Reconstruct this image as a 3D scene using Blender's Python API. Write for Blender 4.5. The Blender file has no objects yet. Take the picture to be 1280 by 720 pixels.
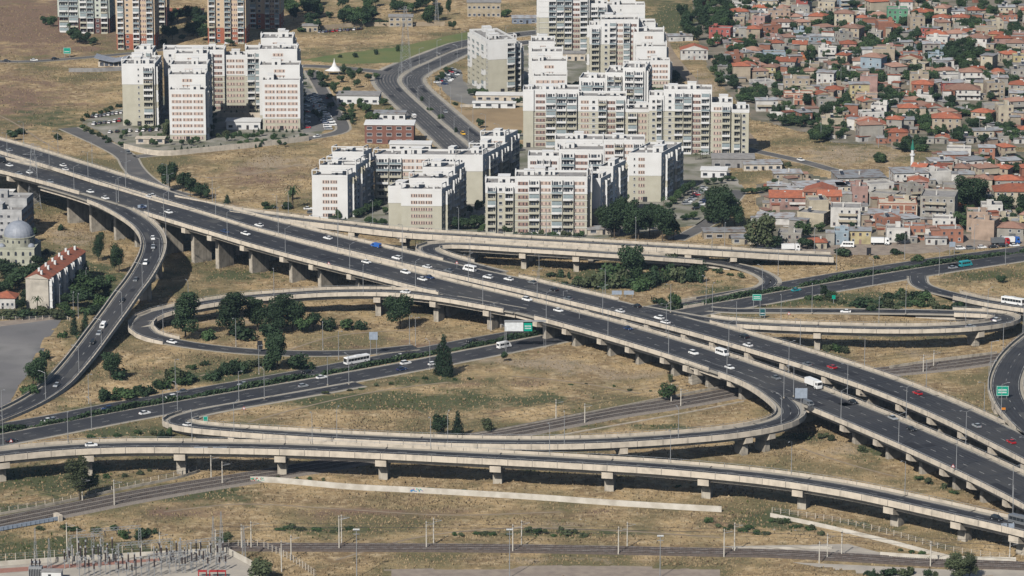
import bpy, math, random
import numpy as np
from mathutils import Vector, Matrix

R = math.radians
rnd = random.Random(7)
scene = bpy.context.scene
COL = scene.collection

# ---------------------------------------------------------------- camera
PITCH, FPX, CAM_H = 13.0, 4591.0, 336.0
cd = bpy.data.cameras.new('camera')
cam = bpy.data.objects.new('camera', cd)
COL.objects.link(cam)
cam.location = (0, 0, CAM_H)
cam.rotation_euler = (R(90 - PITCH), 0, 0)
cd.sensor_width = 36.0
cd.lens = FPX / 1280 * 36.0
cd.clip_start = 5
cd.clip_end = 60000
scene.camera = cam

# ---------------------------------------------------------------- light
SUN_AZ, SUN_EL = 27.0, 40.0        # the sun stands behind the camera, to its left
world = bpy.data.worlds.new('World')
scene.world = world
world.use_nodes = True
wn = world.node_tree
bg = wn.nodes['Background']
sky = wn.nodes.new('ShaderNodeTexSky')
sky.sky_type = 'NISHITA'
sky.sun_disc = False
sky.sun_elevation = R(SUN_EL)
sky.sun_rotation = R(180 + SUN_AZ)
sky.altitude = 100
sky.dust_density = 1.5
wn.links.new(sky.outputs['Color'], bg.inputs['Color'])
bg.inputs['Strength'].default_value = 0.072
sd = bpy.data.lights.new('sun', 'SUN')
sd.energy = 5.0
sd.angle = R(0.5)
sd.color = (1.0, 0.955, 0.885)
sun = bpy.data.objects.new('sun', sd)
COL.objects.link(sun)
SV = Vector((-math.sin(R(SUN_AZ)) * math.cos(R(SUN_EL)), -math.cos(R(SUN_AZ)) * math.cos(R(SUN_EL)), math.sin(R(SUN_EL))))
sun.rotation_euler = SV.to_track_quat('Z', 'Y').to_euler()
sun.location = (-200, 300, 600)
scene.view_settings.view_transform = 'Standard'
scene.view_settings.look = 'None'
scene.view_settings.gamma = 1
scene.view_settings.exposure = -0.02
scene.view_settings.use_curve_mapping = False
scene.cycles.max_bounces = 4
scene.cycles.diffuse_bounces = 0
scene.cycles.glossy_bounces = 2
scene.cycles.transparent_max_bounces = 4
scene.cycles.volume_bounces = 0

# ---------------------------------------------------------------- where a point of the place lies
sp, cp = math.sin(R(PITCH)), math.cos(R(PITCH))

def U(px, py, z=0.0):
    a = (px - 640) / FPX
    b = -(py - 360) / FPX
    d = (a, cp + b * sp, -sp + b * cp)
    t = (CAM_H - z) / -d[2]
    return Vector((d[0] * t, d[1] * t, z))

def P(v):
    x, y, z = v[0], v[1], v[2] - CAM_H
    zc = y * cp - z * sp
    return 640 + FPX * x / zc, 360 - FPX * (y * sp + z * cp) / zc

def S(px, py, z=0.0):
    p = U(px, py, z)
    return FPX / (p.y * cp + (CAM_H - z) * sp)      # pixels per metre there

# ---------------------------------------------------------------- materials
MATS = {}

def mat(name, col, rough=0.8, col2=None, scale=1.0, detail=4.0, lo=0.35, hi=0.65, bump=0.0, metal=0.0, rand=0.0, coords='Object', stain=None, spec=0.3, stretch=None):
    if name in MATS:
        return MATS[name]
    m = bpy.data.materials.new(name)
    m.use_nodes = True
    nt = m.node_tree
    b = nt.nodes['Principled BSDF']
    b.inputs['Roughness'].default_value = rough
    b.inputs['Metallic'].default_value = metal
    b.inputs['Specular IOR Level'].default_value = spec
    b.inputs['Base Color'].default_value = (*col, 1)
    L = nt.links.new
    if col2 is None:
        col2 = tuple(c * 0.82 for c in col)
    tc = nt.nodes.new('ShaderNodeTexCoord')
    src = tc.outputs[coords]
    if stretch:
        mp = nt.nodes.new('ShaderNodeMapping')
        mp.inputs['Scale'].default_value = stretch
        L(src, mp.inputs['Vector'])
        src = mp.outputs['Vector']
    nz = nt.nodes.new('ShaderNodeTexNoise')
    nz.inputs['Scale'].default_value = scale
    nz.inputs['Detail'].default_value = detail
    L(src, nz.inputs['Vector'])
    rp = nt.nodes.new('ShaderNodeMapRange')
    rp.inputs['From Min'].default_value = lo
    rp.inputs['From Max'].default_value = hi
    L(nz.outputs['Fac'], rp.inputs['Value'])
    mx = nt.nodes.new('ShaderNodeMix')
    mx.data_type = 'RGBA'
    mx.inputs[6].default_value = (*col, 1)
    mx.inputs[7].default_value = (*col2, 1)
    L(rp.outputs['Result'], mx.inputs[0])
    out = mx.outputs[2]
    if stain:
        n2 = nt.nodes.new('ShaderNodeTexNoise')
        n2.inputs['Scale'].default_value = stain[1]
        n2.inputs['Detail'].default_value = 5
        L(tc.outputs[coords], n2.inputs['Vector'])
        r2 = nt.nodes.new('ShaderNodeMapRange')
        r2.inputs['From Min'].default_value = 0.5
        r2.inputs['From Max'].default_value = 0.72
        L(n2.outputs['Fac'], r2.inputs['Value'])
        m2 = nt.nodes.new('ShaderNodeMix')
        m2.data_type = 'RGBA'
        L(r2.outputs['Result'], m2.inputs[0])
        L(out, m2.inputs[6])
        m2.inputs[7].default_value = (*stain[0], 1)
        out = m2.outputs[2]
    if rand:
        oi = nt.nodes.new('ShaderNodeObjectInfo')
        r3 = nt.nodes.new('ShaderNodeMapRange')
        r3.inputs['To Min'].default_value = 1 - rand
        r3.inputs['To Max'].default_value = 1 + rand
        L(oi.outputs['Random'], r3.inputs['Value'])
        hs = nt.nodes.new('ShaderNodeHueSaturation')
        L(r3.outputs['Result'], hs.inputs['Value'])
        L(out, hs.inputs['Color'])
        out = hs.outputs['Color']
    L(out, b.inputs['Base Color'])
    if bump:
        bp = nt.nodes.new('ShaderNodeBump')
        bp.inputs['Strength'].default_value = 0.6
        bp.inputs['Distance'].default_value = bump
        L(nz.outputs['Fac'], bp.inputs['Height'])
        L(bp.outputs['Normal'], b.inputs['Normal'])
    MATS[name] = m
    return m

CONC = mat('pale_concrete', (0.58, 0.51, 0.415), 0.85, (0.49, 0.43, 0.35), 0.35, 6, 0.35, 0.7, stain=((0.4, 0.355, 0.29), 0.35))
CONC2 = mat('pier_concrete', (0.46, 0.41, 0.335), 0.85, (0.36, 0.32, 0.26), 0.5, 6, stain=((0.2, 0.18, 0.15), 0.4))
def streaks(m, col, amount=0.75):
    nt = m.node_tree; b = nt.nodes['Principled BSDF']
    src = b.inputs['Base Color'].links[0].from_socket
    tc = nt.nodes.new('ShaderNodeTexCoord'); mp = nt.nodes.new('ShaderNodeMapping'); mp.inputs['Scale'].default_value = (0.7, 0.7, 0.05)
    nz = nt.nodes.new('ShaderNodeTexNoise'); nz.inputs['Scale'].default_value = 1.0; nz.inputs['Detail'].default_value = 5; nz.inputs['Roughness'].default_value = 0.7
    r_ = nt.nodes.new('ShaderNodeMapRange'); r_.inputs['From Min'].default_value = 0.52; r_.inputs['From Max'].default_value = 0.72; r_.inputs['To Max'].default_value = amount
    mx = nt.nodes.new('ShaderNodeMix'); mx.data_type = 'RGBA'; mx.inputs[7].default_value = (*col, 1)
    L_ = nt.links.new
    L_(tc.outputs['Object'], mp.inputs['Vector']); L_(mp.outputs['Vector'], nz.inputs['Vector']); L_(nz.outputs['Fac'], r_.inputs['Value']); L_(r_.outputs['Result'], mx.inputs[0]); L_(src, mx.inputs[6]); L_(mx.outputs[2], b.inputs['Base Color'])
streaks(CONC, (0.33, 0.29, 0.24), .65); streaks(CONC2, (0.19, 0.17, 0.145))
SHOULDER = mat('concrete_shoulder', (0.37, 0.335, 0.275), 0.9, (0.29, 0.265, 0.22), 0.12, 5)
ASPH = mat('asphalt', (0.031, 0.032, 0.038), 0.85, (0.044, 0.045, 0.05), 0.06, 6, 0.3, 0.7, stain=((0.066, 0.064, 0.063), 0.03))
TRACK = mat('wheel_worn_asphalt', (0.029, 0.03, 0.034), 0.7, (0.052, 0.052, 0.055), 0.03, 5, 0.35, 0.65)
PATCH = mat('patched_asphalt', (0.022, 0.022, 0.026), 0.8, (0.07, 0.069, 0.068), 0.02, 2, 0.45, 0.55)
ASPH2 = mat('worn_asphalt', (0.085, 0.083, 0.084), 0.9, (0.12, 0.115, 0.11), 0.05, 6, 0.3, 0.7, stain=((0.15, 0.14, 0.13), 0.09))
PAINT = mat('road_paint', (0.42, 0.42, 0.4), 0.7, (0.12, 0.12, 0.12), 0.25, 4, 0.4, 0.65)
GALV = mat('galvanised_steel', (0.38, 0.39, 0.4), 0.5, (0.3, 0.31, 0.32), 3, metal=0.3)
DARKM = mat('dark_metal', (0.04, 0.04, 0.045), 0.5)
WHITEP = mat('white_render', (0.68, 0.68, 0.67), 0.8, (0.62, 0.615, 0.6), 0.15, 4)
BEIGEP = mat('beige_render', (0.47, 0.45, 0.365), 0.8, (0.42, 0.4, 0.32), 0.25, 4)
PINKP = mat('pinkish_panel', (0.52, 0.4, 0.34), 0.8, (0.47, 0.36, 0.3), 0.8, 4)
BROWNP = mat('brown_panel', (0.3, 0.2, 0.17), 0.8)
GLASS = mat('dark_window_glass', (0.025, 0.03, 0.04), 0.15, (0.07, 0.08, 0.1), 0.4, rand=0.5, spec=0.6)
BLGLASS = mat('balcony_glass', (0.28, 0.33, 0.34), 0.25, (0.2, 0.25, 0.27), 0.6)
GREYR = mat('roof_felt', (0.3, 0.29, 0.28), 0.9, (0.22, 0.21, 0.2), 0.4, 5)
TILE = mat('red_roof_tile', (0.36, 0.12, 0.065), 0.85, (0.26, 0.09, 0.055), 0.6, 5, stain=((0.22, 0.1, 0.07), 0.25), rand=0.25)
TILE2 = mat('faded_roof_tile', (0.3, 0.18, 0.135), 0.85, (0.27, 0.15, 0.11), 0.5, 5, rand=0.25)
SHEETR = mat('sheet_metal_roof', (0.35, 0.36, 0.37), 0.5, (0.28, 0.27, 0.26), 0.3, 4, stain=((0.2, 0.12, 0.08), 0.3), rand=0.3)
BRICK = mat('bare_red_brick', (0.31, 0.14, 0.09), 0.9, (0.25, 0.12, 0.085), 0.8, 5, rand=0.2)
BARK = mat('tree_bark', (0.11, 0.085, 0.06), 0.9, (0.07, 0.055, 0.04), 2)
SIGNG = mat('green_sign', (0.0, 0.29, 0.2), 0.5, (0.0, 0.26, 0.18))
SIGNB = mat('sign_back', (0.3, 0.35, 0.42), 0.5)
SIGNW = mat('white_sign', (0.7, 0.72, 0.72), 0.5)
REDM = mat('red_paint', (0.4, 0.02, 0.02), 0.5)

# ---------------------------------------------------------------- mesh builder
class MB:
    def __init__(s):
        s.v, s.f, s.m = [], [], []
    def quad(s, pts, m=0):
        n = len(s.v)
        s.v += [tuple(p) for p in pts]
        s.f.append(tuple(range(n, n + len(pts))))
        s.m.append(m)
    def box(s, x0, x1, y0, y1, z0, z1, m=0, top=None):
        n = len(s.v)
        s.v += [(x0, y0, z0), (x1, y0, z0), (x1, y1, z0), (x0, y1, z0), (x0, y0, z1), (x1, y0, z1), (x1, y1, z1), (x0, y1, z1)]
        for k, q in enumerate(((3, 2, 1, 0), (4, 5, 6, 7), (0, 1, 5, 4), (1, 2, 6, 5), (2, 3, 7, 6), (3, 0, 4, 7))):
            s.f.append(tuple(n + i for i in q))
            s.m.append(top if (k == 1 and top is not None) else m)
        return s
    def prism(s, poly, z0, z1, m=0, top=None):
        n, k = len(s.v), len(poly)
        s.v += [(p[0], p[1], z0) for p in poly] + [(p[0], p[1], z1) for p in poly]
        for i in range(k):
            j = (i + 1) % k
            s.f.append((n + i, n + j, n + k + j, n + k + i)); s.m.append(m)
        s.f.append(tuple(n + k + i for i in range(k))); s.m.append(m if top is None else top)
        s.f.append(tuple(n + k - 1 - i for i in range(k))); s.m.append(m)
        return s
    def tube(s, a, b, r0, r1=None, k=6, m=0):
        a, b = Vector(a), Vector(b)
        r1 = r0 if r1 is None else r1
        d = (b - a).normalized()
        u = d.orthogonal().normalized()
        w = d.cross(u)
        n = len(s.v)
        for c, r in ((a, r0), (b, r1)):
            for i in range(k):
                t = 2 * math.pi * i / k
                s.v.append(tuple(c + (u * math.cos(t) + w * math.sin(t)) * r))
        for i in range(k):
            j = (i + 1) % k
            s.f.append((n + i, n + j, n + k + j, n + k + i)); s.m.append(m)
        s.f.append(tuple(n + k + i for i in range(k))); s.m.append(m)
        s.f.append(tuple(n + k - 1 - i for i in range(k))); s.m.append(m)
        return s
    def lathe(s, prof, k=16, m=0, c=(0, 0)):
        n = len(s.v)
        for r, z in prof:
            for i in range(k):
                t = 2 * math.pi * i / k
                s.v.append((c[0] + r * math.cos(t), c[1] + r * math.sin(t), z))
        for a in range(len(prof) - 1):
            for i in range(k):
                j = (i + 1) % k
                s.f.append((n + a * k + i, n + a * k + j, n + (a + 1) * k + j, n + (a + 1) * k + i)); s.m.append(m)
        return s
    def sweep(s, path, prof, m=0, closed=True, caps=True):
        """path: list of (pos, normal-to-the-left); prof: (offset, dz)"""
        n, k = len(s.v), len(prof)
        for p, nr in path:
            for o, dz in prof:
                s.v.append((p.x + nr.x * o, p.y + nr.y * o, p.z + dz))
        kk = k if closed else k - 1
        for a in range(len(path) - 1):
            for i in range(kk):
                j = (i + 1) % k
                s.f.append((n + a * k + i, n + a * k + j, n + (a + 1) * k + j, n + (a + 1) * k + i)); s.m.append(m)
        if closed and caps:
            s.f.append(tuple(n + i for i in range(k))); s.m.append(m)
            e = n + (len(path) - 1) * k
            s.f.append(tuple(e + k - 1 - i for i in range(k))); s.m.append(m)
        return s
    def mesh(s, name, mats):
        me = bpy.data.meshes.new(name)
        me.from_pydata(s.v, [], s.f)
        for x in (mats if isinstance(mats, (list, tuple)) else [mats]):
            me.materials.append(x)
        if any(s.m):
            me.polygons.foreach_set('material_index', s.m)
        me.update()
        return me
    def build(s, name, mats, parent=None, loc=(0, 0, 0), rz=0.0):
        return inst(name, s.mesh(name, mats), parent, loc, rz)

def inst(name, me, parent=None, loc=(0, 0, 0), rz=0.0, sc=None):
    o = bpy.data.objects.new(name, me)
    COL.objects.link(o)
    o.location = loc
    o.rotation_euler = (0, 0, rz)
    if sc is not None:
        o.scale = sc
    if parent is not None:
        o.parent = parent
    return o

REG = []          # objects that get a label singled out at the end

def tag(o, label, cat, group=None, kind=None, auto=False):
    """auto: False = label as it is; 'place' = add the nearest landmark; 'row' = only tell by order"""
    o['label'] = label
    o['category'] = cat
    if group:
        o['group'] = group
    if kind:
        o['kind'] = kind
    if auto:
        REG.append((o, label, auto))
    return o

def empty(name, loc, rz=0.0):
    return inst(name, None, None, loc, rz)

LAND = []         # (phrase, x, y)

def land(phrase, v):
    LAND.append((phrase, v[0], v[1]))

# ---------------------------------------------------------------- paths
def smooth(pts, step=4.0):
    """Catmull-Rom through world points, resampled evenly"""
    p = [pts[0] * 2 - pts[1]] + list(pts) + [pts[-1] * 2 - pts[-2]]
    out = []
    for i in range(1, len(p) - 2):
        n = max(4, int((p[i + 1] - p[i]).length / 2))
        for k in range(n):
            t = k / n
            a, b, c, d = p[i - 1], p[i], p[i + 1], p[i + 2]
            out.append(0.5 * ((2 * b) + (c - a) * t + (2 * a - 5 * b + 4 * c - d) * t * t + (3 * b - a - 3 * c + d) * t ** 3))
    out.append(p[-2].copy())
    for _ in range(6):
        out = [out[0]] + [(out[i - 1] + out[i] * 2 + out[i + 1]) / 4 for i in range(1, len(out) - 1)] + [out[-1]]
    res, acc = [out[0]], 0.0
    for i in range(1, len(out)):
        acc += (out[i] - out[i - 1]).length
        if acc >= step or i == len(out) - 1:
            res.append(out[i]); acc = 0.0
    return res

PATHS = {}

class Path:
    def __init__(s, name, pix, w, step=4.0):
        """pix: (px, py, z)"""
        s.name, s.w = name, w
        s.p = smooth([U(*q) for q in pix], step)
        s.n = []
        for i in range(len(s.p)):
            t = s.p[min(i + 1, len(s.p) - 1)] - s.p[max(i - 1, 0)]
            t.z = 0
            t.normalize()
            s.n.append(Vector((-t.y, t.x, 0)))
        s.d = [0.0]
        for i in range(1, len(s.p)):
            s.d.append(s.d[-1] + (s.p[i] - s.p[i - 1]).length)
        PATHS[name] = s
    def seg(s, a=0, b=None):
        return list(zip(s.p[a:b], s.n[a:b]))
    def at(s, dist, off=0.0):
        for i in range(1, len(s.d)):
            if s.d[i] >= dist:
                break
        t = (dist - s.d[i - 1]) / max(1e-6, s.d[i] - s.d[i - 1])
        p = s.p[i - 1].lerp(s.p[i], t)
        return p + s.n[i] * off, s.n[i]
    def near(s, v):
        k = min(range(len(s.p)), key=lambda i: (s.p[i].x - v.x) ** 2 + (s.p[i].y - v.y) ** 2)
        return k
    def at_px(s, x, off=0.0, lo=0, hi=None):
        """index of the station whose offset point projects to image column x"""
        hi = hi or len(s.p)
        return min(range(lo, hi), key=lambda i: abs(P(s.p[i] + s.n[i] * off)[0] - x))

def dashes(mb, path, off, dz, a=0.0, b=None, on=3.0, gap=7.0, w=0.1):
    b = b or path.d[-1]
    d = a
    while d + on < b:
        p0, n0 = path.at(d, off)
        p1, n1 = path.at(d + on, off)
        mb.quad([p0 + n0 * w + Vector((0, 0, dz)), p0 - n0 * w + Vector((0, 0, dz)), p1 - n1 * w + Vector((0, 0, dz)), p1 + n1 * w + Vector((0, 0, dz))])
        d += on + gap

def markings(path, lanes, w, root, dz=0.02, edge=True):
    lw = (w - 2.4) / lanes
    for k in range(lanes):
        for q in (-.85, .85):
            o = -w / 2 + 1.2 + lw * (k + .5) + q
            t = MB(); t.sweep(path.seg(), [(o + .35, dz - .01), (o - .35, dz - .01)], closed=False); t.build('wheel_track', TRACK, root)
    pr = random.Random(int(path.p[0].x * 7) % 999)
    for _ in range(int(path.d[-1] / 45)):
        d0 = pr.uniform(5, max(6, path.d[-1] - 30)); o = -w / 2 + 1.2 + lw * pr.randrange(lanes); 
        i0 = max(0, min(len(path.p) - 4, next((i for i, d in enumerate(path.d) if d > d0), 0))); i1 = min(len(path.p) - 1, i0 + pr.randint(1, 5))
        if i1 > i0:
            t = MB(); t.sweep(path.seg(i0, i1 + 1), [(o + lw * pr.uniform(.6, 1), dz - .005), (o, dz - .005)], closed=False); t.build('asphalt_patch', PATCH, root)
    mb = MB()
    if edge:
        for o in (-w / 2 + 0.5, w / 2 - 0.5):
            mb.sweep(path.seg(), [(o - 0.08, dz), (o + 0.08, dz)], closed=False)
    lw = (w - 2.4) / lanes
    for k in range(1, lanes):
        dashes(mb, path, -w / 2 + 1.2 + lw * k, dz)
    return mb.build('lane_marking', PAINT, root)

def strip(mb, path, o0, o1, dz, m=0, a=0, b=None):
    mb.sweep(path.seg(a, b), [(o1, dz), (o0, dz)], m, closed=False)

def viaduct(path, w, label, piers, pierw=4.0, lanes=2, capw=None, pier_t=2.2, railing=True, left=True, right=True, fasc=0.6, girder=1.9, shoulder=1.0, name='viaduct', zmin=2.6, wall=False, gaps=()):
    root = empty(name, path.p[0])
    root.location = (0, 0, 0)
    tag(root, label, 'viaduct', 'viaducts of the interchange')
    h = w / 2
    seg = path.seg()
    MB().sweep(seg, [(-h, 0), (-h, -0.3), (h, -0.3), (h, 0)]).build('deck', SHOULDER, root)
    mb = MB(); strip(mb, path, -h + shoulder, h - shoulder, 0.08); mb.build('road_surface', ASPH, root)
    markings(path, lanes, w - 2 * shoulder, root, 0.12)
    gh = h - 1.3
    gd = MB()
    zs = [k for k in range(len(seg)) if seg[k][0].z > 1.6]
    if zs:
        g = seg[zs[0]:zs[-1] + 1]
        gd.sweep(g, [(-gh, -0.32), (-gh, -0.3 - girder), (gh, -0.3 - girder), (gh, -0.32)])
        gd.build('girder', CONC, root)
    for side, on in ((-1, right), (1, left)):
        if not on:
            continue
        o = side * h
        def keep(i):
            x, yy = P(path.p[i] + path.n[i] * o)
            return not any(sd_ == side and x0 <= x <= x1 and (y0 <= yy <= y1) for sd_, x0, x1, y0, y1 in gaps)
        runs, cur = [], []
        for i in range(len(seg)):
            if keep(i):
                cur.append(i)
            elif cur:
                runs.append(cur); cur = []
        if cur:
            runs.append(cur)
        for r_ in runs:
            if len(r_) < 2:
                continue
            sg = seg[r_[0]:r_[-1] + 1]
            pm_ = MB().sweep(sg, sorted_prof([(o - side * 0.0, 0.95), (o + side * 0.35, 0.95), (o + side * 0.42, -fasc), (o + side * 0.05, -fasc)], side))
            for i in range(2, len(sg) - 1, 2):      # panel joints on both faces
                p, n = sg[i]; t = Vector((n.y, -n.x, 0)) * .07
                for e0, e1, z0_ in ((.36, .43, -fasc), (-.006, -.006, .1)):
                    a_, b_ = p + n * (o + side * e1) + Vector((0, 0, z0_)), p + n * (o + side * e0) + Vector((0, 0, .95))
                    pm_.quad([a_ - t, a_ + t, b_ + t, b_ - t], 1)
            pm_.build('parapet', [CONC, DARKM], root)
            if railing:
                rm = MB()
                rm.sweep(sg, sorted_prof([(o + side * 0.13, 1.5), (o + side * 0.22, 1.5), (o + side * 0.22, 1.42), (o + side * 0.13, 1.42)], side))
                for i in range(0, len(sg), 1):
                    p, n = sg[i]
                    q = p + n * (o + side * 0.17)
                    rm.box(q.x - .05, q.x + .05, q.y - .05, q.y + .05, q.z + .95, q.z + 1.45)
                rm.build('railing', GALV, root)
    for pk in piers:
        k = path.at_px(pk[0], pk[1] if len(pk) > 1 else 0.0)
        p, n = path.p[k], path.n[k]
        if p.z < zmin:
            continue
        make_pier(root, p, n, h, pierw, pier_t, girder)
        t = Vector((n.y, -n.x, 0)) * .22; q = n * (h - .1); u = Vector((0, 0, .128))
        j = MB(); j.quad([p - q - t + u, p - q + t + u, p + q + t + u, p + q - t + u]); j.build('expansion_joint', DARKM, root)
    rebase(root, path)
    return root

def rebase(root, path):
    p0 = path.p[len(path.p) // 2].copy(); p0.z = 0
    root.location = p0
    for c in root.children:
        c.location = c.location - p0

def sorted_prof(pr, side):
    return pr if side < 0 else pr[::-1]

def make_pier(root, p, n, h, pierw, t, girder):
    a = math.atan2(n.y, n.x)
    zt = p.z - 0.3 - girder
    cw, ct = h * 2 + 0.1, t * 1.25
    ch = 2.1
    pm = MB()
    zc = zt - ch * 0.25
    pm.box(-pierw / 2, pierw / 2, -t / 2, t / 2, -1.0, zc)
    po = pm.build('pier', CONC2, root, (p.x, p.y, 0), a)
    cm = MB()
    # hammerhead: a beam tapering towards its ends, with square upstands that show beside the girder
    pr = [(-cw / 2, zt + 0.9), (-cw / 2, zt - 1.1), (-pierw / 2, zt - ch), (pierw / 2, zt - ch), (cw / 2, zt - 1.1), (cw / 2, zt + 0.9), (cw / 2 - 1.0, zt + 0.9), (cw / 2 - 1.0, zt + 0.02), (-cw / 2 + 1.0, zt + 0.02), (-cw / 2 + 1.0, zt + 0.9)]
    k = len(pr)
    for y in (-ct / 2, ct / 2):
        cm.v += [(x, y, z) for x, z in pr]
    for i in range(k):
        j = (i + 1) % k
        cm.f.append((i, j, k + j, k + i)); cm.m.append(0)
    for q in ((0, 1, 8, 9), (1, 2, 3, 8), (3, 4, 7, 8), (4, 5, 6, 7)):
        cm.f.append(q[::-1]); cm.m.append(0)
        cm.f.append(tuple(k + i for i in q)); cm.m.append(0)
    cm.build('pier_cap', CONC, po)

def road(name, path, w, m=None, lanes=2, kerb=0.6, z=0.05, mark=True):
    mb = MB()
    h = w / 2
    if kerb:
        mb.sweep(path.seg(), [(-h - kerb, -0.5), (h + kerb, -0.5), (h + kerb, z - 0.03), (-h - kerb, z - 0.03)][::-1], 1)
    strip(mb, path, -h, h, z, 0)
    o = mb.build(name, [m or ASPH, SHOULDER])
    o['kind'] = 'structure'
    if mark:
        markings(path, lanes, w, o, z + 0.02)
    return o

SHEETS = []

def sheet(name, pix, m, z=0.03):
    pts = [U(x, y, 0) for x, y in pix]
    mb = MB()
    mb.quad([(p.x, p.y, z) for p in pts])
    o = mb.build(name, m)
    o['kind'] = 'structure'
    SHEETS.append(pix)
    return o
# ================================================================ THE SETTING: roads and viaducts
def zpath(pts, zs):
    """fill heights by interpolating zs = [(index, z), ...]"""
    out = []
    ix = [a for a, _ in zs]
    zz = [b for _, b in zs]
    for i, (x, y) in enumerate(pts):
        out.append((x, y, float(np.interp(i, ix, zz))))
    return out

L = Path('near_main', [(-60, 192, 14), (0, 206, 14.5), (60, 220.5, 16), (130, 240, 18), (210, 264.5, 18), (262, 280.5, 17), (320, 298, 14.3), (400, 320, 12.8), (480, 340, 11.4), (560, 360.5, 10), (640, 379.5, 9.2), (720, 400, 8.9), (800, 422.5, 8.8), (880, 447, 8.8), (960, 475, 8.8), (1040, 506, 8.8), (1120, 539, 8.8), (1200, 574, 8.8), (1280, 612, 8.8), (1340, 644, 8.8)], 19)
Uc = Path('far_main', [(-60, 168, 14), (0, 182, 14.5), (80, 206, 16.5), (130, 221.5, 18), (210, 247, 18), (262, 262.3, 17), (320, 278, 14.3), (400, 298, 12.8), (480, 317, 11.4), (560, 335.5, 10), (640, 353, 9.2), (720, 371.5, 8.9), (800, 391, 8.8), (880, 411.5, 8.8), (960, 434.5, 8.8), (1040, 459, 8.8), (1120, 487, 8.8), (1200, 520, 8.8), (1280, 559, 8.8), (1340, 590, 8.8)], 16)
viaduct(L, 19.5, shoulder=1.6, label= 'near carriageway of the wide main viaduct crossing the photo diagonally', piers=[(x, -9.7) for x in (10, 71, 102, 132, 159, 192, 226, 266, 306, 349, 392, 440, 492, 546, 609, 665, 707, 752, 784, 826, 869, 909, 950, 990, 1050, 1095, 1136, 1176, 1215, 1256, 1300)], pierw=9.5, lanes=3, pier_t=1.9,
        gaps=[(-1, 104, 178, 0, 720), (-1, 549, 660, 0, 720), (-1, 888, 1008, 0, 720)])
viaduct(Uc, 17.5, shoulder=1.6, label= 'far carriageway of the wide main viaduct behind the narrow median gap', piers=[(x, -8.7) for x in (30, 85, 120, 160, 200, 245, 285, 325, 370, 410, 460, 510, 566, 620, 680, 730, 775, 812, 850, 890, 930, 975, 1030, 1075, 1120, 1160, 1200, 1240, 1280)], pierw=9, lanes=3, pier_t=1.9,
        gaps=[(1, 214, 283, 0, 720), (1, 560, 640, 0, 720), (1, 775, 880, 0, 720), (1, 1262, 1400, 0, 720)])

pts = [(60, 231), (100, 242.5), (135, 255), (163, 270), (182, 284), (191.5, 299), (191, 315), (183, 333), (172, 351), (158, 369), (147, 385), (130, 408), (110, 435), (90, 460), (67, 484), (37, 504), (0, 521), (-50, 540)]
R1 = Path('left_ramp', zpath(pts, [(0, 16), (1, 17.3), (2, 18), (3, 17.6), (5, 15.6), (8, 11), (10, 7.7), (11, 5.5), (12, 3.4), (13, 1.8), (14, 0.7), (15, 0.2), (17, 0.1)]), 10)
viaduct(R1, 10, 'curved ramp viaduct descending on the left side of the main viaduct', [(163, -5), (183, -5), (193, -5), (196, -5)], pierw=6.5, pier_t=1.8, gaps=[(1, 0, 178, 0, 262), (-1, 0, 108, 0, 262)], girder=1.8, name='ramp_viaduct')

pts = [(870, 451), (905, 463), (945, 478), (973, 496), (989, 512), (985, 523), (960, 532), (920, 539), (880, 543.5), (800, 549.5), (720, 553), (640, 553.5), (560, 552), (480, 549), (400, 545), (320, 540), (262, 535.5), (232, 531.5), (219, 527), (229, 522), (258, 514), (320, 503), (400, 489), (450, 480)]
R3 = Path('middle_ramp', zpath(pts, [(0, 8.8), (11, 8.6), (14, 7.2), (15, 5.8), (16, 3.6), (17, 2.2), (18, 1.2), (19, 0.5), (20, 0.08), (23, 0.06)]), 9.5)
viaduct(R3, 10, shoulder=1.8, fasc=0.9, label= 'hairpin ramp viaduct running just behind the nearest ramp viaduct', piers=[(965, 4.5), (935, 4.5), (880, 4.5), (775, 4.5), (640, 4.5), (520, 4.5), (400, 4.5), (293, 4.5)], pierw=5, gaps=[(1, 800, 1012, 0, 517), (-1, 800, 893, 0, 500), (1, 236, 460, 0, 521.5), (-1, 236, 460, 0, 521.5)], name='ramp_viaduct')

pts = [(650, 388), (600, 379), (560, 372), (507, 366), (460, 364.5), (402, 365.5), (350, 369), (320, 371), (270, 377), (225, 385), (195, 392), (179, 400), (174, 409), (183, 418), (205, 425), (250, 433), (320, 440), (400, 442), (460, 440), (520, 434)]
R4 = Path('loop_ramp', zpath(pts, [(0, 9.2), (2, 9.8), (5, 9), (8, 7.5), (10, 5), (12, 2.5), (13, 1), (14, 0.3), (15, 0.06), (19, 0.06)]), 9.5)
viaduct(R4, 9.5, 'hairpin loop ramp viaduct on the left in front of the main viaduct', [(609, 4.7), (546, 4.7), (476, 4.7), (412, 4.7), (340, 4.7), (280, 4.7)], pierw=4.5, gaps=[(-1, 552, 700, 0, 720), (1, 640, 700, 0, 720), (1, 205, 540, 424, 720), (-1, 205, 540, 424, 720)], name='ramp_viaduct')

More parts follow.
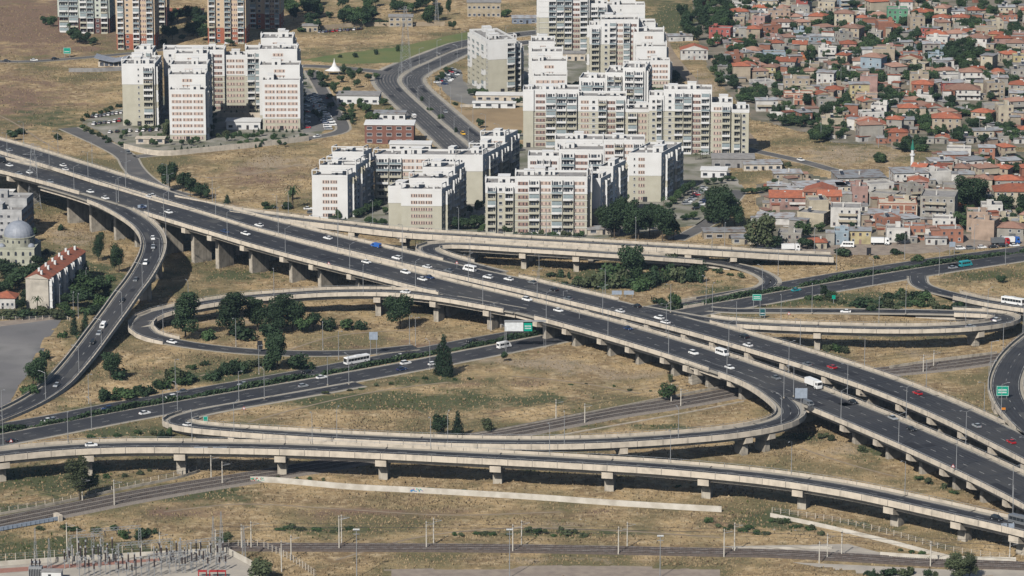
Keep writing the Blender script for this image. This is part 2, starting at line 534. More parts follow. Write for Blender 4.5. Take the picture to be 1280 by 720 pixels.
pts = [(-60, 575), (0, 567.5), (75, 560.5), (150, 557.2), (220, 557), (320, 558.5), (400, 561), (480, 564.5), (560, 568.5), (640, 572.5), (740, 578), (840, 584.5), (960, 596), (1060, 611), (1135, 626.5), (1200, 641), (1280, 659.5), (1350, 678)]
R2 = Path('nearest_ramp', zpath(pts, [(0, 9.5), (10, 9.3), (17, 8.2)]), 10.5)
viaduct(R2, 11, shoulder=2.3, label= 'long gently curving ramp viaduct crossing the whole photo, nearest the camera', piers=[(x, -5.2) for x in (4, 110, 218, 347, 482, 619, 759, 886, 1002, 1106, 1194, 1262)], pierw=3.6, pier_t=3.0, name='ramp_viaduct', fasc=1.0, girder=2.2)

pts = [(200, 247), (260, 258.5), (320, 268), (395, 277.5), (433, 282), (507, 290.5), (580, 295), (640, 298.8), (700, 302), (780, 306.5), (900, 313.5), (965, 317.5), (1040, 321)]
R5 = Path('back_ramp', zpath(pts, [(0, 18), (1, 17), (2, 14.2), (4, 11.5), (5, 10), (7, 9.2), (9, 8), (11, 4.5), (12, 3)]), 9.5)
viaduct(R5, 9.5, shoulder=1.9, label= 'straight ramp viaduct passing in front of the white apartment blocks', piers=[(x, -4.7) for x in (433, 509, 585, 665, 735, 800, 860, 920)], pierw=4.5, gaps=[(-1, 0, 283, 0, 720), (1, 0, 215, 0, 720)], name='ramp_viaduct', zmin=4.0, fasc=1.3)

pts = [(625, 341), (590, 332), (562, 324), (545, 318.5), (535, 313.5), (534, 309.5), (546, 306), (575, 305.5), (610, 307.5), (640, 309.5), (700, 313), (760, 317), (800, 319.5), (840, 322.5), (880, 325.5), (915, 330.5), (942, 337.5), (959, 346), (964, 353), (952, 361), (920, 369), (880, 376.5), (845, 382.5)]
R6 = Path('far_loop_ramp', zpath(pts, [(0, 9.3), (3, 9.8), (10, 8.6), (12, 6.5), (13, 5), (14, 3.2), (15, 1.6), (16, 0.4), (17, 0.06), (22, 0.06)]), 9.5)
viaduct(R6, 9.5, shoulder=1.9, label= 'hairpin ramp viaduct leaving the far carriageway beside the green sign', piers=[(x, -4.7, ) for x in (610, 651, 720, 785)], pierw=4.5, gaps=[(-1, 600, 660, 324, 720), (1, 553, 660, 322, 720), (1, 880, 980, 325, 400), (-1, 880, 980, 325, 400)], name='ramp_viaduct')

pts = [(800, 385), (850, 394), (900, 402), (960, 406.5), (1057, 410), (1135, 411), (1200, 409), (1240, 405), (1260, 400), (1256, 395.5), (1235, 392.5), (1185, 390.3), (1120, 389.2), (1057, 388.7), (960, 388.2), (915, 388.5), (885, 386)]
R7 = Path('right_loop_ramp', zpath(pts, [(0, 8.8), (4, 8.4), (6, 8), (8, 6), (10, 4), (11, 2.4), (12, 1.2), (13, 0.4), (14, 0.08), (16, 0.06)]), 9.5)
viaduct(R7, 9.5, shoulder=1.9, label= 'long narrow loop ramp viaduct on the right behind the main viaduct', piers=[(x, -4.7) for x in (1022, 1132, 1226)] + [(1262, -4.7)], pierw=4.5, gaps=[(-1, 780, 905, 396, 720), (-1, 780, 1182, 380, 396), (1, 780, 1182, 380, 396), (1, 780, 860, 390, 720)], name='ramp_viaduct')

R8 = Path('far_right_ramp', [(1147, 345, 0.06), (1150, 356, 0.06), (1172, 364, 0.3), (1200, 370.5, 2), (1228, 376.5, 5), (1255, 381, 6), (1285, 385.5, 6.5), (1350, 394, 6.5)], 9)
viaduct(R8, 9, 'short ramp viaduct carrying a bus at the far right edge', [(1232, -4.5), (1268, -4.5)], pierw=4.5, gaps=[(1, 1100, 1190, 0, 720), (-1, 1100, 1190, 0, 720)], name='ramp_viaduct')
R9 = Path('right_edge_ramp', [(1330, 400, 8), (1303, 418, 8), (1277, 440, 8.4), (1262, 462, 8.6), (1257, 485, 8.8), (1266, 508, 8.8), (1287, 532, 8.8), (1315, 556, 8.8), (1360, 596, 8.8)], 12)
viaduct(R9, 12, 'curved ramp viaduct with a green sign joining the main viaduct at the right edge', [(1262, -6), (1240, -6), (1243, -6)], pierw=6, gaps=[(1, 1282, 1500, 530, 720), (-1, 1270, 1500, 530, 720)], name='ramp_viaduct')

HU = Path('far_highway', [(x, y, 0) for x, y in [(-60, 547), (0, 534.5), (67, 523), (135, 509.5), (217, 495), (320, 477), (384, 465.5), (446, 454), (500, 444), (590, 427), (640, 418), (720, 403), (800, 389), (855, 378.5), (960, 360), (1060, 342.5), (1147, 329), (1220, 319), (1280, 311.5), (1340, 304)]], 9.5)
HL = Path('near_highway', [(x, y, 0) for x, y in [(-60, 563), (0, 550.5), (75, 536), (180, 516), (320, 492), (379, 482), (500, 460.5), (540, 453), (630, 435.5), (700, 422), (800, 403), (865, 390.5), (960, 373.5), (1035, 360), (1147, 341), (1207, 331.5), (1280, 321), (1340, 312.5)]], 13)
road('highway_far_carriageway', HU, 9.5, lanes=3)
road('highway_near_carriageway', HL, 13, lanes=3, kerb=1.5)

S1 = Path('boulevard_far', [(x, y, 0) for x, y in [(700, 38), (640, 44), (580, 54), (545, 67), (510, 80), (488, 91), (484, 103), (503, 124), (530, 148), (562, 178), (590, 205)]], 13)
S2 = Path('boulevard_near', [(x, y, 0) for x, y in [(700, 50), (640, 55), (585, 63), (550, 78), (525, 90), (515, 100), (524, 113), (545, 132), (575, 158), (610, 185)]], 11)
road('boulevard_far_lanes', S1, 13, ASPH2, 3, 2.4, 0.05)
road('boulevard_near_lanes', S2, 11, ASPH2, 3, 2.6, 0.09)
S3 = Path('side_road', [(x, y, 0) for x, y in [(300, 79), (350, 82), (400, 83), (450, 87), (490, 92)]], 8)
road('side_road', S3, 8, ASPH2, 2, 1.0, 0.07, False)
S4 = Path('estate_road', [(x, y, 0) for x, y in [(388, 88), (398, 105), (415, 135), (428, 155), (425, 165), (390, 172), (330, 180), (260, 188), (200, 193), (168, 196)]], 6)
road('estate_road', S4, 6, ASPH2, 2, 1.2, 0.06, False)
S5 = Path('west_road', [(x, y, 0) for x, y in [(85, 160), (108, 170), (138, 184), (158, 196), (165, 208), (178, 222), (200, 236), (230, 245)]], 9)
road('west_road', S5, 9, ASPH2, 2, 1.0, 0.06, False)
S6 = Path('hillside_road', [(x, y, 0) for x, y in [(-20, 76), (30, 77), (80, 74), (150, 68), (205, 62), (230, 58)]], 6)
road('hillside_road', S6, 6, ASPH2, 2, 0.8, 0.05, False)
S7 = Path('east_road', [(x, y, 0) for x, y in [(905, 180), (950, 190), (1000, 201), (1060, 217), (1110, 224)]], 6)
road('east_road', S7, 6, ASPH2, 2, 0.8, 0.05, False)
S8 = Path('street', [(x, y, 0) for x, y in [(925, 238), (905, 262), (880, 282), (845, 300)]], 6.5)
road('street', S8, 6.5, ASPH2, 2, 0.8, 0.05, False)
DIRT = mat('dirt_road', (0.3, 0.24, 0.17), 0.95, (0.23, 0.18, 0.13), 0.15, 5)
S9 = Path('dirt_track', [(x, y, 0) for x, y in [(826, 40), (832, 60), (846, 80), (862, 98), (885, 122), (915, 150), (940, 180)]], 7)
road('dirt_track', S9, 7, DIRT, 1, 0, 0.04, False)
S10 = Path('lane_to_embankment', [(x, y, 0) for x, y in [(640, 436), (600, 452), (575, 462), (610, 470)]], 6)
for nm, pp in (('footpath', [(310, 528), (345, 518), (400, 504), (450, 493), (505, 484), (560, 478)]), ('footpath', [(420, 700), (520, 672), (640, 660), (780, 664), (900, 672)]), ('footpath', [(205, 640), (300, 630), (420, 636), (560, 644), (700, 640)]), ('footpath', [(640, 470), (720, 478), (800, 492)]), ('footpath', [(250, 470), (330, 448), (420, 420), (520, 412)]), ('footpath', [(1000, 560), (1060, 580), (1120, 596)]), ('footpath', [(200, 215), (280, 222), (380, 205)]), ('footpath', [(880, 352), (835, 340), (800, 352), (812, 362)]), ('footpath', [(-10, 140), (20, 155), (55, 178), (70, 186)])):
    pa = Path('fp%d' % len(PATHS), [(x, y, 0) for x, y in pp], 1.2)
    road(nm, pa, 1.0, DIRT, 1, 0, 0.04, False)

# ground sheets
LOT = mat('parking_asphalt', (0.17, 0.165, 0.155), 0.9, (0.22, 0.21, 0.19), 0.08, 6, stain=((0.12, 0.12, 0.12), 0.05))
GRAVEL = mat('gravel', (0.3, 0.25, 0.2), 0.95, (0.22, 0.18, 0.15), 0.3, 6)
PAVE = mat('pale_paving', (0.42, 0.38, 0.32), 0.9, (0.33, 0.3, 0.26), 0.2, 5)
LAWN = mat('lawn', (0.1, 0.135, 0.045), 0.95, (0.16, 0.16, 0.06), 0.05, 6)
DRY = mat('dry_lot', (0.34, 0.25, 0.145), 0.95, (0.25, 0.18, 0.105), 0.04, 7, stain=((0.2, 0.15, 0.09), 0.02))
STRAW = mat('straw_hill', (0.43, 0.32, 0.17), 0.95, (0.32, 0.23, 0.12), 0.03, 7)
sheet('asphalt_yard', [(-30, 412), (78, 398), (60, 425), (50, 450), (25, 480), (8, 512), (-30, 520)], mat('yard_asphalt', (.15, .145, .145), .9, (.24, .23, .22), .03, 7, .42, .6, stain=((.1, .1, .1), .06)))
sheet('gravel_strip', [(-30, 404), (40, 398), (78, 390), (82, 398), (-30, 415)], GRAVEL, 0.02)
YARD = mat('estate_ground', (0.24, 0.225, 0.19), 0.95, (0.12, 0.125, 0.08), 0.09, 6, 0.42, 0.6, stain=((0.33, 0.31, 0.27), 0.06))
sheet('estate_parking', [(98, 152), (150, 135), (205, 120), (388, 90), (420, 150), (400, 168), (200, 192), (155, 186), (125, 165)], YARD, 0.02)
sheet('parking_lot', [(372, 100), (392, 118), (410, 140), (420, 155), (405, 163), (380, 166), (372, 150)], LOT, 0.05)
sheet('east_parking', [(548, 95), (575, 85), (585, 110), (600, 130), (590, 132), (565, 125), (545, 105)], LOT, 0.04)
sheet('lawn', [(372, 76), (430, 66), (500, 58), (590, 38), (600, 46), (560, 54), (520, 68), (500, 78), (440, 80)], LAWN, 0.03)
sheet('dry_lot', [(563, 138), (655, 134), (660, 166), (600, 168)], DRY, 0.04)
sheet('estate_courtyard', [(385, 285), (400, 262), (470, 245), (600, 215), (650, 180), (800, 130), (850, 200), (905, 200), (930, 235), (880, 280), (740, 300), (600, 293)], YARD, 0.02)
sheet('estate_courtyard', [(575, 110), (640, 60), (740, 40), (840, 60), (850, 120), (940, 190), (920, 205), (800, 200), (650, 185), (640, 140)], YARD, 0.024)
QG = mat('quarter_ground', (0.2, 0.17, 0.13), 0.95, (0.11, 0.11, 0.075), 0.08, 6, 0.4, 0.6, stain=((0.27, 0.24, 0.2), 0.1))
sheet('quarter_ground', [(862, -30), (1400, -30), (1400, 186), (1255, 184), (1190, 188), (1130, 189), (1100, 182), (1040, 178), (985, 160), (940, 150), (905, 110), (880, 80), (868, 30)], QG, 0.02)
sheet('quarter_ground', [(945, 230), (1000, 214), (1060, 226), (1110, 226), (1140, 205), (1180, 192), (1400, 186), (1400, 296), (1190, 300), (1000, 306), (945, 296)], QG, 0.02)
sheet('boulevard_verge', [(835, 400), (835, 400.5), (835.5, 400.5)], LAWN, 0.03)
sheet('yard', [(930, 296), (1100, 300), (1280, 288), (1300, 305), (1140, 318), (1000, 322), (955, 318)], GRAVEL, 0.03)
sheet('substation_yard', [(-20, 719), (-10, 706), (140, 695), (285, 688), (320, 708), (330, 735), (-20, 740)], PAVE, 0.03)
sheet('substation_red_strip', [(-20, 712), (140, 702), (200, 698), (200, 701), (140, 706), (-20, 718)], mat('red_paving', (0.33, 0.17, 0.13), 0.9), 0.05)

# railways
BALL = mat('railway_ballast', (0.23, 0.2, 0.17), 0.95, (0.17, 0.15, 0.13), 1.5, 5)
RAIL = mat('steel_rail', (0.22, 0.2, 0.19), 0.5, (0.12, 0.09, 0.075), 0.8)
SLP = mat('dark_sleeper', (0.06, 0.052, 0.048), 0.9)
def railway(path, offs, w, ball=None):
    mb = MB()
    mb.sweep(path.seg(), [(-w / 2 - 1.2, 0), (w / 2 + 1.2, 0), (w / 2, 0.45), (-w / 2, 0.45)][::-1])
    o = mb.build('railway_trackbed', ball or BALL)
    o['kind'] = 'structure'
    rm, sm = MB(), MB()
    for c in offs:
        for g in (-0.75, 0.75):
            rm.sweep(path.seg(), [(c + g - 0.06, 0.5), (c + g + 0.06, 0.5), (c + g + 0.06, 0.72), (c + g - 0.06, 0.72)][::-1])
        d = 0.0
        while d < path.d[-1]:
            p, n = path.at(d, c)
            a, b = p + n * 1.25, p - n * 1.25
            t = Vector((n.y, -n.x, 0)) * 0.2
            sm.quad([(a + t).to_tuple()[:2] + (0.53,), (a - t).to_tuple()[:2] + (0.53,), (b - t).to_tuple()[:2] + (0.53,), (b + t).to_tuple()[:2] + (0.53,)])
            d += 0.7
    rm.build('rail', RAIL, o)
    sm.build('sleeper', SLP, o)['kind'] = 'stuff'
    return o
RW1 = Path('main_railway', [(x, y, 0) for x, y in [(-60, 669), (0, 655), (80, 639), (160, 623), (240, 609), (310, 598), (400, 583), (500, 566), (580, 551), (640, 541), (760, 518), (850, 504), (920, 491), (1000, 479), (1100, 466), (1180, 458), (1260, 447), (1340, 437)]], 12)
railway(RW1, (-3.8, 0, 3.8), 12)
RW2 = Path('front_railway', [(x, y, 0) for x, y in [(270, 684), (400, 684.5), (520, 685), (640, 686), (760, 688), (880, 690.5), (960, 692), (1060, 697), (1160, 703), (1280, 708), (1360, 711)]], 8)
railway(RW2, (-1.9, 1.9), 6.4, mat('brown_ballast', (.12, .095, .08), .95, (.08, .065, .055), 1.0))
sheet('service_road', [(990, 703), (1060, 706), (1180, 712), (1290, 712), (1290, 722), (1180, 724), (1090, 722), (1040, 712)], PAVE, 0.05)
sheet('concrete_apron', [(900, 683), (1060, 680), (1130, 699), (960, 690)], PAVE, 0.05)
sheet('service_track', [(480, 712), (720, 706), (900, 710), (900, 722), (480, 722)], GRAVEL, 0.03)

# ---------------------------------------------------------------- ground: one sheet to the horizon, finer where the camera looks
def ground():
    xs = np.concatenate([[-40000, -8000, -2000, -700], np.arange(-420, 421, 3.0), [700, 2000, 8000, 40000]])
    ys = np.concatenate([[-3000, 200, 800], np.arange(1010, 2420, 3.5), [2700, 4000, 12000, 45000]])
    X, Y = np.meshgrid(xs, ys)
    zc = Y * cp + CAM_H * sp
    ok = zc > 100
    zc = np.where(ok, zc, 100)
    px = 640 + FPX * X / zc
    py = 360 - FPX * (Y * sp - CAM_H * cp) / zc
    g = np.zeros_like(X); d = np.zeros_like(X); b = np.zeros_like(X)
    def blob(arr, x, y, rx, ry, a):
        q = ((px - x) / rx) ** 2 + ((py - y) / ry) ** 2
        arr += a * np.exp(-q * 1.2)
    for q in GREEN: blob(g, *q)
    for q in BARE: blob(d, *q)
    for q in BROWN: blob(b, *q)
    me = bpy.data.meshes.new('ground')
    nx, ny = len(xs), len(ys)
    pp = np.array([(p.x, p.y, pa.w / 2) for pa in PATHS.values() for p in pa.p if p.z < 3])
    near = (np.abs(X) < 420) & (Y > 1005) & (Y < 2420)
    gx, gy = X[near], Y[near]; D = np.empty(len(gx))
    for c in range(0, len(gx), 6000):
        D[c:c + 6000] = (np.hypot(gx[c:c + 6000, None] - pp[None, :, 0], gy[c:c + 6000, None] - pp[None, :, 1]) - pp[None, :, 2]).min(1)
    m = np.clip((D - 4) / 9, 0, 1)
    sx_, sy_ = px[near], py[near]
    for poly in SHEETS:
        inside = np.zeros(len(gx), bool); j = len(poly) - 1
        for i in range(len(poly)):
            xi, yi = poly[i]; xj, yj = poly[j]
            if yi != yj: inside ^= ((yi > sy_) != (yj > sy_)) & (sx_ < (xj - xi) * (sy_ - yi) / (yj - yi) + xi)
            j = i
        m[inside] = 0
    rs = np.random.RandomState(5); hh = np.zeros(len(gx))
    for wl_, am, k in ((34, .8, 9), (15, .5, 9), (8, .28, 8)):
        for _ in range(k):
            a = rs.uniform(0, 6.28); hh += am / k * 1.6 * np.sin((gx * np.cos(a) + gy * np.sin(a)) * 6.28 / wl_ / rs.uniform(.7, 1.4) + rs.uniform(0, 6.28))
    Z = np.zeros_like(X); Z[near] = np.clip(hh + .15, 0, 2.2) * m
    global RELIEF
    RELIEF = (xs[4:-4], ys[3:-4], Z[3:-4, 4:-4])
    v = np.stack([X, Y, Z], -1).reshape(-1, 3)
    i = np.arange(nx * ny).reshape(ny, nx)
    f = np.stack([i[:-1, :-1], i[:-1, 1:], i[1:, 1:], i[1:, :-1]], -1).reshape(-1, 4)
    me.vertices.add(len(v)); me.vertices.foreach_set('co', v.ravel())
    me.loops.add(f.size); me.loops.foreach_set('vertex_index', f.ravel())
    me.polygons.add(len(f)); me.polygons.foreach_set('loop_start', np.arange(0, f.size, 4)); me.polygons.foreach_set('loop_total', np.full(len(f), 4))
    me.update()
    at = me.color_attributes.new('soil', 'FLOAT_COLOR', 'POINT')
    c = np.stack([np.clip(g, 0, 1), np.clip(d, 0, 1), np.clip(b, 0, 1), np.ones_like(g)], -1).reshape(-1)
    at.data.foreach_set('color', c)
    m = bpy.data.materials.new('dry_grassland'); m.use_nodes = True
    nt = m.node_tree; N = nt.nodes; Lk = nt.links.new
    bs = N['Principled BSDF']; bs.inputs['Roughness'].default_value = 0.95; bs.inputs['Specular IOR Level'].default_value = 0.1
    tc = N.new('ShaderNodeTexCoord')
    at_ = N.new('ShaderNodeAttribute'); at_.attribute_name = 'soil'
    sx = N.new('ShaderNodeSeparateColor'); Lk(at_.outputs['Color'], sx.inputs[0])
    def noise(sc, det=6, rough=0.6):
        n = N.new('ShaderNodeTexNoise'); n.inputs['Scale'].default_value = sc; n.inputs['Detail'].default_value = det; n.inputs['Roughness'].default_value = rough
        Lk(tc.outputs['Object'], n.inputs['Vector']); return n.outputs['Fac']
    def rng(a, lo, hi):
        r_ = N.new('ShaderNodeMapRange'); r_.inputs['From Min'].default_value = lo; r_.inputs['From Max'].default_value = hi; Lk(a, r_.inputs['Value']); return r_.outputs['Result']
    def mix(f, a, b_):
        x = N.new('ShaderNodeMix'); x.data_type = 'RGBA'; Lk(f, x.inputs[0])
        for k, q in ((6, a), (7, b_)):
            if isinstance(q, tuple): x.inputs[k].default_value = (*q, 1)
            else: Lk(q, x.inputs[k])
        return x.outputs[2]
    def add(a, b_, k=1.0):
        x = N.new('ShaderNodeMath'); x.operation = 'MULTIPLY_ADD'; Lk(b_, x.inputs[0]); x.inputs[1].default_value = k; Lk(a, x.inputs[2]); return x.outputs[0]
    base = mix(rng(noise(0.05), 0.42, 0.58), (0.45, 0.325, 0.175), (0.24, 0.17, 0.095))
    base = mix(rng(noise(0.3, 5), 0.48, 0.66), base, (0.54, 0.42, 0.26))
    base = mix(rng(noise(0.02, 6), 0.48, 0.6), base, (0.165, 0.145, 0.075))
    base = mix(rng(add(noise(0.06), sx.outputs[2], 0.5), 0.62, 0.85), base, (0.21, 0.14, 0.1))
    base = mix(rng(add(noise(0.09), sx.outputs[1], 0.5), 0.66, 0.86), base, (0.36, 0.285, 0.2))
    base = mix(rng(add(noise(0.11), sx.outputs[0], 0.65), 0.56, 0.8), base, (0.088, 0.1, 0.05))
    base = mix(rng(noise(1.2, 3), 0.5, 0.8), base, (0.14, 0.115, 0.07))
    Lk(base, bs.inputs['Base Color'])
    bp = N.new('ShaderNodeBump'); bp.inputs['Strength'].default_value = 1.0; bp.inputs['Distance'].default_value = 0.8
    Lk(noise(0.5, 6, 0.7), bp.inputs['Height']); Lk(bp.outputs['Normal'], bs.inputs['Normal'])
    me.materials.append(m)
    o = inst('ground', me); o['kind'] = 'structure'
    return o
GREEN = [(60, 150, 60, 20, .4), (250, 610, 60, 8, .5), (40, 640, 60, 10, .7), (900, 545, 60, 6, .4), (560, 60, 60, 8, .6), (700, 590, 100, 6, .3), (300, 345, 60, 8, .6), (340, 390, 80, 8, .3), (600, 440, 60, 4, .4), (480, 505, 120, 10, .6), (60, 600, 90, 22, .7), (150, 540, 60, 8, .7), (60, 690, 160, 18, .9), (430, 500, 60, 8, .8), (520, 475, 60, 6, .6), (700, 560, 120, 5, .4), (600, 500, 160, 20, .35), (720, 532, 60, 5, .6), (830, 535, 40, 5, .6),
         (960, 650, 50, 14, .8), (1080, 655, 60, 8, .4), (250, 620, 80, 10, .5), (400, 665, 60, 6, .5), (700, 668, 120, 5, .5), (760, 345, 90, 14, .6), (1050, 375, 140, 10, .9), (900, 360, 40, 8, .4), (1230, 345, 60, 8, .6),
         (110, 360, 60, 25, .8), (60, 335, 60, 25, .8), (30, 390, 60, 8, .8), (60, 470, 40, 20, .4), (280, 470, 100, 12, .6), (120, 510, 60, 6, .5), (850, 25, 50, 25, .8), (500, 65, 80, 8, .5), (1150, 100, 160, 80, .5), (820, 690, 80, 5, .4), (1000, 545, 40, 8, .5), (1090, 570, 40, 12, .4), (680, 500, 30, 6, .4), (560, 340, 40, 5, .3)]
BARE = [(640, 405, 60, 8, .6), (700, 455, 60, 12, .8), (620, 450, 40, 6, .8), (780, 470, 80, 12, .6), (340, 205, 60, 18, .7), (90, 300, 50, 20, .6), (1150, 440, 60, 10, .5), (280, 400, 60, 10, .4), (1060, 195, 90, 16, .8), (880, 120, 40, 30, .8), (560, 60, 60, 8, .4), (470, 590, 200, 6, .7), (900, 610, 120, 6, .7), (1050, 560, 60, 14, .6), (660, 700, 200, 6, .4), (700, 655, 60, 6, .6)]
BROWN = [(40, 30, 150, 45, 1.0), (20, 130, 60, 40, .5), (330, 220, 80, 16, .6), (600, 480, 100, 10, .5), (500, 430, 100, 10, .5), (220, 640, 60, 10, .8), (60, 120, 90, 30, .3), (450, 640, 120, 8, .6), (700, 640, 200, 6, .4), (900, 655, 60, 8, .4)]
# ================================================================ APARTMENT BLOCKS
FH = 3.0
ROOFA = mat('pale_roof_membrane', (0.46, 0.45, 0.43), 0.9, (0.36, 0.35, 0.33), 0.3, 5)
AWN = mat('awning_cloth', (0.42, 0.3, 0.2), 0.8, (0.5, 0.46, 0.4), 3, rand=.4)
_wm = {}

def window_mesh(w, h, kind='plain'):
    k = (w, h, kind)
    if k not in _wm:
        mb = MB()
        # frame ring proud of the wall, glass set back inside it
        f = 0.09
        mb.box(-w / 2, w / 2, -0.06, 0.02, 0, f, 0); mb.box(-w / 2, w / 2, -0.06, 0.02, h - f, h, 0)
        mb.box(-w / 2, -w / 2 + f, -0.06, 0.02, f, h - f, 0); mb.box(w / 2 - f, w / 2, -0.06, 0.02, f, h - f, 0)
        mb.box(-w / 2 + f, w / 2 - f, -0.02, 0.02, f, h - f, 1)
        mb.box(-w / 2 - 0.08, w / 2 + 0.08, -0.14, 0.02, -0.08, 0, 0)
        _wm[k] = mb.mesh('window', [WHITEP if kind != 'dark' else BROWNP, GLASS])
    return _wm[k]

def panel_mesh(w, m):
    k = ('panel', w, m.name)
    if k not in _wm:
        mb = MB()
        mb.box(-w / 2, w / 2, -0.05, 0.02, 0, 1.5, 0)
        for c in (-w * 0.36, w * 0.04, w * 0.36):
            mb.box(c - 0.2, c + 0.2, -0.08, -0.05, 0.2, 1.35, 1)
        _wm[k] = mb.mesh('window_band', [m, GLASS])
    return _wm[k]

def balcony_mesh(w, style):
    k = ('balc', w, style)
    if k not in _wm:
        wall = {'w': WHITEP, 'b': BEIGEP, 'g': WHITEP, 'e': WHITEP, 'a': BEIGEP}[style]
        rail = {'w': WHITEP, 'b': BEIGEP, 'g': BLGLASS, 'e': WHITEP, 'a': BEIGEP}[style]
        mb = MB()
        d = 1.35
        mb.box(-w / 2, w / 2, -d, 0.0, 0, 0.18, 0)
        mb.box(-w / 2, w / 2, -d, -d + 0.1, 0.2, 1.05, 1)
        mb.box(-w / 2, -w / 2 + 0.14, -d + 0.1, 0.0, 0.2, FH, 0)
        mb.box(w / 2 - 0.14, w / 2, -d + 0.1, 0.0, 0.2, FH, 0)
        mb.box(-w * .3, w * .12, -0.05, 0.0, 0.25, 2.3, 2)
        mb.box(-w * .1, -w * .1 + .1, -0.09, -0.05, 0.25, 2.3, 0)
        mb.box(w * .22, w * .36, -0.05, 0.0, 1.1, 2.3, 2)
        if style in 'ea':        # glazed-in balcony, or one with an awning and an air conditioner
            if style == 'e': mb.box(-w / 2 + .16, w / 2 - .16, -d + .02, -d + .06, 1.07, FH - .25, 3)
            else: mb.box(-w / 2 + .2, w / 2 - .2, -d - .5, -d + .05, 2.2, 2.3, 4)
            mb.box(w * .2, w * .2 + .8, -d - .3, -d, .35, .95, 0)
        _wm[k] = mb.mesh('balcony', [wall, rail, GLASS, BLGLASS, AWN])
    return _wm[k]

def facade(root, x, y, ang, length, pat, f0, f1, fw, rng, cnt, balc='g'):
    """parts along a wall that starts at (x, y) and runs in direction ang; the wall's outside is to its right"""
    n = len(pat)
    if n == 0:
        return
    cw = length / n
    ux, uy = math.cos(ang), math.sin(ang)
    for fl in range(f0, f1):
        z = fl * FH
        for i, c in enumerate(pat):
            cx, cy = x + ux * cw * (i + .5), y + uy * cw * (i + .5)
            if c == 'B':
                st = ('g' if balc == 'g' and rng.random() < .6 else 'w') if fl >= fw else ('b' if rng.random() < .7 else 'w')
                q_ = rng.random()
                st = 'e' if q_ < .14 else ('a' if q_ < .2 else st)
                part(root, 'balcony', balcony_mesh(round(cw * 0.94, 1), st), cx, cy, z, ang, cnt)
            elif c == 'W':
                part(root, 'window', window_mesh(1.5, 1.4), cx, cy, z + 0.9, ang, cnt)
            elif c == 'w':
                part(root, 'window', window_mesh(0.8, 1.1), cx, cy, z + 1.1, ang, cnt)
            elif c == 'P':
                part(root, 'window_band', panel_mesh(round(cw * 0.9, 1), PINKP), cx, cy, z + 0.8, ang, cnt)
            elif c == 'S':
                part(root, 'stair_window', panel_mesh(round(cw * 0.9, 1), BROWNP), cx, cy, z + 0.6, ang, cnt)

def part(root, name, me, x, y, z, ang, cnt):
    cnt.setdefault(name, []).append((me, x, y, z, ang))

def flush_parts(root, cnt, cap=98):
    """up to 98 of a kind become parts, those nearest the camera first; the rest are one object"""
    M = root.matrix_basis
    for name, lst in cnt.items():
        lst.sort(key=lambda q: (M @ Vector((q[1], q[2], 0))).y - 6 * (q[4] == 0))
        for me, x, y, z, a in lst[:cap]:
            inst(name, me, root, (x, y, z), a)
        rest = lst[cap:]
        if rest:
            mb = MB(); mats = []; 
            for me, x, y, z, a in rest:
                for q in me.materials:
                    if q not in mats: mats.append(q)
                mp = [mats.index(q) for q in me.materials]
                c, s_ = math.cos(a), math.sin(a)
                n = len(mb.v)
                for v in me.vertices:
                    mb.v.append((x + v.co.x * c - v.co.y * s_, y + v.co.x * s_ + v.co.y * c, z + v.co.z))
                for f in me.polygons:
                    mb.f.append(tuple(n + i for i in f.vertices)); mb.m.append(mp[f.material_index])
            o = mb.build(name, mats, root); o['kind'] = 'stuff'

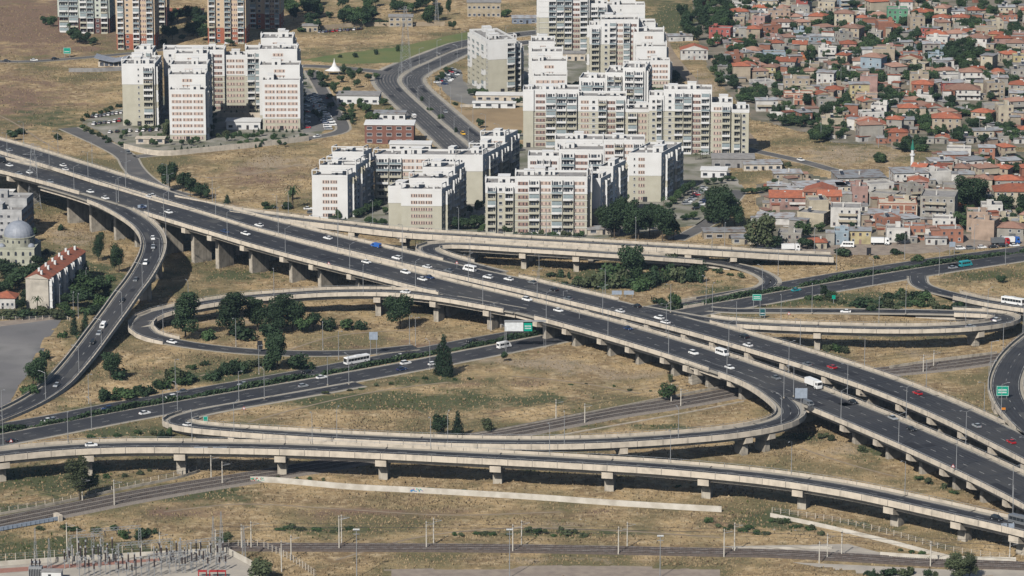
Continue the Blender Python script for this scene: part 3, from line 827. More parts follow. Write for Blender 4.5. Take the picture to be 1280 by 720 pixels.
def apartment(label, px, py, yaw, segs, fw=None, pats=None, wall=(None, None), group='white apartment blocks', low=0, frame=True, cat='apartment block', solid=None, seed=1, shear=0.0):
    """segs: (x0, x1, y0, y1, floors) boxes in metres; fw: floor from which the wall is white"""
    rng = random.Random(seed)
    root = empty('apartment_block', U(px, py, 0), R(yaw))
    tag(root, label, cat, group)
    wtop, wlow = wall[0] or WHITEP, wall[1] or BEIGEP
    pats = pats or {}
    wm, rm, mass = MB(), MB(), MB()
    def sk(mb):
        if shear: mb.v = [(x + shear * y, y, z) for x, y, z in mb.v]
        return mb
    sa = math.atan(shear); sl = math.hypot(1, shear)
    cnt = {}
    for si, (x0, x1, y0, y1, fl) in enumerate(segs):
        fwk = min(fl, fw if fw is not None else int(fl * .6))
        H = fl * FH + 0.6
        wm.box(x0, x1, y0, y1, -1, fwk * FH, 1)
        wm.box(x0 - .12, x1 + .12, y0 - .12, y1 + .12, fwk * FH + 0.003, H, 0)
        # roof: felt inside a parapet
        rm.box(x0 + .2, x1 - .2, y0 + .2, y1 - .2, H, H + 0.05, 1)
        for a in ((x0 - .15, x1 + .15, y0 - .15, y0 + .2), (x0 - .15, x1 + .15, y1 - .2, y1 + .15), (x0 - .15, x0 + .2, y0 + .2, y1 - .2), (x1 - .2, x1 + .15, y0 + .2, y1 - .2)):
            rm.box(*a, H, H + 1.0, 0)
        front = [q for q in segs if abs(q[3] - y0) < .6 and q[0] < x1 - 1 and q[1] > x0 + 1]
        f0 = max([q[4] for q in front], default=0)
        leftn = [q for q in segs if abs(q[1] - x0) < .6 and q[2] < y1 - 1 and q[3] > y0 + 1]
        fl0 = max([q[4] for q in leftn], default=0)
        rightn = [q for q in segs if abs(q[0] - x1) < .6 and q[2] < y1 - 1 and q[3] > y0 + 1]
        fr0 = max([q[4] for q in rightn], default=0)
        w, d = x1 - x0, y1 - y0
        pf = pats.get(('F', si), pats.get('F', 'WBSBW' if w > 24 else 'PP'))
        pl = pats.get(('L', si), pats.get('L', 'BWBW'[:max(1, int(d / 4.5))]))
        pr = pats.get(('R', si), pats.get('R', 'WBWB'[:max(1, int(d / 4.5))]))
        facade(root, x0 + .8 + shear * y0, y0 - .12, 0, w - 1.6, pf, max(f0, low), fl, fwk, rng, cnt)
        facade(root, x0 - .12 + shear * (y1 - .8), y1 - .8, -math.pi / 2 - sa, (d - 1.6) * sl, pl, max(fl0, low), fl, fwk, rng, cnt)
        facade(root, x1 + .12 + shear * (y0 + .8), y0 + .8, math.pi / 2 - sa, (d - 1.6) * sl, pr, max(fr0, low), fl, fwk, rng, cnt)
        # roof boxes: stair heads, tanks
        nb = max(1, int(w * d / 140))
        for k in range(nb):
            bx = x0 + 2 + rng.random() * max(.5, w - 8); by = y0 + 2 + rng.random() * max(.5, d - 7)
            bw, bd, bh = 2.5 + rng.random() * 3, 2.5 + rng.random() * 3, 1.8 + rng.random() * 1.6
            bw, bd = min(bw, w - 3), min(bd, d - 3)
            sk(MB().box(bx, bx + bw, by, by + bd, H + .05, H + bh, 0).box(bx - .1, bx + bw + .1, by - .1, by + bd + .1, H + bh + .003, H + bh + .2, 0).box(bx + bw * .35, bx + bw * .6, by - .05, by + .02, H + .1, H + 1.7, 1)).build('stair_head', [wtop, GLASS], root)
        for k in range(int(w * d / 45)):
            bx = x0 + 1 + rng.random() * (w - 2.5); by = y0 + 1 + rng.random() * (d - 2.5)
            mass.box(bx, bx + 0.9, by, by + .6, H + .05, H + .75 + rng.random() * .5, 1 if rng.random() < .5 else 0)
        if frame and w > 9:
            fm = MB(); t = .22
            zt = H + 3.0
            for a, b in ((x0, y0), (x1, y0), (x0, y0 + 5), (x1, y0 + 5)):
                fm.box(a - t, a + t, b - t, b + t, H + 1.003, zt)
            fm.box(x0 - t, x1 + t, y0 - t, y0 + t, zt + .003, zt + .4)
            fm.box(x0 - t, x0 + t, y0 + t, y0 + 5, zt + .003, zt + .4)
            fm.box(x1 - t, x1 + t, y0 + t, y0 + 5, zt + .003, zt + .4)
            if rng.random() < .7:
                sk(fm).build('roof_frame', WHITEP, root)
        # slab lines
        for k in range(1, fl):
            if k % 1 == 0 and w > 20:
                wm.box(x0 - .2, x1 + .2, y0 - .2, y0 - .12, k * FH - .12, k * FH + .1, 0)
    sk(wm).build('wall', [wtop, wlow], root)
    sk(rm).build('roof', [wtop, GREYR], root)
    sk(mass).build('rooftop_unit', [wtop, GREYR], root)['kind'] = 'stuff'
    # entrance canopy and door
    d = MB(); x0, x1, y0 = segs[0][0], segs[0][1], segs[0][2]
    xc = (x0 + x1) / 2
    d.box(xc - 1, xc + 1, y0 - .2, y0 - .05, 0, 2.3)
    d.build('door', DARKM, root)
    flush_parts(root, cnt)
    return root

# --- western estate
apartment('narrow white and beige block at the left front of the western estate', 154, 157, -2, [(0, 16.5, 0, 26, 10), (3, 12, 26, 38, 11)], 7, {'F': '.wB', 'L': 'wWwWW', 'R': 'BWBW'}, seed=3)
apartment('stepped white block with pink window bands in the middle of the western estate', 213, 176, 0, [(0, 17.5, 0, 9, 8), (-1, 17, 9, 21, 10), (-1, 17, 21, 36, 11), (0, 16, 36, 48, 12)], 1, {('F', 0): 'PPP', 'F': '.P.', 'L': 'WwW', 'R': 'WBW'}, seed=4)
apartment('stepped white block climbing to the highest roof of the western estate', 329, 163, 0, [(0, 18.5, 0, 9, 8), (-2, 18, 9, 22, 10), (-3, 16, 22, 38, 12), (-3, 13, 38, 56, 13)], 2, {('F', 0): 'PPP', 'F': '.P.', 'L': 'WwW', 'R': 'WBW'}, seed=5)
apartment('long white balcony block joining the towers at the back of the western estate', 206, 138, 0, [(0, 31, 0, 13, 10), (31, 42, 1.5, 13, 9), (42, 64, 0, 13, 10)], 6, {('F', 0): 'WBBSBS', ('F', 1): 'PP', ('F', 2): 'BBBSB', 'L': 'WW', 'R': 'WW'}, seed=6)
# --- northern estate
apartment('white block with a long flank of small balconies beside the boulevard', 611, 117, 16, [(0, 15, 0, 38, 9), (15, 19, 3, 36, 8)], 6, {('F', 0): '..B', ('F', 1): 'B', 'L': 'BWBWBWBW', 'R': 'BWBW'}, seed=7)
apartment('white terraced block stepping up behind the long front of the northern estate', 667, 142, 0, [(0, 17, 0, 10, 6), (-1, 17, 10, 22, 8), (-1, 15, 22, 36, 9), (-1, 11, 36, 54, 10)], 3, {('F', 0): 'PP', 'F': '.P.', 'L': 'WBW', 'R': 'WW'}, seed=8)
apartment('widest beige and white balcony block at the front of the northern estate', 654, 184, -2, [(0, 5, 0, 13, 9), (5, 27, 0.8, 14, 9), (27, 50, 0, 13, 8), (50, 61, -2, 13, 6)], 6, {('F', 0): '..', ('F', 1): 'SBBB', ('F', 2): 'PWBSB', ('F', 3): 'BP', 'L': '.', 'R': 'BBW'}, seed=9)
apartment('white block with deep shaded recesses rising behind the wide front block', 724, 168, -8, [(0, 13, 0, 16, 9), (13, 22, 0, 18, 10), (22, 33, -2, 18, 11)], 5, {'F': 'BB', 'L': 'W', 'R': 'BBB'}, seed=10)
apartment('tall beige and white tower block at the top of the northern estate', 674, 68, 0, [(0, 28, 0, 14, 11), (28, 38, 2, 14, 9)], 7, {'F': '.BBBSB', ('F', 1): 'BB', 'L': 'BWB', 'R': 'WW'}, seed=11)
apartment('balcony tower block at the right end of the northern estate', 737, 104, 0, [(0, 6, 0, 14, 10), (6, 26, 0, 14, 11)], 7, {('F', 0): 'B', ('F', 1): 'WBPBS', 'L': 'WBW', 'R': 'WW'}, seed=12)
apartment('terraced white block stepping up at the right end of the northern estate', 798, 114, 0, [(0, 16.5, 0, 9, 5), (-1, 15, 9, 20, 7), (-2, 14, 20, 34, 9), (-4, 10, 34, 46, 10)], 2, {('F', 0): 'PPP', 'F': '.P.', 'L': 'WwW', 'R': 'WBW'}, seed=13)
apartment('plain white stepped block at the very top of the northern estate', 757, 62, 0, [(0, 22, 0, 12, 8), (3, 17, 12, 24, 10)], 2, {'F': '.w..', 'L': 'WW', 'R': '..'}, seed=14, frame=False)
apartment('balcony block standing alone right of the estates, stepping down to the right', 811, 192, -3, [(0, 7, 0, 14, 9), (7, 30, 0.5, 14, 10), (30, 40, -1, 14, 8), (40, 48, -3, 12, 7)], 7, {('F', 0): 'WB', ('F', 1): 'WBBSB', ('F', 2): 'PB', ('F', 3): 'BW', 'L': 'WW', 'R': 'PWP'}, seed=15)
# --- southern estate
apartment('leftmost white block of the southern estate, pink bands and shaded right side', 391, 273, -2, [(0, 15.5, 0, 8, 6), (0, 16, 8, 16, 7), (0, 15, 16, 24, 7), (-1, 13, 24, 33, 8)], 0, {('F', 0): '.PP.', 'F': '...', 'L': 'WwW', 'R': 'WB'}, seed=16, shear=.33)
apartment('L-shaped white block at the back of the southern estate with a long shaded wing', 468, 254, -2, [(0, 37, 0, 13, 7), (37, 49, 0, 16, 7), (37, 49, 16, 30, 7), (37, 48, 30, 46, 8)], 5, {('F', 0): 'BBPPBB', ('F', 1): 'w..', 'L': 'WBW', 'R': 'WBB'}, seed=17, shear=.33)
apartment('white and beige block with pink bands facing the straight ramp', 502, 291, -2, [(0, 17.5, 0, 9, 6), (-8, 0, 6, 16, 6), (0, 17, 9, 19, 7), (2, 16, 19, 30, 8)], 4, {('F', 0): '.PPP.', ('F', 1): '..', ('F', 2): '...', ('F', 3): '...', 'L': 'WW', 'R': 'WBB'}, seed=18, shear=.33)
apartment('beige balcony block nearest the straight ramp, white roof frames at its corner', 607, 292, -2, [(0, 13, 0, 14, 7), (13, 44, 0, 14, 8), (44, 46, 3, 20, 8)], 6, {('F', 0): 'BWB', ('F', 1): 'SBPBBP', ('F', 2): '.', 'L': 'WW', 'R': '..'}, seed=19)
apartment('white block with a long shaded flank right behind the balcony block', 736, 286, -2, [(0, 5, 0, 12, 7), (0, 6, 12, 27, 8)], 3, {'F': '..', 'L': 'WB', 'R': 'WBB'}, seed=20, shear=.36, frame=False)
apartment('rightmost block of the southern estate with one lit face and one shaded flank', 786, 252, -2, [(0, 14.5, 0, 12, 7), (0, 14.5, 12, 26, 7)], 4, {('F', 0): 'wP..', 'F': '.', 'L': 'WB', 'R': 'WBB'}, seed=21, frame=False, shear=.36)
apartment('white balcony row glimpsed behind the nearest balcony block', 660, 256, -2, [(0, 14, 0, 13, 7), (14, 34, 0, 13, 8)], 4, {'F': 'SBBS', ('F', 1): 'BSB', 'L': 'WW', 'R': 'WW'}, seed=22, low=3)
apartment('white balcony row farthest back in the southern estate', 694, 234, -2, [(0, 22, 0, 13, 7), (22, 41, 0, 13, 7)], 4, {'F': 'BBSBB', ('F', 1): 'SBPB', 'L': 'WW', 'R': 'WW'}, seed=23, low=3)

# --- the towers at the top left
PEACH = mat('peach_render', (0.56, 0.44, 0.31), 0.8, (0.5, 0.38, 0.27))
REDR = mat('red_render', (0.36, 0.12, 0.07), 0.8, (0.3, 0.1, 0.06))
MINT = mat('pale_green_render', (0.5, 0.53, 0.46), 0.8, (0.44, 0.47, 0.42))
MAROON = mat('maroon_render', (0.13, 0.06, 0.055), 0.8)
apartment('pale green tower with a maroon base at the top left corner', 73, 40, -4, [(0, 13, 0, 16, 15), (13, 31, -4, 14, 15)], 3, {('F', 0): 'BB', ('F', 1): 'BBWB', 'L': 'WW', 'R': 'WW'}, (MINT, MAROON), 'residential towers on the hill', seed=31)
apartment('peach tower with a red base beside the pale green tower', 146, 62, -3, [(0, 9, 0, 16, 18), (9, 22, -1, 16, 18)], 3, {('F', 0): 'BW', ('F', 1): 'BPB', 'L': 'WW', 'R': 'WW'}, (PEACH, REDR), 'residential towers on the hill', seed=32)
apartment('yellowish tower with a red base right of the red roofed hall', 260, 54, -3, [(0, 9, 0, 16, 17), (9, 22, -1, 16, 17)], 3, {('F', 0): 'BW', ('F', 1): 'BPB', 'L': 'WW', 'R': 'WW'}, (PEACH, REDR), 'residential towers on the hill', seed=33)
apartment('yellowish tower farther back, cut off by the top edge', 311, 36, -3, [(0, 9, 0, 16, 14), (9, 19, -1, 16, 14)], 3, {('F', 0): 'BW', ('F', 1): 'BPB', 'L': 'WW', 'R': 'WW'}, (PEACH, REDR), 'residential towers on the hill', seed=34)
apartment('narrow peach tower half hidden behind the peach tower with red base', 196, 34, -3, [(0, 6, 0, 12, 14)], 4, {'F': 'B', 'L': 'WW', 'R': 'WW'}, (PEACH, MAROON), 'residential towers on the hill', seed=35)

# ================================================================ HOUSES
def rend(n, c):
    c = tuple(q * .86 for q in c)
    return mat(n, c, 0.85, tuple(q * .82 for q in c), 0.35, 5, stain=(tuple(q * .6 for q in c), 0.25), rand=0.08)
WALLS = {'white': rend('white_wall', (0.68, 0.66, 0.62)), 'cream': rend('cream_wall', (0.52, 0.46, 0.35)), 'beige': rend('beige_wall', (0.44, 0.37, 0.28)), 'grey': rend('grey_wall', (0.37, 0.35, 0.31)),
         'brick': BRICK, 'pink': rend('pink_wall', (0.42, 0.27, 0.235)), 'peach': rend('peach_wall', (0.47, 0.35, 0.27)), 'blue': rend('pale_blue_wall', (0.33, 0.41, 0.47)), 'green': rend('green_wall', (0.13, 0.32, 0.2)), 'red': rend('red_wall', (0.4, 0.12, 0.1)), 'yellow': rend('yellow_wall', (0.52, 0.44, 0.25)), 'orange': rend('orange_wall', (0.6, 0.24, 0.1))}
ROOFW = {'hip': 'red hip roof', 'gable': 'red gable roof', 'flat': 'flat roof', 'shed': 'sheet metal roof', 'fade': 'faded tile roof'}
HOUSES = []      # (px, py) of house fronts, used to keep trees and houses apart

def house(px, py, w, d, fl, wc, roof, yaw=0.0, label=None, rng=rnd, frame=False, group='houses of the old hillside quarter'):
    base = U(px, py, 0)
    root = empty('house', base, R(yaw))
    st = {1: 'single-storey', 2: 'two-storey', 3: 'three-storey', 4: 'four-storey', 5: 'five-storey'}[fl]

    lab = label or '%s %s house with %s' % (st, wc, ROOFW[roof])
    tag(root, lab, 'house', group, auto=False if label else 'place')
    HOUSES.append((px, py))
    H = fl * 2.75
    wm = MB()
    wm.box(0, w, 0, d, -1, H, 0)
    wmt = [WALLS[wc], CONC]
    if frame:          # concrete frame showing in bare brick
        for k in range(fl + 1):
            wm.box(-.06, w + .06, -.06, d + .06, k * 2.75 - .18, k * 2.75 + .17, 1)
        nc = max(2, int(w / 4.5))
        for i in range(nc + 1):
            x = i * (w - .4) / nc
            for k in range(fl):
                wm.box(x - .05, x + .45, -.055, .2, k * 2.75 + .18, k * 2.75 + 2.71, 1)
    wm.build('wall', wmt, root)
    ov = .5
    if roof in ('hip', 'fade'):
        r_ = MB(); z = H + .004; h = min(w, d) * .2
        a, b, c, e = (-ov, -ov, z), (w + ov, -ov, z), (w + ov, d + ov, z), (-ov, d + ov, z)
        m_ = min(w, d) / 2
        p1, p2 = ((m_, d / 2, z + h), (w - m_, d / 2, z + h)) if w > d else ((w / 2, m_, z + h), (w / 2, d - m_, z + h))
        if w > d:
            for q in ((a, b, p2, p1), (b, c, p2), (c, e, p1, p2), (e, a, p1)): r_.quad(q)
        else:
            for q in ((a, b, p1), (b, c, p2, p1), (c, e, p2), (e, a, p1, p2)): r_.quad(q)
        r_.quad((e, c, b, a))
        ro = r_.build('roof', TILE if roof == 'hip' else TILE2, root)
    elif roof == 'gable':
        r_ = MB(); h = w * .17; z = H + .004
        if rng.random() < .5:
            h = d * .2
            r_.quad([(-ov, -ov, z), (w + ov, -ov, z), (w + ov, d / 2, z + h), (-ov, d / 2, z + h)]); r_.quad([(w + ov, d + ov, z), (-ov, d + ov, z), (-ov, d / 2, z + h), (w + ov, d / 2, z + h)])
            r_.quad([(-ov, d + ov, z), (-ov, -ov, z), (-ov, d / 2, z + h)], 1); r_.quad([(w + ov, -ov, z), (w + ov, d + ov, z), (w + ov, d / 2, z + h)], 1)
        else:
            r_.quad([(-ov, -ov, z), (-ov, d + ov, z), (w / 2, d + ov, z + h), (w / 2, -ov, z + h)][::-1]); r_.quad([(w + ov, -ov, z), (w + ov, d + ov, z), (w / 2, d + ov, z + h), (w / 2, -ov, z + h)])
            r_.quad([(-ov, -ov, z), (w + ov, -ov, z), (w / 2, -ov, z + h)], 1); r_.quad([(w + ov, d + ov, z), (-ov, d + ov, z), (w / 2, d + ov, z + h)], 1)
        ro = r_.build('roof', [TILE, WALLS[wc]], root)
    elif roof == 'shed':
        r_ = MB(); z = H + .3
        r_.prism([(-ov, -ov), (w + ov, -ov), (w + ov, d + ov), (-ov, d + ov)], z, z + .15)
        for a in ((0, 0), (w - .3, 0), (0, d - .3), (w - .3, d - .3)):
            r_.box(a[0], a[0] + .3, a[1], a[1] + .3, H, z)
        ro = r_.build('roof', SHEETR, root)
    else:
        r_ = MB()
        r_.box(.2, w - .2, .2, d - .2, H + .003, H + .06, 1)
        for a in ((-.03, w + .03, -.03, .2), (-.03, w + .03, d - .2, d + .03), (-.03, .2, .2, d - .2), (w - .2, w + .03, .2, d - .2)):
            r_.box(*a, H + .003, H + .6 + rng.random() * .3, 0)
        ro = r_.build('roof', [WALLS[wc], GREYR], root)
        if rng.random() < .6:
            t = MB(); x = 1 + rng.random() * (w - 3.5); y = 1 + rng.random() * max(.3, d - 4)
            t.box(x, x + 2.2, y, y + 2.2, H + .07, H + 2.3)
            t.build('stair_head', WALLS[wc], root)
    if rng.random() < .55:
        c_ = MB(); x = w * (.25 + rng.random() * .5)
        c_.box(x, x + .6, d * .35, d * .35 + .6, H - .2, H + 1.9); c_.box(x - .08, x + .68, d * .35 - .08, d * .35 + .68, H + 1.903, H + 2.05)
        c_.build('chimney', WALLS['white'], ro)
    if rng.random() < .4:
        sh = MB(); x = w * (.1 + rng.random() * .5)
        sh.tube((x, d * .6, H + 1.8), (x + 1.6, d * .6, H + 1.8), .35, k=8)
        sh.quad([(x, d * .55, H + 1.6), (x + 1.6, d * .55, H + 1.6), (x + 1.6, d * .35, H + .7), (x, d * .35, H + .7)][::-1], 1)
        sh.box(x + .1, x + .2, d * .6 - .3, d * .6, H, H + 1.6)
        sh.build('water_heater', [WALLS['white'], GLASS], ro)
    if rng.random() < .6:
        e = MB(); ew, ed, eh = rng.uniform(2.5, 5), rng.uniform(3, 6), 2.7 if fl == 1 or rng.random() < .6 else 5.6
        ex = -ew if rng.random() < .5 else w
        ey = rng.uniform(-2, 2)
        ewc = rng.choice(['grey', 'beige', 'white', wc])
        e.box(ex + .003, ex + ew - .003, ey, ey + ed, -.5, eh); e.box(ex + ew * .3, ex + ew * .55, ey - .03, ey, .9, 2.0, 1)
        eo = e.build('extension', [WALLS[ewc], GLASS], root)
        MB().box(ex - .2 if ex < 0 else ex + .01, ex + ew - .01 if ex < 0 else ex + ew + .2, ey - .3, ey + ed + .2, eh + .003, eh + .16).build('roof', rng.choice([SHEETR, GREYR, TILE2, SHEETR]), eo)
    cnt = {}
    nw = max(2, int(w / 3))
    blank = rng.random() < .22 and not label
    for k in range(fl):
        for i in range(nw):
            x = w * (i + .5) / nw
            if k == 0 and i == nw // 2:
                continue
            if blank or rng.random() < .15:
                continue
            inst('window', window_mesh(1.1, 1.3, 'dark' if rng.random() < .4 else 'plain'), root, (x, -.02, k * 2.75 + .95), 0)
        if d > 6 and yaw < -4:
            for i in range(2):
                inst('window', window_mesh(1.1, 1.3, 'dark'), root, (w + .02, d * (.3 + .4 * i), k * 2.75 + .95), math.pi / 2)
        if yaw > 4:
            for i in range(2):
                inst('window', window_mesh(1.1, 1.3, 'dark'), root, (-.02, d * (.3 + .4 * i), k * 2.75 + .95), -math.pi / 2)
    dm = MB(); dm.box(-.5, .5, -.08, .01, 0, 2.1)
    x = w * (nw // 2 + .5) / nw
    if not blank:
        dm.build('door', BROWNP if rng.random() < .5 else DARKM, root, (x, 0, 0))
    if fl > 1 and rng.random() < .45 and not blank:
        bw = w * (.4 + rng.random() * .4)
        x0 = (w - bw) * rng.random()
        for k in range(1, fl):
            b = MB(); b.box(x0, x0 + bw, -1.3, -.003, k * 2.75 - .1, k * 2.75 + .08); b.box(x0, x0 + bw, -1.3, -1.2, k * 2.75 + .083, k * 2.75 + .95)
            b.box(x0, x0 + .1, -1.2, -.003, k * 2.75 + .083, k * 2.75 + .95); b.box(x0 + bw - .1, x0 + bw, -1.2, -.003, k * 2.75 + .083, k * 2.75 + .95)
            b.build('balcony', WALLS[rng.choice(['white', wc if wc != 'brick' else 'grey', 'cream'])], root)
    return root

G2 = 'houses between the highway and the dry slope'
# singled out: px, base py, width m, depth m, floors, wall, roof, yaw, label, frame
for q in [
    (979, 119, 14, 12, 3, 'beige', 'flat', -3, 'large blank beige house above a brick house, left part of the quarter', 0),
    (980, 131, 15, 9, 2, 'brick', 'flat', -2, 'wide brick house with white frame below the blank beige house', 1),
    (1109, 30, 12, 11, 3, 'green', 'flat', -3, 'tall green walled house near the top edge', 0),
    (1095, 40, 14, 12, 1, 'orange', 'hip', -5, 'orange low house just below the tall green house', 0),
    (995, 16, 7, 9, 4, 'red', 'flat', -4, 'bright red walled house at the top edge', 0),
    (960, 32, 13, 10, 3, 'peach', 'flat', -5, 'wide peach three-storey house near the top edge', 0),
    (851, 75, 15, 10, 2, 'white', 'gable', 0, 'long blank white house at the left edge of the quarter', 0),
    (836, 52, 14, 9, 1, 'white', 'shed', 8, 'white shed like house beside the dirt track', 0),
    (1075, 170, 13, 11, 2, 'cream', 'gable', 0, 'cream gabled house at the lower edge of the quarter', 0),
    (1165, 168, 14, 11, 3, 'beige', 'hip', -6, 'beige three-storey house with long red roof near the lower edge', 0),
    (1182, 125, 18, 12, 2, 'white', 'fade', -4, 'big white house with purple-red roof in the middle of the quarter', 0),
    (1137, 113, 10, 9, 3, 'beige', 'flat', -5, 'blank beige house left of the big white house', 0),
    (1262, 130, 14, 11, 2, 'beige', 'shed', -5, 'house with a blue shaded terrace at the right edge', 0),
    (1158, 55, 12, 10, 2, 'white', 'hip', -5, 'white house with red hip roof right below the top right trees', 0),
    (994, 78, 9, 9, 1, 'orange', 'gable', 0, 'bright orange gabled house in the upper quarter', 0),
    (1266, 90, 10, 9, 3, 'yellow', 'flat', -4, 'yellow three-storey house at the right edge', 0),
    (1005, 52, 18, 9, 1, 'blue', 'shed', -3, 'long house with pale blue walls in the upper quarter', 0),
    (1050, 67, 9, 9, 2, 'pink', 'hip', -3, 'pink two-storey house in the upper quarter', 0),
]:
    house(*q[:8], label=q[8], frame=bool(q[9]))
for q in [
    (1098, 271, 17, 12, 2, 'brick', 'flat', -3, 'wide bare brick house with pale concrete frame', 1),
    (1085, 283, 13, 10, 2, 'brick', 'shed', -8, 'bare brick house with grey sheet roof in front of the wide brick one', 1),
    (1150, 277, 15, 16, 4, 'grey', 'flat', -12, 'large blank grey house left of the tall dark trees', 0),
    (1038, 284, 13, 12, 3, 'white', 'flat', -6, 'tall white three-storey house in the middle of the lower houses', 0),
    (1003, 262, 14, 12, 3, 'brick', 'gable', -12, 'unfinished brick house with a bulky red roof', 1),
    (1023, 268, 10, 10, 3, 'brick', 'gable', 0, 'narrow brick house with pale frame left of the white house', 1),
    (1208, 290, 9, 10, 3, 'peach', 'flat', -6, 'peach and white three-storey house right of the tall dark trees', 0),
    (1226, 291, 8, 10, 2, 'brick', 'flat', -6, 'brick house leaning against the peach house', 0),
    (1243, 262, 34, 13, 3, 'cream', 'hip', -2, 'long cream building with a red tiled roof at the right edge', 0),
    (1048, 238, 22, 18, 2, 'grey', 'shed', 6, 'large grey hall with a pale metal roof behind the white house', 0),
    (972, 308, 10, 9, 2, 'grey', 'flat', -8, 'small grey two-storey house behind the parked lorry', 0),
    (1010, 311, 8, 8, 1, 'cream', 'hip', 0, 'small cream cottage with a bright red hip roof', 0),
    (1043, 306, 6, 8, 2, 'blue', 'flat', -5, 'light blue two-storey house', 0),
    (1062, 305, 9, 8, 2, 'yellow', 'shed', -4, 'yellow house with balconies behind the white truck', 0),
    (1108, 303, 10, 9, 2, 'white', 'flat', -3, 'white ground floor shop house', 0),
    (1157, 306, 9, 9, 1, 'white', 'shed', -3, 'low white workshop with an open front', 0),
    (1130, 300, 9, 8, 2, 'brick', 'flat', -5, 'brick two-storey house left of the low white workshop', 0),
    (1175, 304, 10, 9, 2, 'brick', 'flat', 3, 'rough brick house right of the low white workshop', 0),
    (945, 280, 16, 12, 1, 'white', 'shed', -9, 'low white hall with a grey roof', 0),
    (962, 262, 18, 12, 2, 'pink', 'gable', -3, 'pinkish house with a faded red roof at the left end', 0),
    (968, 225, 13, 10, 1, 'beige', 'shed', 3, 'open sided pavilion with a pale roof beside the dry slope', 0),
    (1000, 250, 22, 14, 2, 'white', 'shed', 10, 'white industrial hall with a striped roof beside the east road', 0),
    (1118, 232, 16, 14, 2, 'white', 'shed', 5, 'bright white hall in front of the minaret', 0),
]:
    house(*q[:8], label=q[8], frame=bool(q[9]), group=G2)
for p_, q_ in ((1122, 27), (1005, 57), (1189, 122), (1090, 168), (995, 117)):
    pass
land('the tall green house', U(1122, 30)); land('the bright red house', U(1003, 16)); land('the wide peach house', U(975, 32)); land('the blank beige house', U(995, 119))
land('the long blank white house', U(866, 75)); land('the cream gabled house', U(1090, 170)); land('the big white house', U(1200, 125)); land('the yellow house', U(1276, 90)); land('the orange gabled house', U(1000, 78))
land('the beige red-roofed block', U(1180, 168)); land('the blue terraced house', U(1275, 130)); land('the pink house', U(1058, 67))
land('the wide brick house', U(1120, 271)); land('the blank grey house', U(1165, 277)); land('the tall white house', U(1055, 284)); land('the long cream building', U(1275, 262)); land('the peach house', U(1216, 290)); land('the cream cottage', U(1020, 311))
land('the minaret', U(1140, 216)); land('the low white hall', U(965, 280))

def inpoly(x, y, poly):
    c = False
    j = len(poly) - 1
    for i in range(len(poly)):
        xi, yi = poly[i]; xj, yj = poly[j]
        if (yi > y) != (yj > y) and x < (xj - xi) * (y - yi) / (yj - yi) + xi:
            c = not c
        j = i
    return c
SH1 = [(862, -8), (1285, -8), (1285, 184), (1255, 182), (1190, 186), (1130, 187), (1100, 180), (1040, 176), (985, 158), (948, 148), (925, 128), (900, 102), (886, 80), (885, 45), (870, 20)]
SH2 = [(945, 232), (1000, 236), (1060, 236), (1110, 228), (1140, 205), (1180, 190), (1285, 186), (1285, 300), (1190, 306), (1100, 306), (1000, 308), (950, 290)]
WOODS = [(1205, 72, 45, 14), (1075, 98, 50, 8), (1052, 140, 12, 28), (1100, 128, 22, 9), (1215, 168, 26, 10), (1018, 140, 10, 12), (1215, 262, 26, 14), (1205, 288, 12, 10), (880, 20, 30, 30), (905, 92, 16, 12), (1195, 135, 25, 9), (1262, 265, 10, 12), (1240, 205, 30, 7), (1010, 296, 14, 10), (960, 296, 18, 14), (1165, 203, 18, 8), (1160, 40, 14, 6)]
NW0 = len(WOODS)
WOODS += [(990, 146, 26, 8), (942, 118, 22, 9), (1108, 158, 16, 9), (1150, 148, 16, 8), (1232, 138, 22, 8), (1256, 108, 14, 8), (1165, 20, 22, 6), (1080, 58, 20, 6), (1000, 92, 18, 6), (930, 55, 18, 6), (962, 74, 14, 5), (1040, 25, 22, 6), (1125, 55, 18, 5), (1270, 42, 12, 8), (1264, 165, 12, 9), (1025, 165, 14, 9), (905, 30, 16, 7), (1230, 105, 20, 5), (1150, 95, 24, 5), (1100, 198, 0.1, 0.1), (1265, 205, 16, 7), (1150, 182, 26, 5), (970, 30, 14, 5), (1215, 30, 14, 5)]
hr = random.Random(21)
wl = ['white'] * 8 + ['beige'] * 9 + ['cream'] * 4 + ['grey'] * 9 + ['brick'] * 3 + ['pink'] * 1 + ['peach'] * 1 + ['blue', 'yellow', 'red']
rf = ['hip'] * 4 + ['gable'] * 2 + ['flat'] * 9 + ['shed'] * 4 + ['fade'] * 5
placed = [U(x, y) for x, y in HOUSES]
nh = 0
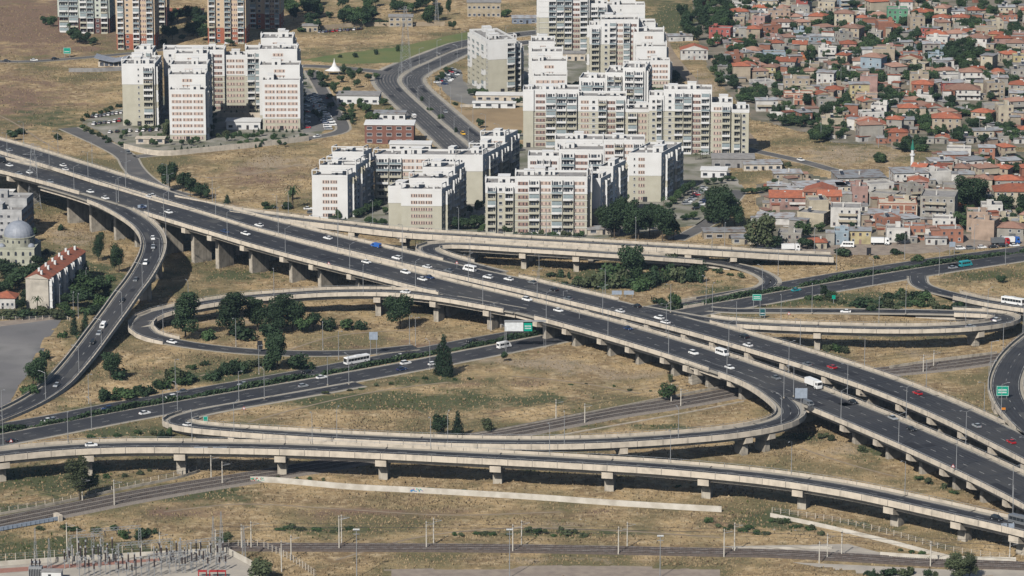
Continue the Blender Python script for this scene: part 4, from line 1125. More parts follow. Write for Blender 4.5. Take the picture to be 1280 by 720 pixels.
for poly, grp, y0, y1 in ((SH1, 'houses of the old hillside quarter', -8, 186), (SH2, G2, 190, 308)):
    y = y1
    if poly is SH1: print(nh)
    while y > y0:
        s_ = S(640, y)
        x = 815 + hr.random() * 20
        while x < 1290:
            px, py = x + hr.uniform(-3, 3), y + hr.uniform(-1.6, 1.6)
            w = hr.uniform(6.5, 12.5)
            x += (w + hr.uniform(.3, 6)) * s_
            if not inpoly(px, py, poly) or not inpoly(min(px + w * s_, 1284), py, poly):
                continue
            if any(((px + 5 - a) / c) ** 2 + ((py - b) / e) ** 2 < .8 for a, b, c, e in WOODS):
                continue
            g = U(px, py)
            if any(abs(q.x + 5 - g.x - w / 2) < 11.5 and abs(q.y - g.y) < 11 for q in placed[:41]):
                continue
            if nh >= (205 if poly is SH1 else 258):
                break
            house(px, py, w, hr.uniform(7.5, 10), hr.choice([1, 1, 1, 2, 2, 2, 3]), hr.choice(wl), hr.choice(rf), hr.choice([-25, -14, -8, -4, 0, 0, 6, 12, 20]), rng=hr, group=grp, frame=False)
            nh += 1
        y -= (15.5 if poly is SH1 else 15) * s_ * .2
# the many sheds, lean-tos and yard walls between the houses, too many to tell apart
def clutter(n):
    mb = MB(); ms = [WALLS['grey'], WALLS['beige'], WALLS['white'], BRICK, TILE, TILE2, SHEETR, GREYR, WALLS['peach'], DARKM]
    k = 0
    while k < n:
        big = hr.random() < .8
        x, y = (hr.uniform(862, 1285), hr.uniform(-6, 184)) if big else (hr.uniform(950, 1285), hr.uniform(195, 300))
        if not inpoly(x, y, SH1 if big else SH2): continue
        k += 1
        p = U(x, y); a = R(hr.choice([-20, -8, 0, 10, 25])); w, d, h = hr.uniform(2, 8), hr.uniform(2, 6), hr.choice([2.3, 2.6, 2.75, 5.4])
        if hr.random() < .25: w, d, h = hr.uniform(6, 16), .25, 1.8
        c, s_ = math.cos(a), math.sin(a)
        q = [(p.x + u * c - v * s_, p.y + u * s_ + v * c) for u, v in ((0, 0), (w, 0), (w, d), (0, d))]
        mb.prism(q, -.3, h, hr.choice([0, 0, 1, 1, 2, 2, 3, 8]))
        if d > 1:
            q = [(p.x + u * c - v * s_, p.y + u * s_ + v * c) for u, v in ((-.3, -.4), (w + .3, -.4), (w + .3, d + .3), (-.3, d + .3))]
            mb.prism(q, h + .003, h + .2, hr.choice([4, 4, 5, 6, 6, 7]))
            if hr.random() < .6:
                t = w * .3; q = [(p.x + u * c - v * s_, p.y + u * s_ + v * c) for u, v in ((t, -.04), (t + 1.2, -.04), (t + 1.2, 0), (t, 0))]
                mb.prism(q, .2, 2.0, 9)
    o = mb.build('sheds', ms)
    tag(o, 'sheds, lean-tos and yard walls crowded between the hillside houses', 'sheds', kind='stuff')
clutter(420)
# ================================================================ TREES AND SHRUBS
def leafm(n, c, c2):
    m = mat(n, c, 0.7, c2, 0.25, 3, 0.4, 0.6, rand=0.3, spec=0.15)
    return m
LEAF = {'dark': leafm('dark_foliage', (0.026, 0.047, 0.023), (0.042, 0.066, 0.031)), 'mid': leafm('mid_foliage', (0.04, 0.072, 0.028), (0.062, 0.095, 0.038)), 'olive': leafm('olive_foliage', (0.06, 0.075, 0.038), (0.085, 0.1, 0.05)), 'pine': leafm('pine_foliage', (0.02, 0.038, 0.02), (0.032, 0.052, 0.028))}

def crown(kind, seed, n, leaf, size):
    """leaf-sized faces spread through lobes; unit height and width"""
    r = random.Random(seed)
    lobes = []
    if kind == 'round':
        for _ in range(9):
            a, q = r.uniform(0, 6.28), r.uniform(.08, .34)
            lobes.append((q * math.cos(a), q * math.sin(a), r.uniform(.25, .8), r.uniform(.13, .24)))
        lobes.append((0, 0, .5, .28))
    elif kind == 'tall':
        for i in range(10):
            a, q = r.uniform(0, 6.28), r.uniform(.05, .3)
            lobes.append((q * math.cos(a), q * math.sin(a), .12 + .085 * i, r.uniform(.13, .24)))
        lobes.append((0, 0, .5, .3))
    elif kind == 'cone':
        for i in range(9):
            z = .07 + i * .1
            q = .34 * (1 - z) ** .8
            a = r.uniform(0, 6.28)
            lobes.append((q * .3 * math.cos(a), q * .3 * math.sin(a), z, q + .04))
    else:  # bush
        for _ in range(7):
            a, q = r.uniform(0, 6.28), r.uniform(.05, .33)
            lobes.append((q * math.cos(a), q * math.sin(a), r.uniform(.2, .55), r.uniform(.14, .3)))
    P_, F_ = [], []
    rs = np.random.RandomState(seed)
    wts = np.array([l[3] ** 2 for l in lobes]); wts /= wts.sum()
    L_ = np.array(lobes)[rs.choice(len(lobes), n, p=wts)]
    d = rs.normal(size=(n, 3)); d /= np.linalg.norm(d, axis=1)[:, None]
    rad = L_[:, 3:4] * rs.uniform(.55, 1.12, (n, 1))
    c = L_[:, :3] + d * rad
    c[:, 2] = np.clip(c[:, 2], .0, 1.0)
    nn = d + rs.normal(size=(n, 3)) * .7
    nn /= np.linalg.norm(nn, axis=1)[:, None]
    u = np.cross(nn, rs.normal(size=(n, 3))); u /= np.linalg.norm(u, axis=1)[:, None]
    w = np.cross(nn, u)
    s_ = size * rs.uniform(.6, 1.3, (n, 1))
    quad = np.stack([c - u * s_, c - w * s_ * .8, c + u * s_, c + w * s_ * .8], 1).reshape(-1, 3)
    me = bpy.data.meshes.new('crown')
    me.vertices.add(len(quad)); me.vertices.foreach_set('co', quad.ravel())
    me.loops.add(n * 4); me.loops.foreach_set('vertex_index', np.arange(n * 4))
    me.polygons.add(n); me.polygons.foreach_set('loop_start', np.arange(0, n * 4, 4)); me.polygons.foreach_set('loop_total', np.full(n, 4))
    me.update()
    me.materials.append(LEAF[leaf])
    return me

CR = {}
for kind, leafs in (('round', ('dark', 'mid', 'olive')), ('tall', ('dark', 'olive')), ('cone', ('pine',)), ('bush', ('dark', 'mid', 'olive'))):
    for lf in leafs:
        CR[kind, lf] = [crown(kind, 11 * len(CR) + k, {'round': 1500, 'tall': 1500, 'cone': 1300, 'bush': 500}[kind], lf, {'round': .045, 'tall': .042, 'cone': .04, 'bush': .075}[kind]) for k in range(4)]
BIG = {('round', 'dark'): [crown('round', 91 + k, 5000, 'dark', .027) for k in range(3)], ('tall', 'dark'): [crown('tall', 95 + k, 5000, 'dark', .026) for k in range(3)], ('tall', 'olive'): [crown('tall', 99 + k, 4500, 'olive', .026) for k in range(2)]}

def trunk_mesh(seed, k):
    r = random.Random(seed)
    mb = MB()
    mb.tube((0, 0, -.03), (0, 0, .35), .022, .017, 6)
    mb.tube((0, 0, .34), (.02, 0, .8), .017, .006, 5)
    for i in range(4):
        a = i * 1.57 + r.uniform(-.5, .5)
        z = r.uniform(.25, .5)
        mb.tube((0, 0, z), (.24 * math.cos(a) * k, .24 * math.sin(a) * k, z + r.uniform(.15, .32)), .01, .003, 4)
    return mb.mesh('trunk', BARK)
TR = [trunk_mesh(k, 1) for k in range(3)]
STEM = [trunk_mesh(k, .5) for k in range(10, 12)]

def palm_mesh():
    mb = MB()
    for i in range(16):
        a = i * 6.283 / 16; e = .5 + .5 * ((i * 7) % 3)
        p0, dx, dy = Vector((0, 0, .78)), math.cos(a), math.sin(a)
        pts = [p0 + Vector((dx * t * .38, dy * t * .38, .18 * e * math.sin(t * 2.2) - .2 * t * t)) for t in (0, .35, .7, 1)]
        for k in range(3):
            w = .03 if k < 2 else .02
            sx, sy = -dy * w, dx * w
            q0, q1 = pts[k], pts[k + 1]
            mb.quad([(q0.x + sx, q0.y + sy, q0.z), (q1.x + sx, q1.y + sy, q1.z), (q1.x - sx, q1.y - sy, q1.z), (q0.x - sx, q0.y - sy, q0.z)])
    return mb.mesh('crown', LEAF['mid'])
PALM = palm_mesh()
PT = MB().tube((0, 0, -.02), (0, 0, .79), .03, .022, 6).mesh('trunk', BARK)
TREEP = []

DESC = {('round', 'dark'): 'dark green broad-crowned tree', ('round', 'mid'): 'mid green broad-crowned tree', ('round', 'olive'): 'olive green broad-crowned tree', ('tall', 'dark'): 'tall dark loose-crowned tree', ('tall', 'olive'): 'tall olive loose-crowned tree', ('cone', 'pine'): 'dark conical tree', ('palm', 'mid'): 'palm tree', ('bush', 'dark'): 'dark green shrub', ('bush', 'mid'): 'mid green shrub', ('bush', 'olive'): 'olive shrub'}

def tree(px, py, hpx, wpx, kind='round', leaf='dark', label=None, rng=rnd):
    """base pixel, height and width in pixels of the photograph"""
    s_ = S(px, py)
    h, w = hpx / s_ / .97, wpx / s_
    p = U(px, py)
    TREEP.append((px, py))
    nm = {'cone': 'conifer_tree', 'palm': 'palm_tree', 'bush': 'shrub'}.get(kind, 'tree')
    root = empty(nm, p, rng.uniform(0, 6.28))
    if kind == 'palm':
        inst('crown', PALM, root, sc=(h, h, h)); inst('trunk', PT, root, sc=(h, h, h))
    elif kind == 'bush':
        inst('foliage', rng.choice(CR[kind, leaf]), root, (0, 0, -.1 * h), sc=(w * 1.25, w * 1.25, h * 1.3))
        inst('stem', rng.choice(STEM), root, sc=(w, w, h * .9))
    else:
        big = hpx > 30 and (kind, leaf) in BIG
        c0 = {'round': .12, 'tall': .22, 'cone': .03}[kind] * h
        leaf = 'dark' if (kind, leaf) == ('tall', 'mid') else leaf
        inst('crown', rng.choice(BIG[kind, leaf] if big else CR[kind, leaf]), root, (0, 0, c0), sc=(w * 1.12 if kind != 'cone' else w * 1.05, w * 1.12 if kind != 'cone' else w * 1.05, (h - c0) * 1.04))
        inst('trunk', rng.choice(TR), root, sc=(h, h, h))
    cat = {'bush': 'shrub', 'palm': 'palm tree'}.get(kind, 'tree')
    grp = {'bush': 'shrubs on the dry ground', 'palm': 'palm trees'}.get(kind, 'trees among the roads and houses')
    tag(root, label or DESC.get((kind, leaf), 'tall dark loose-crowned tree'), cat, grp, auto=False if label else 'place')
    return root

# more landmarks to tell things apart by
for ph, x, y in (('the mosque', 28, 330), ('the red-roofed row building', 68, 380), ('the asphalt yard', 35, 460), ('the left loop ramp tip', 180, 415), ('the billboard', 467, 440), ('the overhead sign gantry', 655, 432),
                 ('the stepped western blocks', 290, 165), ('the west road', 150, 200), ('the white pavilion tent', 388 + 30, 92), ('the brick restaurant', 505, 178), ('the boulevard', 520, 130), ('the northern estate', 640, 120), ('the lone balcony block', 870, 195),
                 ('the shaded southern flank', 800, 270), ('the leftmost southern block', 425, 275), ('the straight ramp end', 965, 322), ('the green highway sign', 946, 385), ('the right loop ramp', 1120, 400), ('the substation', 150, 700), ('the graffiti wall', 430, 612), ('the front railway', 760, 690), ('the main hairpin ramp', 985, 545), ('the main railway', 700, 530), ('the pale green tower', 90, 42), ('the yellowish tower', 285, 55), ('the lattice tower', 43, 262), ('the green ramp sign', 524, 318), ('the street', 860, 295), ('the concrete apron', 1080, 690)):
    land(ph, U(x, y))

tree(232, 424, 57, 44, 'tall', 'dark', 'tall loose-crowned tree inside the left loop ramp, leftmost of its cluster')
tree(288, 420, 53, 48, 'tall', 'dark', 'tall loose-crowned tree in the left loop, second of its cluster')
tree(322, 416, 44, 38, 'tall', 'dark'); tree(345, 418, 47, 44, 'tall', 'dark'); tree(366, 416, 43, 38, 'round', 'dark')
tree(392, 414, 26, 24, 'round', 'dark'); tree(380, 418, 22, 24, 'round', 'mid'); tree(410, 412, 18, 22, 'bush', 'dark'); tree(432, 412, 14, 20, 'bush', 'mid'); tree(452, 412, 14, 14, 'bush', 'dark'); tree(300, 424, 22, 34, 'bush', 'dark')
tree(340, 420, 22, 34, 'bush', 'dark'); tree(260, 424, 18, 18, 'bush', 'mid')
tree(500, 411, 43, 38, 'round', 'dark', 'big dark tree standing in front of the loop ramp deck')
tree(555, 470, 52, 24, 'cone', 'pine', 'tall dark conifer beside the ground highway')
tree(549, 469, 40, 16, 'cone', 'pine'); tree(562, 471, 34, 15, 'cone', 'pine')
tree(347, 462, 48, 36, 'round', 'dark', 'broad dark tree beside the highway left of the bus')
tree(375, 461, 20, 28, 'bush', 'dark'); tree(336, 462, 22, 22, 'bush', 'dark')
tree(138, 475, 36, 30, 'round', 'dark', 'dark round tree on the slope beside the left ramp'); tree(150, 475, 16, 24, 'bush', 'dark')
tree(42, 484, 38, 36, 'round', 'dark', 'broad dark tree at the edge of the asphalt yard'); tree(35, 492, 16, 20, 'bush', 'mid'); tree(56, 450, 16, 14, 'bush', 'dark'); tree(80, 424, 14, 12, 'bush', 'mid'); tree(93, 418, 26, 14, 'cone', 'pine'); tree(107, 414, 26, 14, 'cone', 'pine'); tree(102, 428, 16, 14, 'bush', 'dark')
tree(123, 327, 34, 17, 'tall', 'dark', 'slim dark tree left of its twin under the left ramp'); tree(149, 342, 38, 22, 'round', 'dark', 'dark egg-shaped tree against the left ramp pier')
for x, y, h, w, lf in ((112, 376, 32, 42, 'mid'), (97, 386, 26, 34, 'dark'), (104, 362, 28, 24, 'dark'), (130, 370, 22, 24, 'dark'), (86, 384, 20, 22, 'dark'), (80, 392, 16, 20, 'mid'), (120, 398, 16, 24, 'dark'), (124, 362, 20, 20, 'dark'), (106, 352, 26, 18, 'dark'), (128, 386, 18, 26, 'mid'), (112, 392, 14, 24, 'mid'), (92, 366, 20, 16, 'dark'), (145, 372, 10, 18, 'mid'), (138, 352, 10, 14, 'mid'),
                       (8, 350, 26, 34, 'dark'), (24, 362, 26, 34, 'dark'), (38, 352, 24, 26, 'dark'), (48, 336, 18, 18, 'dark'), (0, 372, 20, 26, 'dark'), (12, 366, 18, 20, 'mid'), (30, 372, 14, 16, 'dark'), (28, 290, 30, 20, 'dark'), (40, 305, 22, 16, 'mid'), (36, 278, 18, 16, 'dark'), (55, 318, 8, 10, 'dark'), (76, 289, 9, 10, 'dark'), (28, 388, 16, 14, 'dark'), (55, 396, 14, 24, 'olive'), (36, 397, 13, 24, 'dark'), (72, 398, 12, 20, 'olive'), (10, 398, 12, 26, 'olive'), (88, 396, 10, 16, 'mid')):
    tree(x, y, h, w, 'round' if h > 15 else 'bush', lf)
tree(47, 392, 22, 14, 'palm', 'mid')
hr = random.Random(5)
# belts: list of (x0, y0, x1, y1, count, height px, spread px)
for x0, y0, x1, y1, n, h, w in ((124, 500, 150, 498, 4, 14, 18), (152, 498, 200, 488, 7, 17, 22), (202, 484, 242, 476, 7, 18, 22), (232, 462, 262, 456, 4, 9, 8), (262, 475, 303, 464, 6, 16, 20), (305, 460, 330, 455, 3, 12, 16),
                                (680, 345, 745, 352, 5, 9, 10), (705, 360, 760, 362, 7, 12, 16), (748, 358, 800, 356, 12, 22, 26), (800, 360, 832, 352, 9, 22, 24), (830, 335, 885, 335, 8, 17, 17), (836, 350, 875, 352, 8, 19, 19), (885, 338, 930, 348, 4, 8, 10), (815, 380, 850, 386, 3, 14, 16),
                                (1070, 382, 1120, 386, 9, 13, 22), (1110, 372, 1160, 376, 9, 12, 20), (1130, 384, 1215, 388, 9, 11, 20), (1005, 374, 1060, 378, 4, 8, 14), (1030, 438, 1060, 444, 3, 12, 22),
                                (70, 594, 150, 600, 3, 5, 12), (140, 596, 200, 592, 3, 7, 12), (100, 548, 200, 546, 5, 6, 14), (205, 548, 216, 546, 2, 14, 12), (380, 500, 560, 470, 9, 4, 8), (560, 478, 590, 472, 2, 4, 8),
                                (700, 478, 820, 490, 5, 3, 6), (395, 665, 440, 665, 4, 6, 14), (655, 668, 735, 668, 8, 7, 14), (560, 668, 640, 672, 6, 5, 12), (345, 665, 380, 662, 4, 6, 14), (880, 655, 960, 668, 8, 7, 16), (960, 650, 1030, 668, 8, 7, 14), (1120, 690, 1170, 698, 4, 6, 12), (1085, 720, 1180, 722, 6, 12, 16), (40, 660, 190, 668, 7, 6, 20), (150, 676, 200, 672, 3, 12, 20), (265, 676, 290, 672, 2, 12, 16),
                                (1075, 568, 1100, 560, 3, 9, 14), (1140, 600, 1200, 620, 4, 8, 12), (1000, 548, 1050, 552, 3, 8, 14), (500, 612, 620, 618, 5, 5, 9), (760, 600, 860, 610, 4, 4, 8), (340, 600, 420, 600, 4, 6, 10)):
    for i in range(n):
        t = (i + .5) / n + hr.uniform(-.3, .3) / n
        tree(x0 + (x1 - x0) * t + hr.uniform(-2, 2), y0 + (y1 - y0) * t + hr.uniform(-3, 2.5), h * hr.uniform(.5, 1.25), w * hr.uniform(.5, 1.15), 'bush', hr.choice(['dark', 'mid', 'dark', 'olive'] if h > 8 else ['mid', 'olive']), rng=hr)
tree(1090, 390, 9, 14, 'bush', 'dark')
tree(1030, 374, 18, 14, 'tall', 'dark'); tree(1038, 375, 12, 14, 'round', 'dark'); tree(842, 386, 22, 18, 'round', 'mid'); tree(1252, 356, 12, 12, 'round', 'dark')
tree(1055, 320, 12, 22, 'bush', 'dark'); tree(1122, 318, 9, 14, 'bush', 'dark'); tree(1146, 326, 9, 15, 'bush', 'mid'); tree(1096, 324, 6, 8, 'bush', 'dark'); tree(950, 330, 8, 14, 'bush', 'mid')
tree(790, 352, 46, 44, 'round', 'dark', 'big dark tree rising in front of the double ramp decks')
tree(876, 330, 14, 12, 'tall', 'dark')
for x, y, h, w in ((212, 238, 35, 28), (228, 240, 26, 22), (238, 246, 26, 20), (250, 248, 20, 20), (258, 250, 14, 12)):
    tree(x, y, h, w, 'round', 'dark')
tree(284, 255, 12, 12, 'cone', 'pine'); tree(365, 250, 14, 10, 'round', 'dark'); tree(366, 262, 30, 14, 'palm', 'mid'); tree(358, 262, 10, 14, 'bush', 'dark'); tree(340, 262, 8, 14, 'bush', 'mid'); tree(330, 258, 8, 12, 'bush', 'dark')
for x, y, h, w in ((768, 298, 44, 40), (798, 300, 46, 40), (828, 302, 44, 38), (812, 296, 40, 34), (783, 290, 44, 34), (756, 292, 30, 26), (842, 300, 30, 20)):
    tree(x, y, h, w, 'round', 'dark')
tree(903, 287, 54, 44, 'round', 'dark', 'large dark tree beside the street below the pavilion'); tree(892, 280, 40, 28, 'tall', 'dark'); tree(918, 286, 36, 28, 'round', 'dark'); tree(910, 262, 22, 20, 'round', 'mid')
tree(955, 314, 44, 40, 'round', 'olive', 'large brownish tree left of the parked lorry'); tree(940, 312, 24, 20, 'round', 'dark'); tree(968, 314, 22, 20, 'round', 'dark')
tree(1212, 264, 42, 44, 'tall', 'dark', 'tallest dark tree in the lower houses'); tree(1226, 262, 36, 30, 'tall', 'dark'); tree(1200, 262, 32, 26, 'tall', 'dark'); tree(1206, 288, 26, 26, 'round', 'mid'); tree(1258, 266, 24, 22, 'round', 'dark'); tree(1276, 268, 26, 20, 'round', 'dark'); tree(1246, 262, 18, 16, 'round', 'dark')
tree(1272, 298, 14, 14, 'round', 'dark'); tree(1126, 306, 16, 16, 'round', 'dark'); tree(1070, 302, 20, 11, 'cone', 'pine'); tree(1003, 300, 24, 24, 'round', 'mid'); tree(1024, 290, 12, 16, 'round', 'mid'); tree(1008, 312, 16, 22, 'round', 'dark'); tree(1014, 308, 12, 14, 'bush', 'dark')
tree(100, 625, 52, 34, 'tall', 'olive', 'olive green tree in front of the nearest ramp viaduct'); tree(112, 620, 30, 20, 'round', 'dark')
tree(548, 547, 30, 24, 'round', 'dark', 'dark round tree behind the ramp, left of the pair'); tree(572, 547, 34, 20, 'cone', 'pine', 'dark pointed tree behind the ramp, right of the pair'); tree(609, 541, 20, 18, 'round', 'olive', 'small olive tree right of the pair behind the ramp')
tree(836, 502, 24, 24, 'round', 'mid', 'green bushy tree beside the railway under the viaduct edge'); tree(838, 480, 12, 8, 'tall', 'olive'); tree(630, 452, 14, 12, 'round', 'dark')
tree(325, 728, 30, 38, 'round', 'olive', 'round tree cut by the bottom edge beside the fence'); tree(1195, 726, 34, 40, 'tall', 'olive', 'loose olive tree cut by the bottom edge at the right'); tree(1212, 724, 32, 26, 'tall', 'olive'); tree(1092, 724, 14, 12, 'cone', 'pine')
# hills and tree lines at the top
for x, y, h, w in ((57, 32, 12, 14), (66, 34, 16, 14), (84, 40, 14, 12), (96, 54, 20, 18), (106, 56, 16, 18), (116, 58, 12, 14), (88, 48, 12, 12), (20, 168, 8, 18), (12, 172, 10, 12), (71, 174, 8, 12), (18, 176, 12, 12), (205, 18, 14, 12), (222, 22, 12, 14), (235, 26, 14, 16), (215, 42, 8, 12), (240, 44, 10, 14), (206, 56, 8, 10), (252, 34, 14, 14), (288, 58, 10, 14), (214, 30, 12, 12), (247, 24, 12, 12), (228, 52, 10, 12),
                (362, 14, 16, 20), (382, 18, 18, 18), (396, 22, 18, 18), (386, 34, 12, 16), (398, 38, 14, 14), (430, 28, 20, 18), (444, 30, 22, 20), (456, 30, 22, 18), (468, 20, 14, 10), (494, 16, 14, 14), (506, 16, 16, 16), (514, 18, 14, 12), (538, 24, 20, 14), (548, 26, 20, 12), (480, 32, 8, 18), (560, 20, 22, 9), (566, 38, 12, 10), (634, 22, 12, 14), (376, 40, 8, 14), (412, 24, 10, 12), (357, 8, 12, 12), (346, 6, 10, 10),
                (388, 100, 14, 12), (400, 98, 10, 10), (408, 108, 8, 14), (430, 94, 14, 10), (440, 104, 16, 10), (446, 110, 12, 10), (458, 142, 14, 12), (462, 150, 12, 12), (428, 128, 14, 8), (430, 150, 8, 16), (448, 92, 8, 8), (402, 106, 14, 12), (480, 132, 10, 12), (488, 140, 8, 10), (570, 132, 5, 6), (551, 148, 6, 10), (536, 138, 5, 8), (570, 165, 6, 7), (601, 160, 12, 12), (527, 126, 6, 6), (425, 72, 4, 5), (497, 64, 8, 6), (470, 68, 8, 6), (445, 72, 7, 6)):
    tree(x, y, h, w, 'round' if h >= 10 else 'bush', hr.choice(['dark', 'dark', 'mid']), rng=hr)
# planting round the estates
for i in range(46):
    x = hr.choice([hr.uniform(350, 412), hr.uniform(420, 472), hr.uniform(484, 566), hr.uniform(205, 255)])
    y = hr.uniform(6, 34) if x > 340 else hr.uniform(20, 52)
    tree(x, y, hr.uniform(12, 20), hr.uniform(13, 22), 'round', hr.choice(['dark', 'dark', 'mid']), rng=hr)
for i in range(26):
    tree(hr.uniform(392, 470), hr.uniform(94, 160), hr.uniform(7, 13), hr.uniform(7, 12), 'round', hr.choice(['dark', 'mid']), rng=hr)
for x0, y0, x1, y1, n, h, w, kd in ((98, 152, 152, 134, 7, 6, 8, 'bush'), (100, 158, 140, 180, 6, 7, 7, 'bush'), (172, 164, 210, 160, 5, 6, 8, 'bush'), (158, 156, 160, 158, 2, 10, 9, 'round'), (206, 176, 212, 172, 3, 18, 9, 'tall'), (262, 172, 322, 170, 9, 7, 7, 'bush'), (264, 168, 268, 140, 4, 12, 10, 'round'), (328, 140, 334, 150, 4, 12, 10, 'round'), (215, 190, 330, 184, 16, 6, 5, 'cone'), (340, 180, 385, 174, 6, 6, 5, 'cone'), (270, 143, 330, 143, 8, 5, 4, 'cone'), (378, 96, 378, 160, 8, 8, 8, 'round'), (312, 165, 378, 166, 8, 5, 4, 'cone'),
                               (586, 118, 612, 124, 6, 10, 10, 'round'), (545, 106, 562, 88, 5, 8, 9, 'round'), (614, 122, 655, 122, 6, 6, 4, 'cone'), (640, 132, 655, 128, 3, 8, 8, 'round'), (700, 112, 735, 108, 5, 9, 10, 'round'), (800, 118, 835, 116, 6, 7, 10, 'round'), (836, 112, 846, 100, 4, 14, 12, 'round'), (745, 62, 760, 66, 2, 8, 8, 'round'),
                               (396, 276, 436, 278, 4, 6, 5, 'cone'), (442, 274, 468, 262, 6, 12, 12, 'round'), (460, 280, 480, 282, 3, 9, 10, 'round'), (470, 264, 480, 250, 3, 11, 12, 'round'), (568, 288, 602, 284, 7, 14, 16, 'round'), (586, 270, 604, 262, 3, 12, 12, 'round'), (640, 296, 732, 297, 11, 8, 9, 'bush'), (740, 286, 756, 280, 3, 12, 10, 'palm'), (776, 268, 784, 246, 3, 14, 10, 'round'), (828, 262, 832, 256, 2, 14, 12, 'palm'), (836, 258, 868, 236, 6, 12, 11, 'round'), (868, 200, 890, 198, 5, 10, 8, 'palm'), (896, 202, 926, 204, 5, 8, 10, 'round'), (864, 240, 900, 262, 7, 12, 8, 'palm'), (880, 232, 920, 226, 5, 8, 10, 'round'), (930, 244, 960, 240, 4, 8, 12, 'round'), (630, 184, 652, 190, 4, 12, 12, 'round'), (645, 170, 652, 172, 1, 8, 8, 'round'), (500, 296, 580, 302, 6, 7, 10, 'bush'), (940, 205, 990, 208, 5, 7, 10, 'bush')):
    for i in range(n):
        t = (i + .5) / n
        tree(x0 + (x1 - x0) * t + hr.uniform(-1.5, 1.5), y0 + (y1 - y0) * t + hr.uniform(-1, 1), h * hr.uniform(.8, 1.2), w * hr.uniform(.85, 1.15), kd, {'cone': 'pine', 'palm': 'mid'}.get(kd) or hr.choice(['dark', 'mid', 'dark'] if kd == 'round' else ['dark', 'mid', 'olive']), rng=hr)
for i in range(60):
    x = hr.uniform(395, 900); y = 300 - abs(x - 640) * .05 - hr.uniform(4, 30)
    tree(x, y, hr.uniform(7, 13), hr.uniform(8, 13), 'round', hr.choice(['dark', 'mid', 'mid']), rng=hr)
for i in range(40):
    tree(hr.uniform(150, 385), hr.uniform(170, 184), hr.uniform(5, 10), hr.uniform(5, 9), 'round', hr.choice(['dark', 'mid', 'mid']), rng=hr)
# the wooded places of the quarter
for (cx, cy, rx, ry), n, h, w in zip(WOODS, (26, 18, 12, 13, 12, 7, 0, 0, 30, 9, 10, 2, 7, 0, 0, 4, 4) + (14,) * 24, (15, 11, 12, 13, 13, 9, 0, 0, 18, 13, 10, 14, 9, 0, 0, 10, 13) + (12,) * 24, (20, 15, 13, 16, 15, 10, 0, 0, 17, 14, 13, 14, 12, 0, 0, 12, 8) + (14,) * 24):
    for i in range(n):
        a, q = hr.uniform(0, 6.28), math.sqrt(hr.random())
        tree(cx + math.cos(a) * q * rx, cy + 6 + math.sin(a) * q * ry, h * hr.uniform(.75, 1.25), w * hr.uniform(.8, 1.2), 'round', hr.choice(['dark', 'dark', 'mid']), rng=hr)
k = 0
while k < 330:
    x, y = hr.uniform(870, 1280), hr.uniform(0, 180)
    if inpoly(x, y, SH1):
        tree(x, y, hr.uniform(9, 17), hr.uniform(9, 18), 'round', hr.choice(['dark', 'dark', 'mid']), rng=hr); k += 1
k = 0
while k < 44:
    x, y = hr.uniform(950, 1280), hr.uniform(200, 300)
    if inpoly(x, y, SH2):
        tree(x, y, hr.uniform(8, 12), hr.uniform(8, 14), 'round', hr.choice(['dark', 'mid']), rng=hr); k += 1

# ---------------------------------------------------------------- hedge in the highway median
def hedge(path_a, path_b, label, d0, d1, h=2.0, w=1.9, n=46):
    V, F = [], []
    rs = np.random.RandomState(3)
    d = d0
    while d < d1:
        a, na = path_a.at(d)
        b, _ = path_b.at(d * path_b.d[-1] / path_a.d[-1])
        k_ = path_b.near(a); b = min((path_b.p[q] for q in range(max(0, k_ - 1), min(len(path_b.p), k_ + 2))), key=lambda v: (v - a).length)
        gap = abs((b - a).dot(na))
        c = a - na * (path_a.w / 2 + (gap - path_a.w / 2 - path_b.w / 2) * .45)
        nrm = na; t = Vector((-nrm.y, nrm.x, 0))
        hv = .75 + .25 * math.sin(d * .11) + .18 * math.sin(d * .37 + 1); 
        if math.sin(d * .053) > .985: hv *= .3
        for _ in range(int(n * min(1, hv + .1))):
            p = c + nrm * rs.uniform(-w / 2, w / 2) + t * rs.uniform(-.8, .8) + Vector((0, 0, h * hv * rs.uniform(.05, 1)))
            u = Vector(rs.normal(size=3)).normalized(); v = u.orthogonal().normalized()
            q = rs.uniform(.3, .6)
            m_ = len(V)
            V.extend([tuple(p + u * q), tuple(p + v * q), tuple(p - u * q), tuple(p - v * q)]); F.append((m_, m_ + 1, m_ + 2, m_ + 3))
        d += 1.6
    me = bpy.data.meshes.new('hedge'); me.from_pydata(V, [], F); me.materials.append(LEAF['dark'])
    tag(inst('hedge', me), label, 'hedge')
hedge(HU, HL, 'long clipped dark hedge between the two highway carriageways', 0, HU.d[-1])

